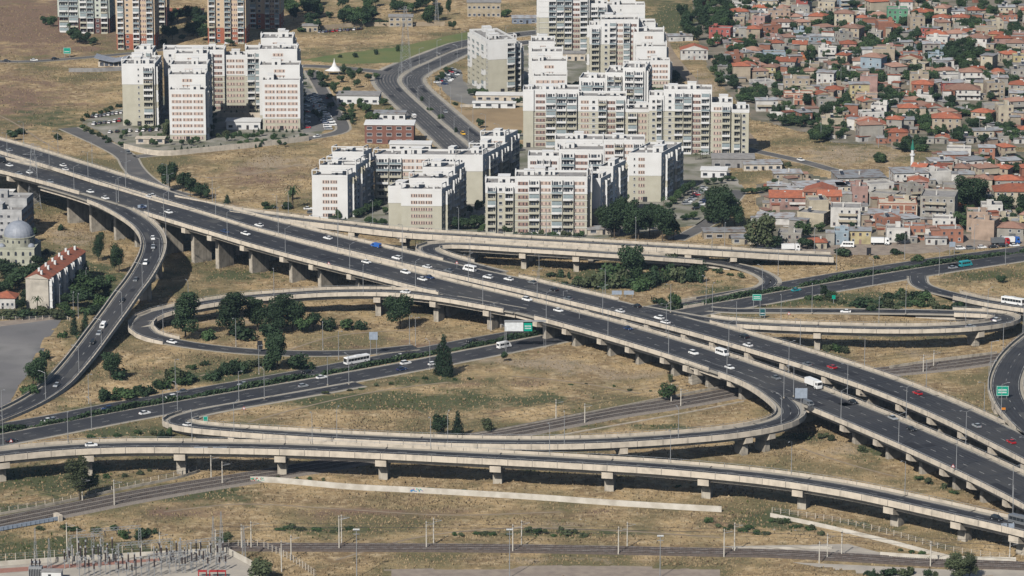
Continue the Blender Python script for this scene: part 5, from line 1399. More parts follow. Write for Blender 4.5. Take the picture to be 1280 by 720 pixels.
# ---------------------------------------------------------------- dry grass, weeds and rubble nobody could count
def scatter(name, label, cat, m, n, seed, wfun, hmin, hmax, region=(-10, 1290, 6, 730), wid=.25):
    rs = np.random.RandomState(seed)
    N = n * 4
    # even over the ground, not over the picture
    y0, y1 = U(640, region[3]).y, U(640, region[2]).y
    gy = y0 + (y1 - y0) * rs.uniform(0, 1, N) ** 1.35
    zc = gy * cp + CAM_H * sp
    gx = (rs.uniform(-8, 1288, N) - 640) / FPX * zc
    px = 640 + FPX * gx / zc
    py = 360 - FPX * (gy * sp - CAM_H * cp) / zc
    ok = rs.uniform(0, 1, N) < wfun(px, py, gx, gy)
    for pa in PATHS.values():
        pts = np.array([(p.x, p.y) for p in pa.p if p.z < 1.5])
        if len(pts) == 0: continue
        idx = np.where(ok)[0]
        for c in range(0, len(idx), 4000):
            ii = idx[c:c + 4000]
            dd = ((gx[ii, None] - pts[None, :, 0]) ** 2 + (gy[ii, None] - pts[None, :, 1]) ** 2).min(1)
            ok[ii] &= dd > (pa.w / 2 + 2.2) ** 2
    for poly in SHEETS:
        if len(poly) < 4: continue
        inside = np.zeros(N, bool); j = len(poly) - 1
        for i in range(len(poly)):
            xi, yi = poly[i]; xj, yj = poly[j]
            if yi != yj:
                inside ^= ((yi > py) != (yj > py)) & (px < (xj - xi) * (py - yi) / (yj - yi) + xi)
            j = i
        ok &= ~inside
    ii = np.where(ok)[0][:n]
    gx, gy = gx[ii], gy[ii]
    K = len(ii)
    h = rs.uniform(hmin, hmax, K)
    V = np.zeros((K, 9, 3))
    for t in range(3):
        a = rs.uniform(0, 6.28, K); r_ = h * rs.uniform(.5, 1.1, K) * (1 + wid)
        dx, dy = np.cos(a) * r_ * .5, np.sin(a) * r_ * .5
        V[:, t * 3, 0] = gx - dx; V[:, t * 3, 1] = gy - dy
        V[:, t * 3 + 1, 0] = gx + dx; V[:, t * 3 + 1, 1] = gy + dy
        V[:, t * 3 + 2, 0] = gx + rs.normal(0, .2, K) * h; V[:, t * 3 + 2, 1] = gy + rs.normal(0, .2, K) * h; V[:, t * 3 + 2, 2] = h
    rx_, ry_, rz_ = RELIEF
    ix = np.clip(((gx - rx_[0]) / 3.0).round().astype(int), 0, len(rx_) - 1); iy = np.clip(((gy - ry_[0]) / 3.5).round().astype(int), 0, len(ry_) - 1)
    V[:, :, 2] += rz_[iy, ix][:, None]
    me = bpy.data.meshes.new(name)
    me.vertices.add(K * 9); me.vertices.foreach_set('co', V.reshape(-1))
    me.loops.add(K * 9); me.loops.foreach_set('vertex_index', np.arange(K * 9))
    me.polygons.add(K * 3); me.polygons.foreach_set('loop_start', np.arange(0, K * 9, 3)); me.polygons.foreach_set('loop_total', np.full(K * 3, 3))
    me.update(); me.materials.append(m)
    tag(inst(name, me), label, cat, kind='stuff')

_r2 = np.random.RandomState(8)
_cx, _cy, _cr = _r2.uniform(-330, 330, 260), _r2.uniform(1040, 2300, 260), _r2.uniform(4, 22, 260)
def clumps(px, py, gx, gy):
    o = np.zeros_like(gx)
    for a, b, r_ in zip(_cx, _cy, _cr):
        o = np.maximum(o, np.exp(-((gx - a) ** 2 + (gy - b) ** 2) / r_ ** 2))
    return o * .9 + .04
def greens(px, py, gx, gy):
    o = np.zeros_like(gx)
    for x, y, rx, ry, a in GREEN:
        o = np.maximum(o, a * np.exp(-(((px - x) / rx) ** 2 + ((py - y) / ry) ** 2) * 1.6))
    return np.clip(o * .8 * (.3 + clumps(px, py, gx, gy)), 0, 1)
GR1 = mat('straw_grass', (0.4, 0.305, 0.18), 0.95, (0.3, 0.225, 0.13), 0.08, 4, spec=0.1)
GR2 = mat('green_weed', (0.07, 0.095, 0.03), 0.9, (0.12, 0.125, 0.05), 0.08, 4, spec=0.1)
GR3 = mat('dead_brown_weed', (0.14, 0.105, 0.065), 0.95, (0.19, 0.14, 0.09), 0.1, 4, spec=0.1)
RUB = mat('pale_rubble', (0.5, 0.47, 0.42), 0.9, (0.36, 0.33, 0.29), .5)
def rubblew(px, py, gx, gy):
    o = np.zeros_like(gx)
    for x, y, rx, ry in ((345, 222, 45, 12), (700, 652, 90, 8), (900, 655, 60, 6), (110, 655, 30, 3), (560, 655, 60, 4), (1170, 458, 30, 6), (1040, 660, 60, 8), (240, 660, 20, 4)):
        o = np.maximum(o, np.exp(-(((px - x) / rx) ** 2 + ((py - y) / ry) ** 2) * 1.5))
    return o * .25
# ================================================================ VEHICLES
def paint(n, c, metal=0.0):
    return mat(n, c, 0.3, c, metal=metal, spec=0.6)
CP = {'white': paint('white_car_paint', (0.78, 0.78, 0.77)), 'silver': paint('silver_car_paint', (0.42, 0.44, 0.46), .3), 'grey': paint('grey_car_paint', (0.17, 0.18, 0.19), .2), 'black': paint('black_car_paint', (0.012, 0.013, 0.016)), 'dark blue': paint('dark_blue_car_paint', (0.02, 0.04, 0.11)), 'blue': paint('blue_car_paint', (0.03, 0.12, 0.42)), 'red': paint('red_car_paint', (0.38, 0.015, 0.02)), 'teal': paint('teal_car_paint', (0.02, 0.3, 0.34)), 'yellow': paint('yellow_car_paint', (0.7, 0.4, 0.03)), 'orange': paint('orange_paint', (0.6, 0.22, 0.03))}
RUBBER = mat('tyre_rubber', (0.015, 0.015, 0.016), 0.9)
CGL = mat('car_glass', (0.02, 0.025, 0.03), 0.08, (0.02, 0.025, 0.03), spec=0.7)
LAMPM = mat('headlight_glass', (0.7, 0.7, 0.68), 0.2)
TAILM = mat('tail_light', (0.35, 0.02, 0.02), 0.3)
WHEEL = MB().tube((0, -.11, 0), (0, .11, 0), .33, k=12).tube((0, -.13, 0), (0, -.11, 0), .2, k=10, m=1).tube((0, .11, 0), (0, .13, 0), .2, k=10, m=1).mesh('wheel', [RUBBER, CP['silver']])
_cm = {}

def loft(prof_lo, w, tuck, m=0, mb=None):
    """side profile (x, z) pushed across the width; tuck(z) narrows it"""
    mb = mb or MB()
    n, k = len(mb.v), len(prof_lo)
    for s_ in (-1, 1):
        for x, z in prof_lo:
            mb.v.append((x, s_ * w / 2 * tuck(x, z), z))
    for i in range(k):
        j = (i + 1) % k
        mb.f.append((n + i, n + k + i, n + k + j, n + j)); mb.m.append(m)
    mb.f.append(tuple(n + i for i in range(k))); mb.m.append(m)
    mb.f.append(tuple(n + k + k - 1 - i for i in range(k))); mb.m.append(m)
    return mb

def car_proto(kind, col):
    key = (kind, col)
    if key in _cm:
        return _cm[key]
    parts = []
    if kind in ('sedan', 'hatchback', 'suv'):
        l, w, h = {'sedan': (4.5, 1.78, 1.45), 'hatchback': (4.0, 1.74, 1.5), 'suv': (4.6, 1.86, 1.7)}[kind]
        b = h * .6
        body = loft([(l / 2, .3), (l / 2 + .02, .62), (l / 2 - .25, b - .06), (l * .2, b), (-l / 2 + .3, b + .02), (-l / 2 - .02, b - .1), (-l / 2, .3), (-l * .3, .22), (l * .3, .22)], w, lambda x, z: 1.0 if z < b - .1 else .95)
        r0, r1 = (-l * .24, l * .07) if kind == 'sedan' else (-l * .38, l * .08)
        g0, g1 = (-l * .4, l * .23) if kind == 'sedan' else (-l * .46, l * .24)
        loft([(r1, h - .03), (r1 - .1, h), (r0 + .1, h), (r0, h - .03)], w * .76, lambda x, z: 1, 0, body)
        gl = loft([(g1, b), (r1, h - .04), (r0, h - .04), (g0, b)], w, lambda x, z: .93 if z < b + .1 else .76)
        parts = [('body', body.mesh('body', CP[col])), ('window', gl.mesh('window', CGL))]
        wx, wz = l * .31, .33
    elif kind in ('van', 'minibus'):
        l, w, h = (5.0, 1.9, 1.95) if kind == 'van' else (6.4, 2.1, 2.7)
        body = loft([(l / 2, .35), (l / 2 + .03, .8), (l / 2 - .35, h * .5), (l / 2 - 1.1, h - .08), (l / 2 - 1.4, h), (-l / 2 + .15, h), (-l / 2, h - .2), (-l / 2, .35)], w, lambda x, z: 1.0 if z < h * .8 else .92)
        gl = MB()
        t = .015
        for s_ in (-1, 1):
            y = s_ * w / 2
            xs = [(l * .12, l * .3)] + ([(-l * .42, -l * .26), (-l * .24, -l * .07), (-l * .05, l * .1)] if kind == 'minibus' else [])
            for a, c in xs:
                gl.box(a, c, min(y * .985, y * 1.0 + s_ * t), max(y * .985, y * 1.0 + s_ * t), h * .52, h * .82)
        gl.quad([(l / 2 - .33, -w * .42, h * .54), (l / 2 - .33, w * .42, h * .54), (l / 2 - 1.06, w * .4, h - .14), (l / 2 - 1.06, -w * .4, h - .14)])
        gl.quad([(-l / 2 - .02, w * .38, h * .5), (-l / 2 - .02, -w * .38, h * .5), (-l / 2 - .02, -w * .38, h * .8), (-l / 2 - .02, w * .38, h * .8)])
        parts = [('body', body.mesh('body', CP[col])), ('window', gl.mesh('window', CGL))]
        wx, wz = l * .33, .36
    elif kind == 'bus':
        l, w, h = 11.5, 2.5, 3.1
        body = loft([(l / 2, .4), (l / 2 + .04, 1.0), (l / 2 - .1, h - .2), (l / 2 - .35, h), (-l / 2 + .2, h), (-l / 2, h - .2), (-l / 2, .4)], w, lambda x, z: 1.0 if z < h - .1 else .94)
        body.box(-2, 1, -.8, .8, h + .003, h + .22)
        gl = MB()
        for s_ in (-1, 1):
            y = s_ * w / 2
            for k in range(7):
                x = -l / 2 + .5 + k * 1.5
                gl.box(x, x + 1.38, min(y * .99, y + s_ * .02), max(y * .99, y + s_ * .02), 1.45, 2.55)
        gl.box(l / 2 - .1, l / 2 + .03, -w * .44, w * .44, 1.2, 2.7)
        parts = [('body', body.mesh('body', CP[col])), ('window', gl.mesh('window', CGL))]
        wx, wz = l * .3, .48
    else:  # lorry
        l, w, h = 8.6, 2.5, 3.4
        cab = loft([(l / 2, .5), (l / 2 + .02, 1.3), (l / 2 - .15, 3.0), (l / 2 - .6, 3.35), (l / 2 - 2.2, 3.35), (l / 2 - 2.2, .5)], 2.4, lambda x, z: 1.0 if z < 3.1 else .9)
        box_ = MB().box(-l / 2, l / 2 - 2.5, -1.25, 1.25, 1.15, h)
        ch = MB().box(-l / 2 + .1, l / 2 - 2.2, -.5, .5, .6, 1.14)
        gl = MB().quad([(l / 2 + .0, -1.05, 1.75), (l / 2 + .0, 1.05, 1.75), (l / 2 - .13, 1.0, 2.8), (l / 2 - .13, -1.0, 2.8)])
        g2 = MB(); g2.quad([(l / 2 - .02, -1.05, 1.75), (l / 2 - .02, 1.05, 1.75), (l / 2 - .1, 1.0, 2.8), (l / 2 - .1, -1.0, 2.8)])
        for s_ in (-1, 1):
            g2.box(l / 2 - 1.3, l / 2 - .4, min(s_ * 1.2, s_ * 1.215), max(s_ * 1.2, s_ * 1.215), 1.8, 2.7)
        parts = [('cab', cab.mesh('cab', CP[col])), ('cargo_box', box_.mesh('cargo_box', CP['white' if col in ('white', 'blue') else 'grey'])), ('chassis', ch.mesh('chassis', DARKM)), ('window', g2.mesh('window', CGL))]
        wx, wz = l * .34, .5
    hl = MB().box(-.04, .04, -.16, .16, -.07, .07).mesh('headlight', LAMPM)
    tl = MB().box(-.04, .04, -.14, .14, -.08, .08).mesh('tail_light', TAILM)
    _cm[key] = (parts, l, w, wx, wz, hl, tl)
    return _cm[key]

def vehicle(kind, col, loc, rz, label, cat, group, auto='row', slope=0.0, name=None):
    parts, l, w, wx, wz, hl, tl = car_proto(kind, col)
    root = empty(name or {'sedan': 'car', 'hatchback': 'car', 'suv': 'car', 'lorry': 'lorry'}.get(kind, kind), loc, rz)
    root.rotation_euler[1] = slope
    root.scale = (.92, .92, .92)
    tag(root, label, cat, group, auto=auto)
    for n, me in parts:
        inst(n, me, root)
    for sx in (-1, 1):
        for s_ in (-1, 1):
            inst('wheel', WHEEL, root, (sx * wx, s_ * (w / 2 - .12), wz), 0, (wz / .33,) * 3)
    z = .68 if kind in ('sedan', 'hatchback', 'suv') else .85
    for s_ in (-1, 1):
        inst('headlight', hl, root, (l / 2 - .01, s_ * w * .36, z)); inst('tail_light', tl, root, (-l / 2 + .0, s_ * w * .38, z + .05))
    return root

RN = {'near_main': 'the near main carriageway', 'far_main': 'the far main carriageway', 'left_ramp': 'the descending left ramp', 'loop_ramp': 'the left loop ramp', 'far_highway': 'the far highway lanes', 'near_highway': 'the near highway lanes', 'middle_ramp': 'the hairpin end of the middle ramp', 'right_loop_ramp': 'the right loop ramp', 'nearest_ramp': 'the nearest ramp viaduct', 'far_right_ramp': 'the far right ramp', 'boulevard_far': 'the far boulevard lanes', 'boulevard_near': 'the near boulevard lanes', 'right_edge_ramp': 'the right edge ramp', 'hillside_road': 'the hillside road', 'estate_road': 'the estate road', 'street': 'the street below the estate', 'east_road': 'the east road', 'back_ramp': 'the ramp before the estates', 'far_loop_ramp': 'the green sign ramp', 'west_road': 'the west road'}
def drive(px, py, pname, kind, col, d):
    pa = PATHS[pname]
    z = pa.p[len(pa.p) // 2].z
    for _ in range(4):
        g = U(px, py + 2.0, z); k = pa.near(g); z = pa.p[k].z
    g = U(px, py + 2.0, z)
    n = pa.n[k]
    off = max(-pa.w / 2 + 1.9, min(pa.w / 2 - 1.9, (g - pa.p[k]).dot(n)))
    t = Vector((n.y, -n.x, 0)) * d
    k2 = min(len(pa.p) - 1, k + 1); k1 = max(0, k - 1)
    sl = (pa.p[k2].z - pa.p[k1].z) / max(.1, (pa.p[k2] - pa.p[k1]).length) * d
    # keep the place along the road, and the lane
    p = pa.p[k] + n * off + Vector((n.y, -n.x, 0)) * ((g - pa.p[k]).dot(Vector((n.y, -n.x, 0))))
    cat = {'sedan': 'car', 'hatchback': 'car', 'suv': 'car', 'lorry': 'lorry'}.get(kind, kind)
    vehicle(kind, col, (p.x, p.y, z + .07), math.atan2(t.y, t.x), '%s %s on %s' % (col, kind, RN[pname]), cat, 'vehicles driving on the roads', slope=-math.asin(max(-.3, min(.3, sl))))

for row in '''12 206 near_main sedan white|21 217 near_main sedan silver|37 215 near_main hatchback white|52 228 near_main sedan silver|113 239 near_main sedan white|117 249 near_main sedan white|178 258 near_main sedan dark_blue|211 264.5 near_main sedan white|281 289 near_main sedan dark_blue|307 291.5 near_main sedan white|458 327 near_main sedan white|507 340 near_main suv white|528 348.5 near_main sedan white|537 346 near_main sedan dark_blue|659 374 near_main suv white|698 387.5 near_main sedan white|785 410 near_main sedan dark_blue|867 441 near_main suv white|903 442 near_main minibus white|912 459 near_main sedan white|970 472 near_main sedan grey|1021 482 near_main lorry white|1074 501 near_main sedan black|1125 521 near_main sedan silver|1139 536 near_main sedan black|1009 505 near_main van grey|2 201 near_main minibus black
12 187 far_main sedan silver|79 206 far_main sedan white|82 211 far_main sedan white|185 245 far_main sedan white|190 243.5 far_main sedan white|324 281 far_main sedan white|410 297 far_main sedan white|470 307 far_main van blue|496 322 far_main suv white|534 333 far_main sedan white|561 338 far_main sedan grey|587 337 far_main minibus white|610 346 far_main suv white|636 348.5 far_main sedan white|666 352.5 far_main sedan grey|692 361.5 far_main sedan black|710 373 far_main sedan grey|775 388.5 far_main sedan white|796 382 far_main sedan black|824 397 far_main suv white|832 402.5 far_main sedan white|930 420.5 far_main suv black|935 431 far_main sedan white|1009 455 far_main sedan grey|1040 458.5 far_main sedan red|1147 491 far_main sedan red|1221 532 far_main sedan silver|1264 552 far_main sedan red
191 297 left_ramp sedan white|191.5 308 left_ramp sedan silver|182 328 left_ramp suv white|170 349 left_ramp sedan grey|153 375 left_ramp sedan black|129 407 left_ramp van white|124 416 left_ramp sedan silver|116 427 left_ramp hatchback black|71 481 left_ramp sedan silver
507 364.5 loop_ramp sedan white|215 427 loop_ramp sedan white
67 525 far_highway sedan silver|135 511 far_highway suv dark_blue|218 498 far_highway suv white|384 464.5 far_highway sedan black|590 426 far_highway sedan black|446 452 far_highway bus white|500 445 far_highway sedan white|304 480 far_highway sedan silver|228 489 far_highway sedan grey|517 206 street sedan white
181 516 near_highway sedan white|401 471 near_highway sedan white|379 482 near_highway hatchback silver|507 453.5 near_highway suv white|502 461 near_highway sedan dark_blue|541 454.5 near_highway hatchback white|630 433 near_highway minibus white|15 551 near_highway sedan black|60 526 far_highway sedan white
995 362 near_highway sedan teal|1207 331 near_highway minibus teal|1191 334 near_highway sedan silver|1212 322 far_highway sedan grey
234 531 middle_ramp hatchback white|1057 389 right_loop_ramp sedan white|1209 394 right_loop_ramp sedan dark_blue|1235 397 right_loop_ramp sedan black|1246 400 right_loop_ramp suv white|1213 408 right_loop_ramp sedan silver|1270 378 far_right_ramp bus white
114 556 nearest_ramp sedan white|1246 648 nearest_ramp suv black|1280 655 nearest_ramp bus grey
515 145 boulevard_far van white|557 139 boulevard_near sedan silver|563 167 boulevard_near suv yellow|655 45 boulevard_far van black
42 73 hillside_road sedan white|68 72 hillside_road sedan black|8 75 hillside_road sedan black|409 121 estate_road sedan red|414 132 estate_road sedan white|407 172 estate_road sedan white|160 190 west_road van grey|890 274 street sedan black|1001 199 east_road sedan white'''.replace('\n', '|').split('|'):
    q = row.split()
    if q[2] == 'street' and q[0] == '517':
        continue
    pn = q[2]
    d = {'near_main': 1, 'far_main': -1, 'left_ramp': 1, 'loop_ramp': 1, 'far_highway': -1, 'near_highway': 1, 'middle_ramp': 1, 'right_loop_ramp': 1, 'far_right_ramp': 1, 'nearest_ramp': 1, 'boulevard_far': -1, 'boulevard_near': 1}.get(pn, 1)
    drive(float(q[0]), float(q[1]), pn, q[3], q[4].replace('_', ' '), d)

# parked rows: (x0, y0, x1, y1, count, heading degrees, place)
hr = random.Random(9)
def parked(x0, y0, x1, y1, n, hd, place, kinds=('sedan', 'hatchback', 'suv', 'sedan')):
    for i in range(n):
        t = i / max(1, n - 1)
        k, c = hr.choice(kinds), hr.choice(['white'] * 5 + ['silver'] * 2 + ['grey', 'black', 'dark blue', 'red'])
        vehicle(k, c, U(x0 + (x1 - x0) * t + hr.uniform(-.5, .5), y0 + (y1 - y0) * t + hr.uniform(-.3, .3), 0) + Vector((0, 0, .06)), R(hd + hr.uniform(-3, 3)), '%s %s parked %s' % (c, k, place), 'car', 'parked cars')
parked(389, 121, 411, 162, 17, 5, 'right of the western blocks')
parked(394, 119, 416, 157, 12, 5, 'along the estate road')
parked(383, 128, 384, 160, 6, 0, 'in the shade of the stepped block')
parked(116, 147, 152, 142, 8, 80, 'left of the western estate')
parked(118, 156, 150, 152, 6, 80, 'in front of the narrow western block')
parked(138, 166, 205, 163, 9, 80, 'below the narrow western block')
parked(547, 104, 566, 88, 11, 10, 'in the lot beside the boulevard')
parked(556, 106, 572, 92, 8, 10, 'before the block beside the boulevard')
parked(400, 41, 452, 37, 13, 80, 'on the dry field at the top')
parked(392, 272, 385, 262, 3, 10, 'left of the leftmost southern block')
parked(858, 256, 880, 236, 10, 20, 'beside the palm row of the southern estate')
parked(870, 262, 896, 240, 9, 20, 'along the palm lined street')
parked(1034, 126, 1040, 115, 4, 85, 'in the narrow lane of the quarter', ('van', 'sedan'))
parked(1268, 308, 1200, 312, 6, 10, 'in the lorry yard at the right edge')
parked(1050, 152, 1056, 148, 2, 20, 'in the middle of the quarter')
parked(1237, 158, 1243, 146, 3, 85, 'at the right side of the quarter')
vehicle('lorry', 'white', U(988, 314) + Vector((0, 0, .06)), R(4), 'white flatbed lorry parked below the small grey house', 'lorry', 'parked lorries', auto=False)
vehicle('minibus', 'white', U(1059, 309) + Vector((0, 0, .06)), R(172), 'white minibus parked by the light blue house', 'minibus', 'parked minibuses', auto=False)
vehicle('lorry', 'white', U(1100, 306) + Vector((0, 0, .06)), R(-4), 'white lorry parked before the white shop house', 'lorry', 'parked lorries', auto=False)
vehicle('lorry', 'red', U(1250, 306) + Vector((0, 0, .06)), R(10), 'red lorry in the yard at the right edge', 'lorry', 'parked lorries', auto=False)
vehicle('lorry', 'blue', U(1263, 305) + Vector((0, 0, .06)), R(10), 'blue lorry in the yard at the right edge', 'lorry', 'parked lorries', auto=False)
vehicle('lorry', 'orange', U(1272, 300) + Vector((0, 0, .06)), R(20), 'orange lorry in the yard at the right edge', 'lorry', 'parked lorries', auto=False)

# ================================================================ STREET LAMPS
def lamp_meshes(h, double):
    mb = MB().tube((0, 0, 0), (0, 0, h), .13, .08, 6)
    arm, hd = [], []
    for s_ in ((-1, 1) if double else (1,)):
        arm.append(MB().tube((0, 0, h - .1), (0, s_ * 1.9, h + .45), .06, .05, 5).mesh('arm', GALV))
        hd.append(MB().box(-.17, .17, min(s_ * 1.8, s_ * 2.7), max(s_ * 1.8, s_ * 2.7), h + .42, h + .58).mesh('lamp_head', GALV))
    return mb.mesh('pole', GALV), arm, hd, MB().box(-.2, .2, -.2, .2, 0, .5).mesh('base', CONC2)
LMS = {k: lamp_meshes(*k) for k in ((11.0, False), (12.0, True), (9.0, False))}
def lamp(p, rz, h=11.0, double=False, label='', auto='row', group='street lamps along the roads'):
    po, arm, hd, ba = LMS[h, double]
    root = empty('street_lamp', p, rz)
    tag(root, label, 'street lamp', group, auto=auto)
    inst('pole', po, root)
    inst('base', ba, root)
    for a, b in zip(arm, hd):
        inst('arm', a, root); inst('lamp_head', b, root)
def lamps(pname, off, d0, step, label, h=11.0, double=False, d1=None, flip=False):
    pa = PATHS[pname]
    d = d0
    while d < min(pa.d[-1], d1 or 1e9):
        p, n = pa.at(d, off)
        x, y = P(p)
        if -8 < x < 1288 and y < 726:
            a = math.atan2(n.y, n.x) - math.pi / 2 + (math.pi if (off > 0) != flip else 0)
            lamp(p + Vector((0, 0, .1)), a, h, double, label)
        d += step
lamps('near_main', -9.9, 20, 36, 'grey street lamp on the near parapet of the main viaduct')
lamps('near_main', 10.1, 30, 36, 'grey double-armed street lamp on the main viaduct median', 12.0, True)
lamps('far_main', 8.9, 12, 36, 'grey street lamp on the far parapet of the main viaduct')
lamps('left_ramp', 5.2, 60, 34, 'grey street lamp on the outer side of the left ramp')
lamps('loop_ramp', 5.0, 70, 36, 'grey street lamp on the left loop ramp')
lamps('middle_ramp', 5.0, 60, 38, 'grey street lamp on the middle hairpin ramp')
lamps('nearest_ramp', 5.4, 40, 40, 'grey street lamp on the nearest ramp viaduct')
lamps('back_ramp', 5.0, 60, 38, 'grey street lamp on the ramp before the estates')
lamps('right_loop_ramp', 5.0, 60, 38, 'grey street lamp on the right loop ramp')
lamps('near_highway', -9, 15, 36, 'grey street lamp on the near side of the highway', d1=290)
lamps('near_highway', -9, 420, 36, 'grey street lamp on the near side of the far highway stretch')
lamps('far_highway', 8, 25, 36, 'grey street lamp on the far side of the highway', d1=290)
lamps('far_highway', 8, 420, 36, 'grey street lamp on the far side of the distant highway stretch')
lamps('far_loop_ramp', 5.2, 180, 30, 'grey street lamp on the distant green sign ramp')
lamps('right_edge_ramp', -6.4, 30, 30, 'grey street lamp on the right edge ramp')
lamps('boulevard_near', 8.5, 20, 28, 'grey street lamp on the boulevard median', 9.0)
lamps('boulevard_near', -8, 30, 30, 'grey street lamp on the boulevard near verge', 9.0)
for x, y in ((142, 475), (570, 500)):
    pass
for x, y in ((92, 372 + 24), (98, 398), (75, 386), (108, 365), (950, 100), (907, 86), (1085, 172), (1098, 185), (1136, 178), (1178, 132), (1206, 118), (1190, 180), (1224, 172), (1051, 108), (1028, 118), (1026, 178), (872, 112), (867, 140), (1228, 40), (1208, 22)):
    lamp(U(x, y), 0, 9.0, False, 'slim grey street lamp', 'place', 'street lamps among the houses')
# floodlight masts in the foreground
for x, y, h in ((446, 722, 15), (637, 722, 15), (825, 722, 13)):
    r_ = empty('floodlight_mast', U(x, y))
    tag(r_, 'thin floodlight mast with a cluster of lamps near the bottom edge', 'floodlight mast', 'floodlight masts', auto='row')
    MB().tube((0, 0, 0), (0, 0, h), .16, .1, 6).build('pole', GALV, r_)
    MB().box(-1, 1, -.08, .08, h - .1, h + .1).box(-1, 1, -.08, .08, h - 1.3, h - 1.15).build('crossbar', GALV, r_)
    for i in range(4):
        MB().box(-.22, .22, -.4, -.1, -.2, .2).build('floodlight', SIGNW, r_, (-.75 + .5 * i, 0, h + .3))

# ================================================================ SIGNS
def sign(px, py, w, h, z0, m, label, bars=0, posts=1, rz=0.0, name='road_sign', foot=0.0, strip_=True, back=False):
    root = empty(name, U(px, py, foot), R(rz))
    tag(root, label, 'road sign')
    po = MB()
    xs = [0] if posts == 1 else [-w * .36, w * .36]
    for x in xs:
        MB().tube((x, .15, 0), (x, .15, z0 + h * .9), .11, k=6).build('post', GALV, root)
    MB().box(-w / 2, w / 2, 0, .06, z0, z0 + h).build('panel', m, root)
    if bars:
        b = MB()
        f = .08
        for a in ((-w / 2 + .1, w / 2 - .1, z0 + h - .2, z0 + h - .1), (-w / 2 + .1, w / 2 - .1, z0 + .1, z0 + .2), (-w / 2 + .1, -w / 2 + .2, z0 + .2, z0 + h - .2), (w / 2 - .2, w / 2 - .1, z0 + .2, z0 + h - .2)):
            b.box(a[0], a[1], -.012, -.002, a[2], a[3])
        for i in range(bars):
            zz = z0 + h * (.28 + .5 * i / max(1, bars))
            k = 0; x = -w * .36
            rr = random.Random(px + i)
            while x < w * .33:
                lw = rr.uniform(.12, .3)
                b.box(x, x + lw * .7, -.012, -.002, zz, zz + h * .14); x += lw
        b.build('lettering', SIGNW, root)
    return root
sign(523, 312, 3.4, 3.2, 4.4, SIGNG, 'green road sign with white lettering in front of the straight ramp', 2, 2, foot=0)
sign(946, 386, 3.6, 2.6, 3.4, SIGNG, 'green direction sign on two posts beside the far highway', 2, 2, foot=0)
sign(953, 398, 2.4, 3.0, 1.0, mat('dark_teal_sign', (0.01, 0.09, 0.1), .6), 'dark green sign board standing at the loop road curve', 1, 2)
sign(1253, 498, 4.3, 3.6, 0.9, SIGNG, 'large green direction sign on the right edge ramp', 2, 2, foot=8.9)
sign(257, 531, 1.7, 2.9, 0.2, SIGNG, 'small green sign at the hairpin end of the middle ramp', 1, 1, foot=.1)
sign(84, 72, 4.0, 3.4, 2.2, SIGNG, 'green road sign beside the hillside road', 1, 2)
sign(27, 190, 3.0, 3.0, 1.5, SIGNG, 'green road sign at the far parapet, upper left', 1, 2)
sign(1001, 519, 4.2, 3.6, 6.0, SIGNB, 'grey blue back of a road sign at the ramp gore', 0, 1, foot=8.9)
sign(178, 272, 3.8, 1.5, 4.0, SIGNB, 'grey blue sign panel above the fork of the left ramp', 0, 1, foot=14)
sign(467, 444, 3.2, 3.0, 6.0, SIGNB, 'tall blue grey sign back in the left loop', 0, 2)
sign(325, 440, 2.0, 3.4, 1.0, mat('black_sign', (0.02, .02, .025), .6), 'dark upright board beside the left loop road', 0, 1)
sign(1086, 320, 1.9, 3.4, .2, mat('black_sign', (0.02, .02, .025), .6), 'dark upright board on the dry strip before the houses', 0, 1)
sign(1190, 319, 2.6, 2.2, 3.6, SIGNB, 'pale blue board beside the lorry yard', 0, 2)
sign(1042, 510 - 130, 1.4, 1.6, 2.0, SIGNG, 'small green sign at the far right ramp', 0, 1)
for x in (765, 780):
    sign(x + 6, 372, 3.9, 1.6, 1.2, SIGNB, 'grey back of a roadside hoarding, %s of the pair' % ('left' if x == 765 else 'right'), 0, 2, foot=9.0)
for x in (251, 275):
    sign(x, 566, 4.6, 1.1, .9, SIGNB, 'grey panel clamped to the nearest ramp railing, %s of the pair' % ('left' if x == 251 else 'right'), 0, 2, foot=8.6)
for x in (1255, 1264):
    sign(x, 664, 1.8, 1.6, .9, SIGNB, 'small grey panel on the ramp railing at the right, %s of the pair' % ('left' if x == 1255 else 'right'), 0, 2, foot=7.6)
# overhead gantry
g = empty('sign_gantry', U(658, 436))
tag(g, 'overhead gantry with a white and a green panel beside the main viaduct', 'sign gantry')
for x in (-8, 7.0):
    for a, b in ((-.4, -.3), (.3, .4)):
        MB().box(x + a, x + b, -.4, -.3, 0, 10.6).box(x + a, x + b, .3, .4, 0, 10.6).build('post', GALV, g)
MB().box(-8.4, 7.4, -.35, .35, 10.6, 11.1).build('beam', GALV, g)
MB().box(-8.2, -1.2, -.5, -.4, 7.0, 10.4).build('white_panel', SIGNW, g)
MB().box(-1.0, 2.2, -.5, -.4, 7.0, 10.2).build('green_panel', SIGNG, g)
b = MB()
for i in range(2):
    for k in range(5):
        b.box(-.6 + k * .5, -.25 + k * .5, -.52, -.505, 7.9 + i * .9, 8.3 + i * .9)
b.build('lettering', SIGNW, g)
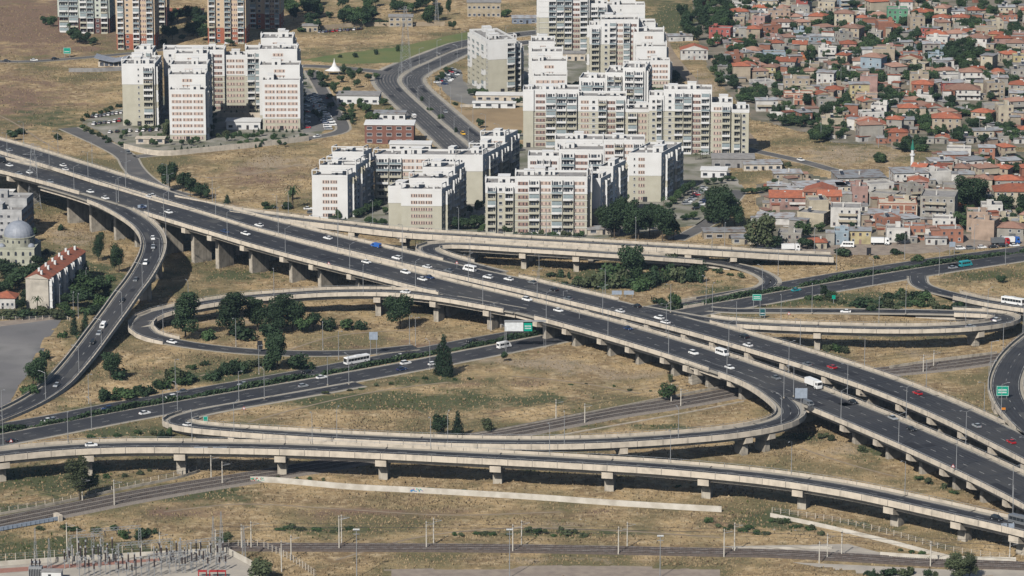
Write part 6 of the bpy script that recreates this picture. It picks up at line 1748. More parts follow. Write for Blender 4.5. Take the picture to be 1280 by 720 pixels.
# warning triangles
for x, y, z in ((305, 519, 0), (411, 334 + 3, 12.8), (571, 336, 9.8), (14, 560, 0), (1191, 592, 8.9), (986, 400, 8.7)):
    r_ = empty('warning_sign', U(x, y, z)); tag(r_, 'small white triangular warning sign on a thin post', 'road sign', 'warning signs', auto='place')
    MB().tube((0, .05, 0), (0, .05, 2.6), .05, k=5).build('post', GALV, r_)
    t = MB(); t.v += [(-.7, 0, 2.1), (.7, 0, 2.1), (0, 0, 3.3), (-.7, .04, 2.1), (.7, .04, 2.1), (0, .04, 3.3)]; t.f += [(0, 1, 2), (5, 4, 3), (0, 3, 4, 1), (1, 4, 5, 2), (2, 5, 3, 0)]; t.m += [0] * 5
    t.build('panel', REDM, r_)
    t = MB(); t.quad([(-.45, -.01, 2.22), (.45, -.01, 2.22), (0, -.01, 3.0)]); t.build('face', SIGNW, r_)
land('the ramp gore sign', U(1001, 519, 8.9)); land('the large green ramp sign', U(1253, 498, 8.9))
# ================================================================ WALLS, FENCES, RAIL MASTS
def wall_line(name, pix, h, t, m, label, cat='wall'):
    pa = Path('wall%d' % len(PATHS), [(x, y, 0) for x, y in pix], .5, 3)
    o = MB().sweep(pa.seg(), [(-t / 2, -.3), (t / 2, -.3), (t / 2, h), (-t / 2, h)][::-1]).build(name, m)
    tag(o, label, cat)
    return pa, o
WW = mat('whitewashed_concrete', (0.6, 0.56, 0.49), 0.9, (0.48, 0.44, 0.37), 0.3, 6, stain=((0.4, 0.36, 0.3), 0.25))
pa, gw = wall_line('retaining_wall', [(313, 602.5), (340, 603), (380, 606.5), (440, 612), (520, 616), (600, 620.5), (680, 625.5), (760, 631.5), (840, 636.5), (902, 640)], 1.9, .4, WW, 'long low whitewashed retaining wall with graffiti under the nearest ramp')
# graffiti: painted marks standing on the wall's face
def graffiti(pa, px, wd, cols, seed):
    r = random.Random(seed)
    k = pa.at_px(px)
    p, n = pa.p[k], pa.n[k]
    t = Vector((n.y, -n.x, 0))
    mats_ = [mat('graffiti_' + c, v, .7) for c, v in cols]
    mb = MB()
    for i in range(34):
        a = r.uniform(0, wd); z = r.uniform(.35, 1.35); w, h = r.uniform(.15, .5), r.uniform(.12, .5)
        q = [(a, z), (a + w, z + r.uniform(-.2, .2)), (a + w + r.uniform(-.2, .2), z + h), (a + r.uniform(-.2, .2), z + h)]
        mb.quad([p - n * (.215 + .004 * i) + t * x + Vector((0, 0, min(z_, 1.85))) for x, z_ in q], r.randrange(len(mats_)))
    mb.build('graffiti', mats_, gw)
graffiti(pa, 318, 5, (('green', (.02, .3, .18)), ('teal', (.05, .4, .35)), ('red', (.4, .06, .04))), 1)
graffiti(pa, 518, 4.5, (('blue', (.05, .2, .45)), ('teal', (.05, .4, .35)), ('pink', (.5, .2, .25))), 2)
wall_line('retaining_wall', [(963, 646), (1035, 661), (1110, 679), (1190, 700), (1212, 702)], 1.3, .3, WW, 'pale low wall running down to the right corner below the ramp')
wall_line('concrete_wall', [(1100, 696), (1160, 700), (1270, 703)], 1.6, .3, WW, 'pale wall beside the front railway at the right corner')
wall_line('concrete_wall', [(915, 688), (1040, 686)], .9, .3, WW, 'short straight pale wall at the concrete apron')
wall_line('concrete_wall', [(1112, 462), (1180, 452), (1246, 444)], 1.5, .3, CONC2, 'grey wall along the railway beyond the main viaduct')
wall_line('concrete_wall', [(588, 546), (650, 535), (760, 513), (860, 493), (905, 485)], .9, .3, CONC2, 'low grey wall on the far side of the main railway')
wall_line('concrete_wall', [(0, 644), (60, 633), (160, 611), (225, 598), (250, 590)], .9, .25, CONC2, 'low grey wall left of the railway under the nearest ramp')
wall_line('kerb_wall', [(640, 556), (720, 541), (860, 516), (930, 502)], .4, .3, CONC, 'thin pale kerb on the near side of the main railway')
wall_line('concrete_wall', [(285, 692), (320, 711), (335, 726)], 1.8, .3, WW, 'white wall at the right end of the substation')
wall_line('concrete_wall', [(-10, 708), (60, 703), (140, 698), (285, 690)], 1.5, .25, WW, 'white wall behind the substation')
wall_line('concrete_wall', [(155, 186), (200, 195), (260, 190), (330, 183), (386, 176)], 2.6, .3, CONC, 'pale terrace wall in front of the western estate')
wall_line('concrete_wall', [(268, 147), (330, 147)], 2.6, .3, CONC, 'pale garden wall below the long western block')
wall_line('concrete_wall', [(575, 134), (655, 132)], 1.4, .3, CONC, 'pale wall beside the northern car park')
wall_line('boundary_wall', [(400, 37), (450, 33), (500, 33), (556, 32)], 2.4, .3, rend('tan_wall', (.5, .4, .28)), 'tan boundary wall across the field at the top')
wall_line('boundary_wall', [(86, 90), (120, 90), (155, 88)], 2.2, .3, GREYR, 'grey wall in front of the curved roof pavilion')

def fence(pix, h, step, label, m=None):
    pa = Path('fence%d' % len(PATHS), [(x, y, 0) for x, y in pix], .3, 3)
    root = empty('fence', (0, 0, 0)); tag(root, label, 'fence')
    w = MB()
    for z in (h * .35, h * .7, h - .05):
        w.sweep(pa.seg(), [(-.025, z), (.025, z), (.025, z + .05), (-.025, z + .05)][::-1])
    w.build('rail', m or GALV, root)
    pm = MB().box(-.09, .09, -.09, .09, -.2, h + .1).mesh('post', m or CONC)
    d = 0; n = 0
    while d < pa.d[-1] and n < 98:
        p, _ = pa.at(d + .01); inst('post', pm, root, p); d += step; n += 1
    rebase(root, pa)
fence([(330, 686), (350, 694), (375, 708), (395, 722)], 2.2, 2.2, 'white posted fence slanting down to the bottom edge')
fence([(965, 641), (1040, 652), (1110, 668), (1190, 690), (1265, 700)], 1.8, 3, 'wire fence with pale posts along the lower right wall')
fence([(0, 641), (80, 627), (170, 607), (250, 588)], 1.6, 3.2, 'wire fence beside the railway at the left')
fence([(-5, 702), (60, 697), (150, 691), (285, 684), (330, 684)], 2.2, 3, 'mesh fence behind the substation')
fence([(-5, 400), (40, 400), (80, 398), (88, 402)], 1.4, 2.6, 'low fence along the gravel strip at the left')

def mast(px, py, h, label='pale concrete railway mast with a short arm', dark=False, arm=1, auto='place'):
    r_ = empty('railway_mast', U(px, py)); tag(r_, label, 'railway mast', 'railway masts', auto=auto)
    MB().tube((0, 0, -.3), (0, 0, h), .22, .15, 6).build('pole', GALV if dark else WW, r_)
    MB().tube((0, 0, h - 1.4), (arm * 2.6, .6, h - 1.0), .06, k=5).tube((0, 0, h - .4), (arm * 2.6, .6, h - 1.0), .04, k=5).build('cantilever', GALV, r_)
    MB().box(-.3, .3, -.12, .12, h - .9, h - .5).build('insulator', DARKM, r_)
for x, y, h in ((103, 627, 8), (143, 633, 9), (264, 598, 8), (278, 606, 8), (84, 692, 10), (97, 693, 8.5), (200, 700, 9), (424, 687, 11), (427, 680, 9.5), (533, 686, 9), (542, 680, 8.5), (641, 690, 9), (652, 683, 8.5), (773, 693, 9), (784, 685, 8.5), (905, 696, 9), (918, 690, 9.5), (1024, 704, 7), (1034, 698, 8), (1052, 694, 8), (1163, 708, 8), (695, 525, 7.5), (731, 530, 7.5), (839, 503, 7), (851, 509, 7), (1154, 466, 7), (1167, 459, 6.5), (1262, 700, 6), (314, 686, 9), (270, 697, 9), (364, 700, 8), (352, 715, 10), (302, 660 + 26, 8)):
    mast(x, y, h)

def lattice(px, py, h, w, label, arms=3, seg=9, name='lattice_tower', cat='pylon', group=None):
    r_ = empty(name, U(px, py), R(12)); tag(r_, label, cat, group)
    t = .05 + h * .0008
    lg = []
    def hw(z): return w / 2 * (1 - .82 * z / h)
    for sx in (-1, 1):
        for sy in (-1, 1):
            MB().tube((sx * hw(0), sy * hw(0), -.3), (sx * hw(h), sy * hw(h), h), t, t * .7, 4).build('leg', GALV, r_)
    b = MB()
    for i in range(seg):
        z0, z1 = h * i / seg, h * (i + 1) / seg
        c0 = [(-hw(z0), -hw(z0)), (hw(z0), -hw(z0)), (hw(z0), hw(z0)), (-hw(z0), hw(z0))]
        c1 = [(-hw(z1), -hw(z1)), (hw(z1), -hw(z1)), (hw(z1), hw(z1)), (-hw(z1), hw(z1))]
        for k in range(4):
            j = (k + 1) % 4
            b.tube((*c0[k], z0), (*c1[j], z1), t * .6, k=4); b.tube((*c0[j], z0), (*c1[k], z1), t * .6, k=4)
            b.tube((*c1[k], z1), (*c1[j], z1), t * .5, k=4)
    b.build('bracing', GALV, r_)
    for i in range(arms):
        z = h * (.72 + .12 * i); l = w * (.9 - .15 * i)
        a = MB()
        a.tube((-l, 0, z), (l, 0, z), t, k=4); a.tube((-l, 0, z), (0, 0, z + h * .05), t * .7, k=4); a.tube((l, 0, z), (0, 0, z + h * .05), t * .7, k=4)
        a.build('crossarm', GALV, r_)
    return r_
lattice(43, 262, 30, 6.0, 'lattice power pylon standing in front of the main viaduct at the left')
lattice(507, 90, 36, 6.0, 'tall lattice power pylon beside the boulevard lawn')
lattice(546, 28, 16, 2.5, 'short lattice pylon behind the boundary wall at the top')
for i, (x, y, h) in enumerate(((45, 715, 14), (62, 712, 10), (267, 692, 12), (277, 690, 13), (305, 700, 11))):
    lattice(x, y, h, 1.3, '%s slim lattice mast at the substation' % ('first', 'second', 'third', 'fourth', 'fifth')[i], 0, 7, 'lattice_mast', 'lattice mast', 'lattice masts at the substation')

# ---------------------------------------------------------------- substation
def portal(x0, y0, x1, y1, h, label):
    a, b_ = U(x0, y0), U(x1, y1)
    L_ = (b_ - a).length
    r_ = empty('gantry_frame', a, math.atan2(b_.y - a.y, b_.x - a.x)); tag(r_, label, 'steel gantry')
    for x in (0, L_):
        m = MB()
        for sx in (-.5, .5):
            m.tube((x + sx, 0, 0), (x + sx * .6, 0, h), .07, k=4)
        for i in range(6):
            z0, z1 = h * i / 6, h * (i + 1) / 6
            m.tube((x - .5, 0, z0), (x + .45, 0, z1), .05, k=4); m.tube((x + .5, 0, z0), (x - .45, 0, z1), .05, k=4)
        m.build('column', GALV, r_)
    m = MB()
    for dz in (0, .9):
        m.tube((-.4, 0, h + dz), (L_ + .4, 0, h + dz), .08, k=4)
    n = int(L_ / 1.2)
    for i in range(n):
        m.tube((L_ * i / n, 0, h), (L_ * (i + 1) / n, 0, h + .9), .05, k=4); m.tube((L_ * i / n, 0, h + .9), (L_ * (i + 1) / n, 0, h), .05, k=4)
    m.build('beam', GALV, r_)
    for i in range(3):
        x = L_ * (.25 + .25 * i)
        MB().tube((x, 0, h), (x + .5, -.4, h - 1.5), .14, k=6).build('insulator', DARKM, r_)
portal(116, 688, 175, 683, 6, 'taller steel gantry at the back of the substation')
portal(147, 706, 215, 700, 6, 'lower steel gantry in the middle of the substation')
portal(88, 700, 128, 697, 7, 'tall steel gantry at the left of the substation')
portal(225, 704, 275, 698, 6, 'steel gantry at the right of the substation')
portal(185, 716, 240, 712, 5, 'low steel gantry at the front of the substation')
hr = random.Random(4)
BLK = mat('brown_porcelain', (.045, .03, .028), .3)
ins = MB().lathe([(.1, 0)] + [(r_, .3 + i * .16) for i in range(12) for r_ in (.12, .24)][:24] + [(.1, 2.3)], 8).mesh('insulator', BLK)
insg = MB().lathe([(.1, 0)] + [(r_, .3 + i * .16) for i in range(12) for r_ in (.12, .24)][:24] + [(.1, 2.3)], 8).mesh('insulator', mat('grey_porcelain', (.25, .24, .23), .4))
st_ = MB().tube((0, 0, 0), (0, 0, 2.6), .12, k=5).box(-.35, .35, -.35, .35, 2.6, 2.75).mesh('stand', GALV)
hd = MB().box(-.2, .2, -.2, .2, 0, .4).mesh('terminal', GALV)
n = 0
for row, (x0, y0, x1, y1) in enumerate(((82, 712, 135, 706), (98, 722, 160, 716), (170, 711, 280, 702), (195, 704, 258, 699), (150, 724, 200, 720), (212, 718, 283, 712), (84, 706, 150, 700))):
    k = (9, 10, 15, 11, 8, 11, 9)[row]
    for i in range(k):
        t = i / (k - 1)
        r_ = empty('post_insulator', U(x0 + (x1 - x0) * t + hr.uniform(-2, 2), y0 + (y1 - y0) * t + hr.uniform(-1.2, 1.2))); q_ = hr.uniform(.8, 1.4); r_.scale = (1.15, 1.15, q_)
        tag(r_, 'dark ribbed insulator on a steel stand in the %s row' % ('far left', 'near left', 'long middle', 'back', 'front', 'right', 'rear left')[row], 'insulator', 'insulators of the substation', auto='row')
        inst('stand', st_, r_); inst('insulator', hr.choice([ins, ins, insg]), r_, (0, 0, 2.75)); inst('terminal', hd, r_, (0, 0, 5.05))
tr_ = empty('transformer', U(45, 722), R(-3)); tag(tr_, 'grey transformer with cooling fins at the bottom left', 'transformer')
MB().box(-2, 2, -1.2, 1.2, .3, 3.6).build('tank', GALV, tr_)
for i in range(8):
    MB().box(-1.9 + i * .5, -1.75 + i * .5, -1.8, -1.22, .6, 3.2).build('cooling_fin', GALV, tr_)
for i in range(3):
    inst('bushing', ins, tr_, (-1.2 + 1.2 * i, 0, 3.6))
MB().tube((-1.6, .8, 4.6), (1.4, .8, 4.6), .45, k=10).box(-1.3, -1.1, .7, .9, 3.6, 4.2).box(.9, 1.1, .7, .9, 3.6, 4.2).build('conservator', GALV, tr_)
kb = empty('control_cabin', U(52, 726), R(-3)); tag(kb, 'small white control cabin beside the transformer', 'cabin')
MB().box(0, 6, 0, 3, 0, 2.8).build('wall', WHITEP, kb); MB().box(-.2, 6.2, -.2, 3.2, 2.803, 3.0).build('roof', GREYR, kb); MB().box(2, 2.9, -.06, 0, 0, 2.1).build('door', DARKM, kb)
for i, x in enumerate((248, 262, 272)):
    b_ = empty('equipment_frame', U(x, 722)); tag(b_, 'red steel equipment frame in the substation front', 'steel frame', 'red frames in the substation', auto='row')
    for sx in (0, 2.4):
        for sy in (0, 1.4):
            MB().box(sx - .08, sx + .08, sy - .08, sy + .08, 0, 1.8).build('leg', REDM, b_)
    MB().box(-.1, 2.5, -.1, 1.5, 1.803, 1.95).build('top', REDM, b_)

# steel footbridge of the railway at the left edge
br = empty('rail_bridge', U(28, 652)); tag(br, 'small steel girder bridge carrying the railway at the left edge', 'bridge')
a, b_ = U(-20, 668), U(74, 651)
d = b_ - a; br.location = a; br.rotation_euler = (0, 0, math.atan2(d.y, d.x)); L_ = d.length
g1 = MB().box(0, L_, -.15, .15, .3, 1.5)
for i in range(int(L_ / 1.6)):
    g1.box(i * 1.6, i * 1.6 + .15, -.3, -.15, .3, 1.45)
g1.build('girder', SIGNB, br); MB().box(-.5, .5, -.6, 3, -.4, .498).build('abutment', CONC2, br); MB().box(L_ - .5, L_ + .8, -.9, 3, -.4, 2.0).build('abutment', CONC, br)

# ================================================================ THE MOSQUE, ROW BUILDING AND OTHER SINGLE BUILDINGS
MOS = rend('mosque_wall', (.46, .46, .37)); LEAD = mat('lead_dome', (.27, .29, .33), .5, (.22, .24, .28), .6)
def building(name, px, py, yaw, label, cat='building'):
    r_ = empty(name, U(px, py), R(yaw)); tag(r_, label, cat); return r_
m_ = building('mosque', -22, 332, -3, 'pale green mosque with a grey central dome at the left edge', 'mosque')
W_ = 22.0
MB().box(0, W_, 0, 16, -.5, 7.3).box(-.15, W_ + .15, -.15, 16.15, 7.303, 7.7).build('wall', MOS, m_)
DX, DY, DR = 14.2, 8, 6.3
MB().lathe([(DR + .4, 7.7), (DR + .4, 11.2), (DR + .6, 11.2), (DR + .6, 11.5), (DR, 11.5)], 24, 0, (DX, DY)).build('drum', MOS, m_)
dm = MB().lathe([(DR * math.cos(t * math.pi / 20), 11.5 + DR * .98 * math.sin(t * math.pi / 20)) for t in range(0, 10)] + [(.25, 11.5 + DR * .98), (.05, 11.5 + DR + 1.6)], 24, 0, (DX, DY)).build('dome', LEAD, m_)
for sx, sy in ((3, 3), (8, 2.4), (20.3, 3), (3, 13), (20.3, 13)):
    MB().lathe([(1.5 * math.cos(t * math.pi / 12), 7.7 + 1.4 * math.sin(t * math.pi / 12)) for t in range(6)] + [(.02, 9.2)], 12, 0, (sx, sy)).build('small_dome', LEAD, m_)
arch = MB(); arch.prism([(-.45, -.06), (.45, -.06), (.45, .01), (-.45, .01)], 0, 1.5)
aw = MB(); pts_ = [(-.5, 0), (.5, 0), (.5, 1.2)] + [(.5 * math.cos(t * math.pi / 6), 1.2 + .5 * math.sin(t * math.pi / 6)) for t in range(1, 6)] + [(-.5, 1.2)]
k = len(pts_); aw.v += [(x, -.06, z) for x, z in pts_] + [(x, .02, z) for x, z in pts_]; aw.f.append(tuple(range(k))); aw.m.append(0)
for i in range(k): aw.f.append((i, k + i, k + (i + 1) % k, (i + 1) % k)); aw.m.append(0)
awm = aw.mesh('window', GLASS)
for fl in range(2):
    for i in range(7):
        inst('window', awm, m_, (2 + i * 3.05, 0, 1.1 + fl * 3.3))
for t in range(8):
    a = R(-90 + (t - 3.5) * 22)
    inst('window', awm, m_, (DX + (DR + .42) * math.cos(a), DY + (DR + .42) * math.sin(a), 9.3), a + math.pi / 2, (.7, .7, .7))

r_ = building('row_building', 33, 386, -10, 'long red-roofed row building with white chimneys and a cream gable end', 'apartment building')
WG = rend('cream_gable', (.6, .55, .47)); w, d, h = 9.3, 52, 12.4
MB().box(0, w, 0, d, -.5, h).build('wall', WG, r_)
rm = MB(); rm.quad([(-.4, -.3, h), (w / 2, -.3, h + 2.0), (w / 2, d + .3, h + 2.0), (-.4, d + .3, h)][::-1]); rm.quad([(w + .4, -.3, h), (w + .4, d + .3, h), (w / 2, d + .3, h + 2), (w / 2, -.3, h + 2)]); rm.quad([(-.4, -.28, h), (w + .4, -.28, h), (w / 2, -.28, h + 2)], 1); rm.quad([(w + .4, d + .28, h), (-.4, d + .28, h), (w / 2, d + .28, h + 2)], 1)
ro = rm.build('roof', [TILE, WG], r_)
for i in range(11):
    MB().box(w * .35, w * .35 + .8, 0, 1.0, h + .3, h + 3.0).build('chimney', WHITEP, ro, (0 if i % 2 else 2.4, 1.5 + i * 4.6, 0))
cnt = {}
for i in range(15):
    for fl in range(4):
        inst('window' if i % 3 else 'balcony', window_mesh(1.2, 1.4) if i % 3 else balcony_mesh(2.6, 'w'), r_, (w + .02, 2 + i * 3.2, fl * 3.1 + (1 if i % 3 else .1)), math.pi / 2)
        if i % 2: inst('window', window_mesh(1.2, 1.4), r_, (-.02, 2 + i * 3.2, fl * 3.1 + 1), -math.pi / 2)
MB().box(w + .01, w + .08, 6, 7, 0, 2.1).build('door', DARKM, r_)

r_ = building('house', -6, 386, -3, 'white house with a bright red hip roof cut by the left edge', 'house')
MB().box(0, 8, 0, 8, -.5, 4.4).build('wall', WALLS['white'], r_)
rm = MB(); rm.quad([(-.5, -.5, 4.4), (8.5, -.5, 4.4), (4, 4, 6.6)]); rm.quad([(8.5, -.5, 4.4), (8.5, 8.5, 4.4), (4, 4, 6.6)]); rm.quad([(8.5, 8.5, 4.4), (-.5, 8.5, 4.4), (4, 4, 6.6)]); rm.quad([(-.5, 8.5, 4.4), (-.5, -.5, 4.4), (4, 4, 6.6)])
rm.build('roof', TILE, r_)
for i in range(4): inst('window', window_mesh(1.1, 1.3), r_, (1.2 + 1.9 * i, -.02, 1.2))
MB().box(2.6, 3.4, -.08, .0, 0, 2.1).build('door', DARKM, r_)

apartment('grey and maroon office block rising behind the mosque', -22, 300, -6, [(0, 17.5, 0, 10, 4), (0, 17.5, 10, 22, 5)], 0, {('F', 0): '.WWW.', ('F', 1): '.', 'R': 'PPP', 'L': 'W'}, (rend('light_grey_wall', (.5, .5, .5)), rend('light_grey_wall', (.5, .5, .5))), 'single buildings', frame=False, cat='office block', seed=41)
apartment('white annexe block above the grey office block at the left edge', -24, 262, -4, [(0, 14, 0, 10, 2)], 0, {'F': '.WWW.'}, (None, None), 'single buildings', frame=False, cat='office block', seed=42)

def box_building(px, py, w, d, h, yaw, label, wallm, roofm, nwin=4, floors=2, band=None, cat='building', name='building', flat=True):
    r_ = building(name, px, py, yaw, label, cat)
    MB().box(0, w, 0, d, -.5, h).build('wall', wallm, r_)
    if flat:
        MB().box(-.4, w + .4, -.4, d + .4, h + .003, h + .45).build('roof', roofm, r_)
    else:
        q = MB(); q.quad([(-.5, -.5, h), (w + .5, -.5, h), (w + .5, d / 2, h + d * .18), (-.5, d / 2, h + d * .18)]); q.quad([(w + .5, d + .5, h), (-.5, d + .5, h), (-.5, d / 2, h + d * .18), (w + .5, d / 2, h + d * .18)]); q.quad([(w + .5, -.5, h), (w + .5, d + .5, h), (w + .5, d / 2, h + d * .18)]); q.quad([(-.5, d + .5, h), (-.5, -.5, h), (-.5, d / 2, h + d * .18)])
        q.build('roof', roofm, r_)
    for fl in range(floors):
        for i in range(nwin):
            if fl == 0 and i == nwin // 2: continue
            inst('window', window_mesh(round(w / nwin * .55, 1), 1.5), r_, (w * (i + .5) / nwin, -.02, fl * h / floors + .9))
    MB().box(w * (nwin // 2 + .5) / nwin - .6, w * (nwin // 2 + .5) / nwin + .6, -.08, .0, 0, 2.2).build('door', DARKM, r_)
    return r_
TAN = rend('tan_render', (.5, .42, .3))
box_building(486, 34, 14, 9, 6, 0, 'small cream two-storey building beneath the top pylon', TAN, GREYR, 4)
box_building(584, 22, 20, 10, 9, 0, 'pale industrial building with window rows at the top edge', TAN, GREYR, 7)
box_building(207, 20, 22, 9, 3, -3, 'low pale hall with a red roof between the towers', rend('pale_hall', (.5, .45, .38)), REDR, 5, 1)
box_building(378, 40, 9, 7, 3.5, 0, 'low tan shed on the field at the top', TAN, GREYR, 3, 1)
box_building(640, 30, 18, 10, 3.4, 0, 'long low blue-grey shed beside the boulevard at the top', rend('bluegrey', (.22, .26, .33)), SHEETR, 5, 1)
box_building(456, 180, 24, 12, 9.5, -2, 'brick framed restaurant building with deep open balconies', rend('brown_brick', (.25, .12, .09)), WHITEP, 5, 3, cat='restaurant', name='restaurant')
box_building(487, 189, 20, 8, 3.4, -3, 'white annexe in front of the brick restaurant', WHITEP, WHITEP, 5, 1)
box_building(421, 130, 22, 12, 4.5, -4, 'low white restaurant with a dark canopy roof', WHITEP, GREYR, 5, 1, cat='restaurant', name='restaurant')
box_building(467, 150, 16, 9, 3.2, -3, 'low white pavilion beside the boulevard', WHITEP, SHEETR, 4, 1)
box_building(595, 127, 26, 8, 3.4, -3, 'low glazed car park entrance below the boulevard block', CONC, WHITEP, 6, 1)
box_building(591, 135, 22, 4, 2.6, -3, 'low white kiosk row at the northern car park', WHITEP, WHITEP, 4, 1)
box_building(283, 162, 17, 9, 4.0, 0, 'low white clubhouse between the western blocks', WHITEP, WHITEP, 4, 1)
box_building(170, 180, 14, 5, 2.6, -2, 'white garage block with dark openings at the western estate', CONC, CONC, 3, 1)
box_building(700, 76, 14, 8, 4, 0, 'low grey roofed pavilion inside the northern estate', CONC, GREYR, 4, 1)
box_building(890, 210, 20, 12, 4.5, -2, 'dark grey low hall right of the lone balcony block', GREYR, GREYR, 4, 1)
box_building(876, 222, 12, 8, 3.4, -6, 'white stair pavilion beside the southern estate', WHITEP, WHITEP, 3, 1)
box_building(930, 214, 18, 10, 3.2, 3, 'pale low house row under the dry slope', CONC, SHEETR, 5, 1)
box_building(735, 294, 14, 6, 2.4, 8, 'slanted pale canopy beside the balcony block', CONC, SHEETR, 3, 1)
box_building(880, 300, 18, 8, 3.4, 4, 'low whitewashed shed below the street', WALLS['beige'], SHEETR, 4, 1)
box_building(915, 306, 12, 7, 2.8, 0, 'small pale shed left of the large brownish tree', WALLS['cream'], SHEETR, 3, 1)

# pavilion with the swept roof, upper left
r_ = building('pavilion', 118, 84, -2, 'low pavilion with a wide curved grey roof, upper left', 'pavilion')
MB().box(2, 19, 1, 9, 0, 3.2).build('wall', CONC, r_)
q = MB()
for i in range(12):
    def zz(t): return 4.4 + 1.2 * math.sin(math.pi * t) * -1 + 1.2 * abs(t - .5) * 2
    a, b_ = i / 12, (i + 1) / 12
    q.quad([(a * 21, -1, zz(a)), (b_ * 21, -1, zz(b_)), (b_ * 21, 10, zz(b_) + .5), (a * 21, 10, zz(a) + .5)]); q.quad([(a * 21, -1, zz(a) - .3), (b_ * 21, -1, zz(b_) - .3), (b_ * 21, -1, zz(b_)), (a * 21, -1, zz(a))]); q.quad([(a * 21, 10, zz(a) + .2), (b_ * 21, 10, zz(b_) + .2), (b_ * 21, -1, zz(b_) - .3), (a * 21, -1, zz(a) - .3)])
q.build('roof', LEAD, r_)
for i in range(6): MB().box(3 + i * 2.6, 5 + i * 2.6, .9, 1, .6, 2.6).build('window', GLASS, r_)
# tent
r_ = building('tent', 418, 93, 0, 'white peaked membrane tent beside the estate garden', 'tent')
q = MB(); N_ = 12
for i in range(N_):
    a, b_ = 6.283 * i / N_, 6.283 * (i + 1) / N_
    pr = [(7, 3.0), (4, 4.0), (2, 5.8), (.6, 9), (.05, 12)]
    for (r0, z0), (r1, z1) in zip(pr, pr[1:]):
        q.quad([(r0 * math.cos(a), r0 * math.sin(a) * .7, z0), (r0 * math.cos(b_), r0 * math.sin(b_) * .7, z0), (r1 * math.cos(b_), r1 * math.sin(b_) * .7, z1), (r1 * math.cos(a), r1 * math.sin(a) * .7, z1)])
q.build('membrane', WHITEP, r_); r_.scale = (.75, .75, .75)
for i in range(6):
    a = 6.283 * i / 6; MB().tube((6.8 * math.cos(a), 4.8 * math.sin(a), 0), (6.8 * math.cos(a), 4.8 * math.sin(a), 3.0), .12).build('pole', GALV, r_)
# minaret
r_ = building('minaret', 1140, 218, 0, 'white minaret with a green cone among the lower houses', 'minaret')
MB().lathe([(1.5, 0), (1.5, 4), (1.05, 4.6), (1.0, 11), (1.6, 11.4), (1.6, 12.3), (.9, 12.3), (.9, 15)], 12).build('shaft', WHITEP, r_)
MB().lathe([(1.3, 14.9), (1.0, 16.5), (.05, 21)], 12).build('spire', mat('green_spire', (.02, .17, .12), .5), r_); r_.scale = (.78, .78, .8)
# steel canopies by the estate
# road barrier and worker at the right ramp
r_ = empty('traffic_barrier', U(1254, 514, 8.9)); tag(r_, 'orange striped traffic barrier on the right edge ramp', 'traffic barrier')
MB().box(-.8, .8, -.05, .05, .5, 1.3).build('board', CP['orange'], r_); MB().box(-.7, -.6, -.3, .3, 0, .5).build('leg', GALV, r_); MB().box(.6, .7, -.3, .3, 0, .5).build('leg', GALV, r_)
# excavated concrete base blocks and boulders of the apron
for i, (x, y) in enumerate(((1088, 520), (1180, 519))):
    pass

# overhead contact wires of the two railways
for pa_, ofs, lab in ((RW2, (-1.9, 1.9), 'thin overhead contact wires above the front railway'), (RW1, (-3.8, 3.8), 'thin overhead contact wires above the main railway')):
    w_ = empty('contact_wires', pa_.p[len(pa_.p) // 2]); tag(w_, lab, 'overhead wire')
    for o_ in ofs:
        for z_ in (6.0, 7.2):
            me_ = MB().sweep([(p - w_.location, n) for p, n in pa_.seg()], [(o_ - .03, z_), (o_ + .03, z_), (o_ + .03, z_ + .06), (o_ - .03, z_ + .06)][::-1]).build('wire', DARKM, w_)
# ================================================================ the ground and what grows on it
ground()
scatter('dry_grass', 'straw coloured dry grass covering the open ground', 'dry grass', GR1, 80000, 1, lambda px, py, gx, gy: (.35 + clumps(px, py, gx, gy) * .6) * np.clip(1 - 1.5 * greens(px, py, gx, gy), .1, 1), .2, .7)
scatter('brown_weeds', 'brown dead weeds in clumps on the open ground', 'weeds', GR3, 26000, 2, clumps, .2, .7)
scatter('green_weeds', 'low green weeds in damp patches of the open ground', 'weeds', GR2, 60000, 3, greens, .2, .8)
scatter('rubble', 'scattered pale rubble and litter on the waste ground', 'rubble', RUB, 2600, 4, rubblew, .15, .45, wid=1)
# ================================================================ the smallest trees beyond 300 become one mass
trs = [o for o in bpy.data.objects if o.parent is None and o.get('category') == 'tree']
def seen(o):
    x, y = P(o.location)
    c = o.children[0]
    return c.scale.z * c.scale.x * S(x, y) ** 2 if -15 < x < 1295 and -6 < y < 740 else 0
special = {o.name for o, _, _ in REG}
trs.sort(key=lambda o: (o.name in special, -seen(o)))
bpy.context.view_layer.update()
rest = trs[292:]
groups = {}
for o in rest:
    for c in o.children:
        me = c.data
        mw = Matrix.Translation(o.location) @ Matrix.Rotation(o.rotation_euler.z, 4, 'Z') @ Matrix.Translation(c.location) @ Matrix.Diagonal((*c.scale, 1))
        co = np.empty(len(me.vertices) * 3); me.vertices.foreach_get('co', co)
        co = co.reshape(-1, 3) @ np.array(mw.to_3x3()).T + np.array(mw.translation)
        ls = np.empty(len(me.polygons), int); lt = np.empty(len(me.polygons), int); vi = np.empty(len(me.loops), int)
        me.polygons.foreach_get('loop_start', ls); me.polygons.foreach_get('loop_total', lt); me.loops.foreach_get('vertex_index', vi)
        groups.setdefault(me.materials[0].name, []).append((co, vi, lt))
gone = {o.name for o in rest}
REG[:] = [q for q in REG if q[0].name not in gone]
bpy.data.batch_remove([c for o in rest for c in o.children] + list(rest))
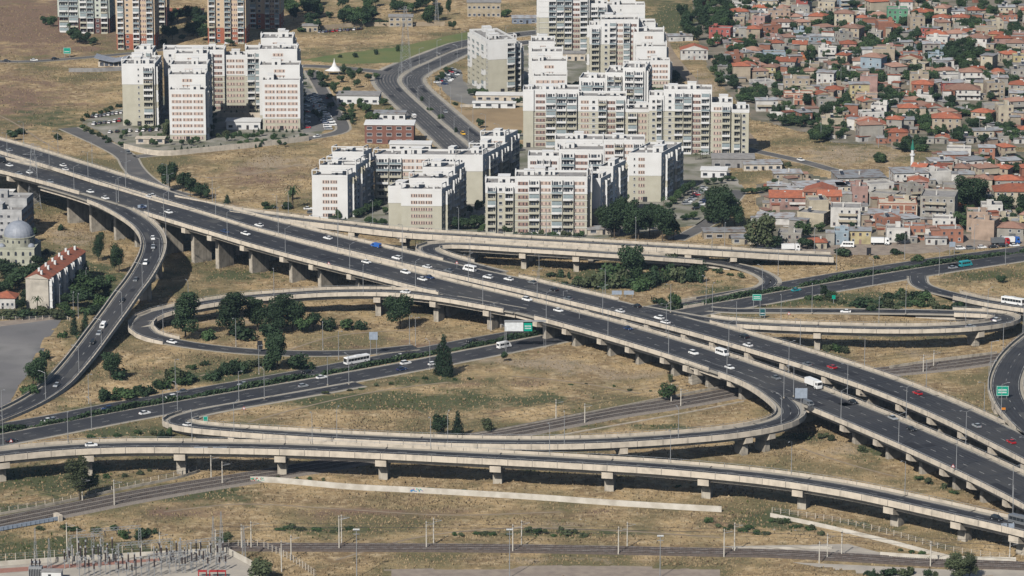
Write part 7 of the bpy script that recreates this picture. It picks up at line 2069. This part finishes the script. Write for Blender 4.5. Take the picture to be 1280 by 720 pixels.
if groups:
    mn = list(groups); V, I, T, MI = [], [], [], []; n = 0
    for k, m in enumerate(mn):
        for co, vi, lt in groups[m]:
            V.append(co); I.append(vi + n); T.append(lt); MI.append(np.full(len(lt), k)); n += len(co)
    V, I, T, MI = map(np.concatenate, (V, I, T, MI))
    me = bpy.data.meshes.new('small_trees')
    me.vertices.add(len(V)); me.vertices.foreach_set('co', V.ravel()); me.loops.add(len(I)); me.loops.foreach_set('vertex_index', I)
    me.polygons.add(len(T)); me.polygons.foreach_set('loop_start', np.concatenate([[0], np.cumsum(T)[:-1]])); me.polygons.foreach_set('loop_total', T); me.polygons.foreach_set('material_index', MI)
    for m in mn: me.materials.append(MATS[m])
    me.update()
    tag(inst('small_trees', me), 'the many small garden trees crowded between the hillside houses', 'trees', kind='stuff')
# ================================================================ LABELS: tell look-alikes apart
ORD = ['first', 'second', 'third', 'fourth', 'fifth', 'sixth', 'seventh', 'eighth', 'ninth', 'tenth', 'eleventh', 'twelfth', 'thirteenth', 'fourteenth', 'fifteenth', 'sixteenth', 'seventeenth', 'eighteenth', 'nineteenth', 'twentieth', 'twenty-first', 'twenty-second', 'twenty-third', 'twenty-fourth', 'twenty-fifth', 'twenty-sixth', 'twenty-seventh', 'twenty-eighth', 'twenty-ninth', 'thirtieth']
def relation(o):
    p = o.location
    x, y = P(p)
    best = None
    for ph, lx, ly in LAND:
        qx, qy = P((lx, ly, 0))
        d = math.hypot(qx - x, (qy - y) * 1.6)
        if best is None or d < best[0]:
            best = (d, ph, qx, qy)
    d, ph, qx, qy = best
    dx, dy = x - qx, (y - qy) * 1.6
    if abs(dx) > abs(dy):
        return ('right of ' if dx > 0 else 'left of ') + ph
    return ('in front of ' if dy > 0 else 'behind ') + ph
by = {}
for o, lab, how in REG:
    l_ = lab + (' ' + relation(o) if how == 'place' else '')
    l_ = l_.replace('pale concrete railway mast with a short arm', 'pale railway mast').replace('small white triangular warning sign on a thin post', 'white triangular warning sign').replace('single-storey grey house with', 'low grey house with')
    by.setdefault(l_, []).append(o)
for l_, os_ in by.items():
    if len(os_) == 1:
        os_[0]['label'] = l_
        continue
    os_.sort(key=lambda o: P(o.location)[0])
    for i, o in enumerate(os_):
        if len(os_) == 2:
            o['label'] = l_ + (', left one' if i == 0 else ', right one')
        elif i == len(os_) - 1:
            o['label'] = l_ + ', rightmost of them'
        elif i == 0:
            o['label'] = l_ + ', leftmost of them'
        else:
            o['label'] = l_ + ', %s from the left' % (ORD[i] if i < 30 else str(i + 1) + 'th')
lens = sorted(((len(o['label'].split()), o['label']) for o, _, _ in REG), reverse=True)[:3]
print('longest', lens)
for o, _, _ in REG:
    w_ = o['label'].split()
    if len(w_) > 16: print(len(w_), o['label'])

cats = {}
for o in bpy.data.objects:
    if o.parent is None and o.get('category'): cats[o['category']] = cats.get(o['category'], 0) + 1
print(cats)
print('things', len([o for o in bpy.data.objects if o.parent is None]), 'objects', len(bpy.data.objects))
# ================================================================ thin summer haze over the whole valley
hm = bpy.data.materials.new('summer_haze'); hm.use_nodes = True
hn = hm.node_tree
hn.nodes.remove(hn.nodes['Principled BSDF'])
pv = hn.nodes.new('ShaderNodeVolumePrincipled')
pv.inputs['Color'].default_value = (0.5, 0.72, 1.0, 1)
pv.inputs['Density'].default_value = 0.000025
pv.inputs['Anisotropy'].default_value = 0.0
hn.links.new(pv.outputs['Volume'], hn.nodes['Material Output'].inputs['Volume'])
hz = MB().box(-41000, 41000, -3100, 46000, -1.6, 340).build('haze', hm)
hz['kind'] = 'stuff'
tag(hz, 'thin bluish summer haze over the far quarter', 'haze', kind='stuff')
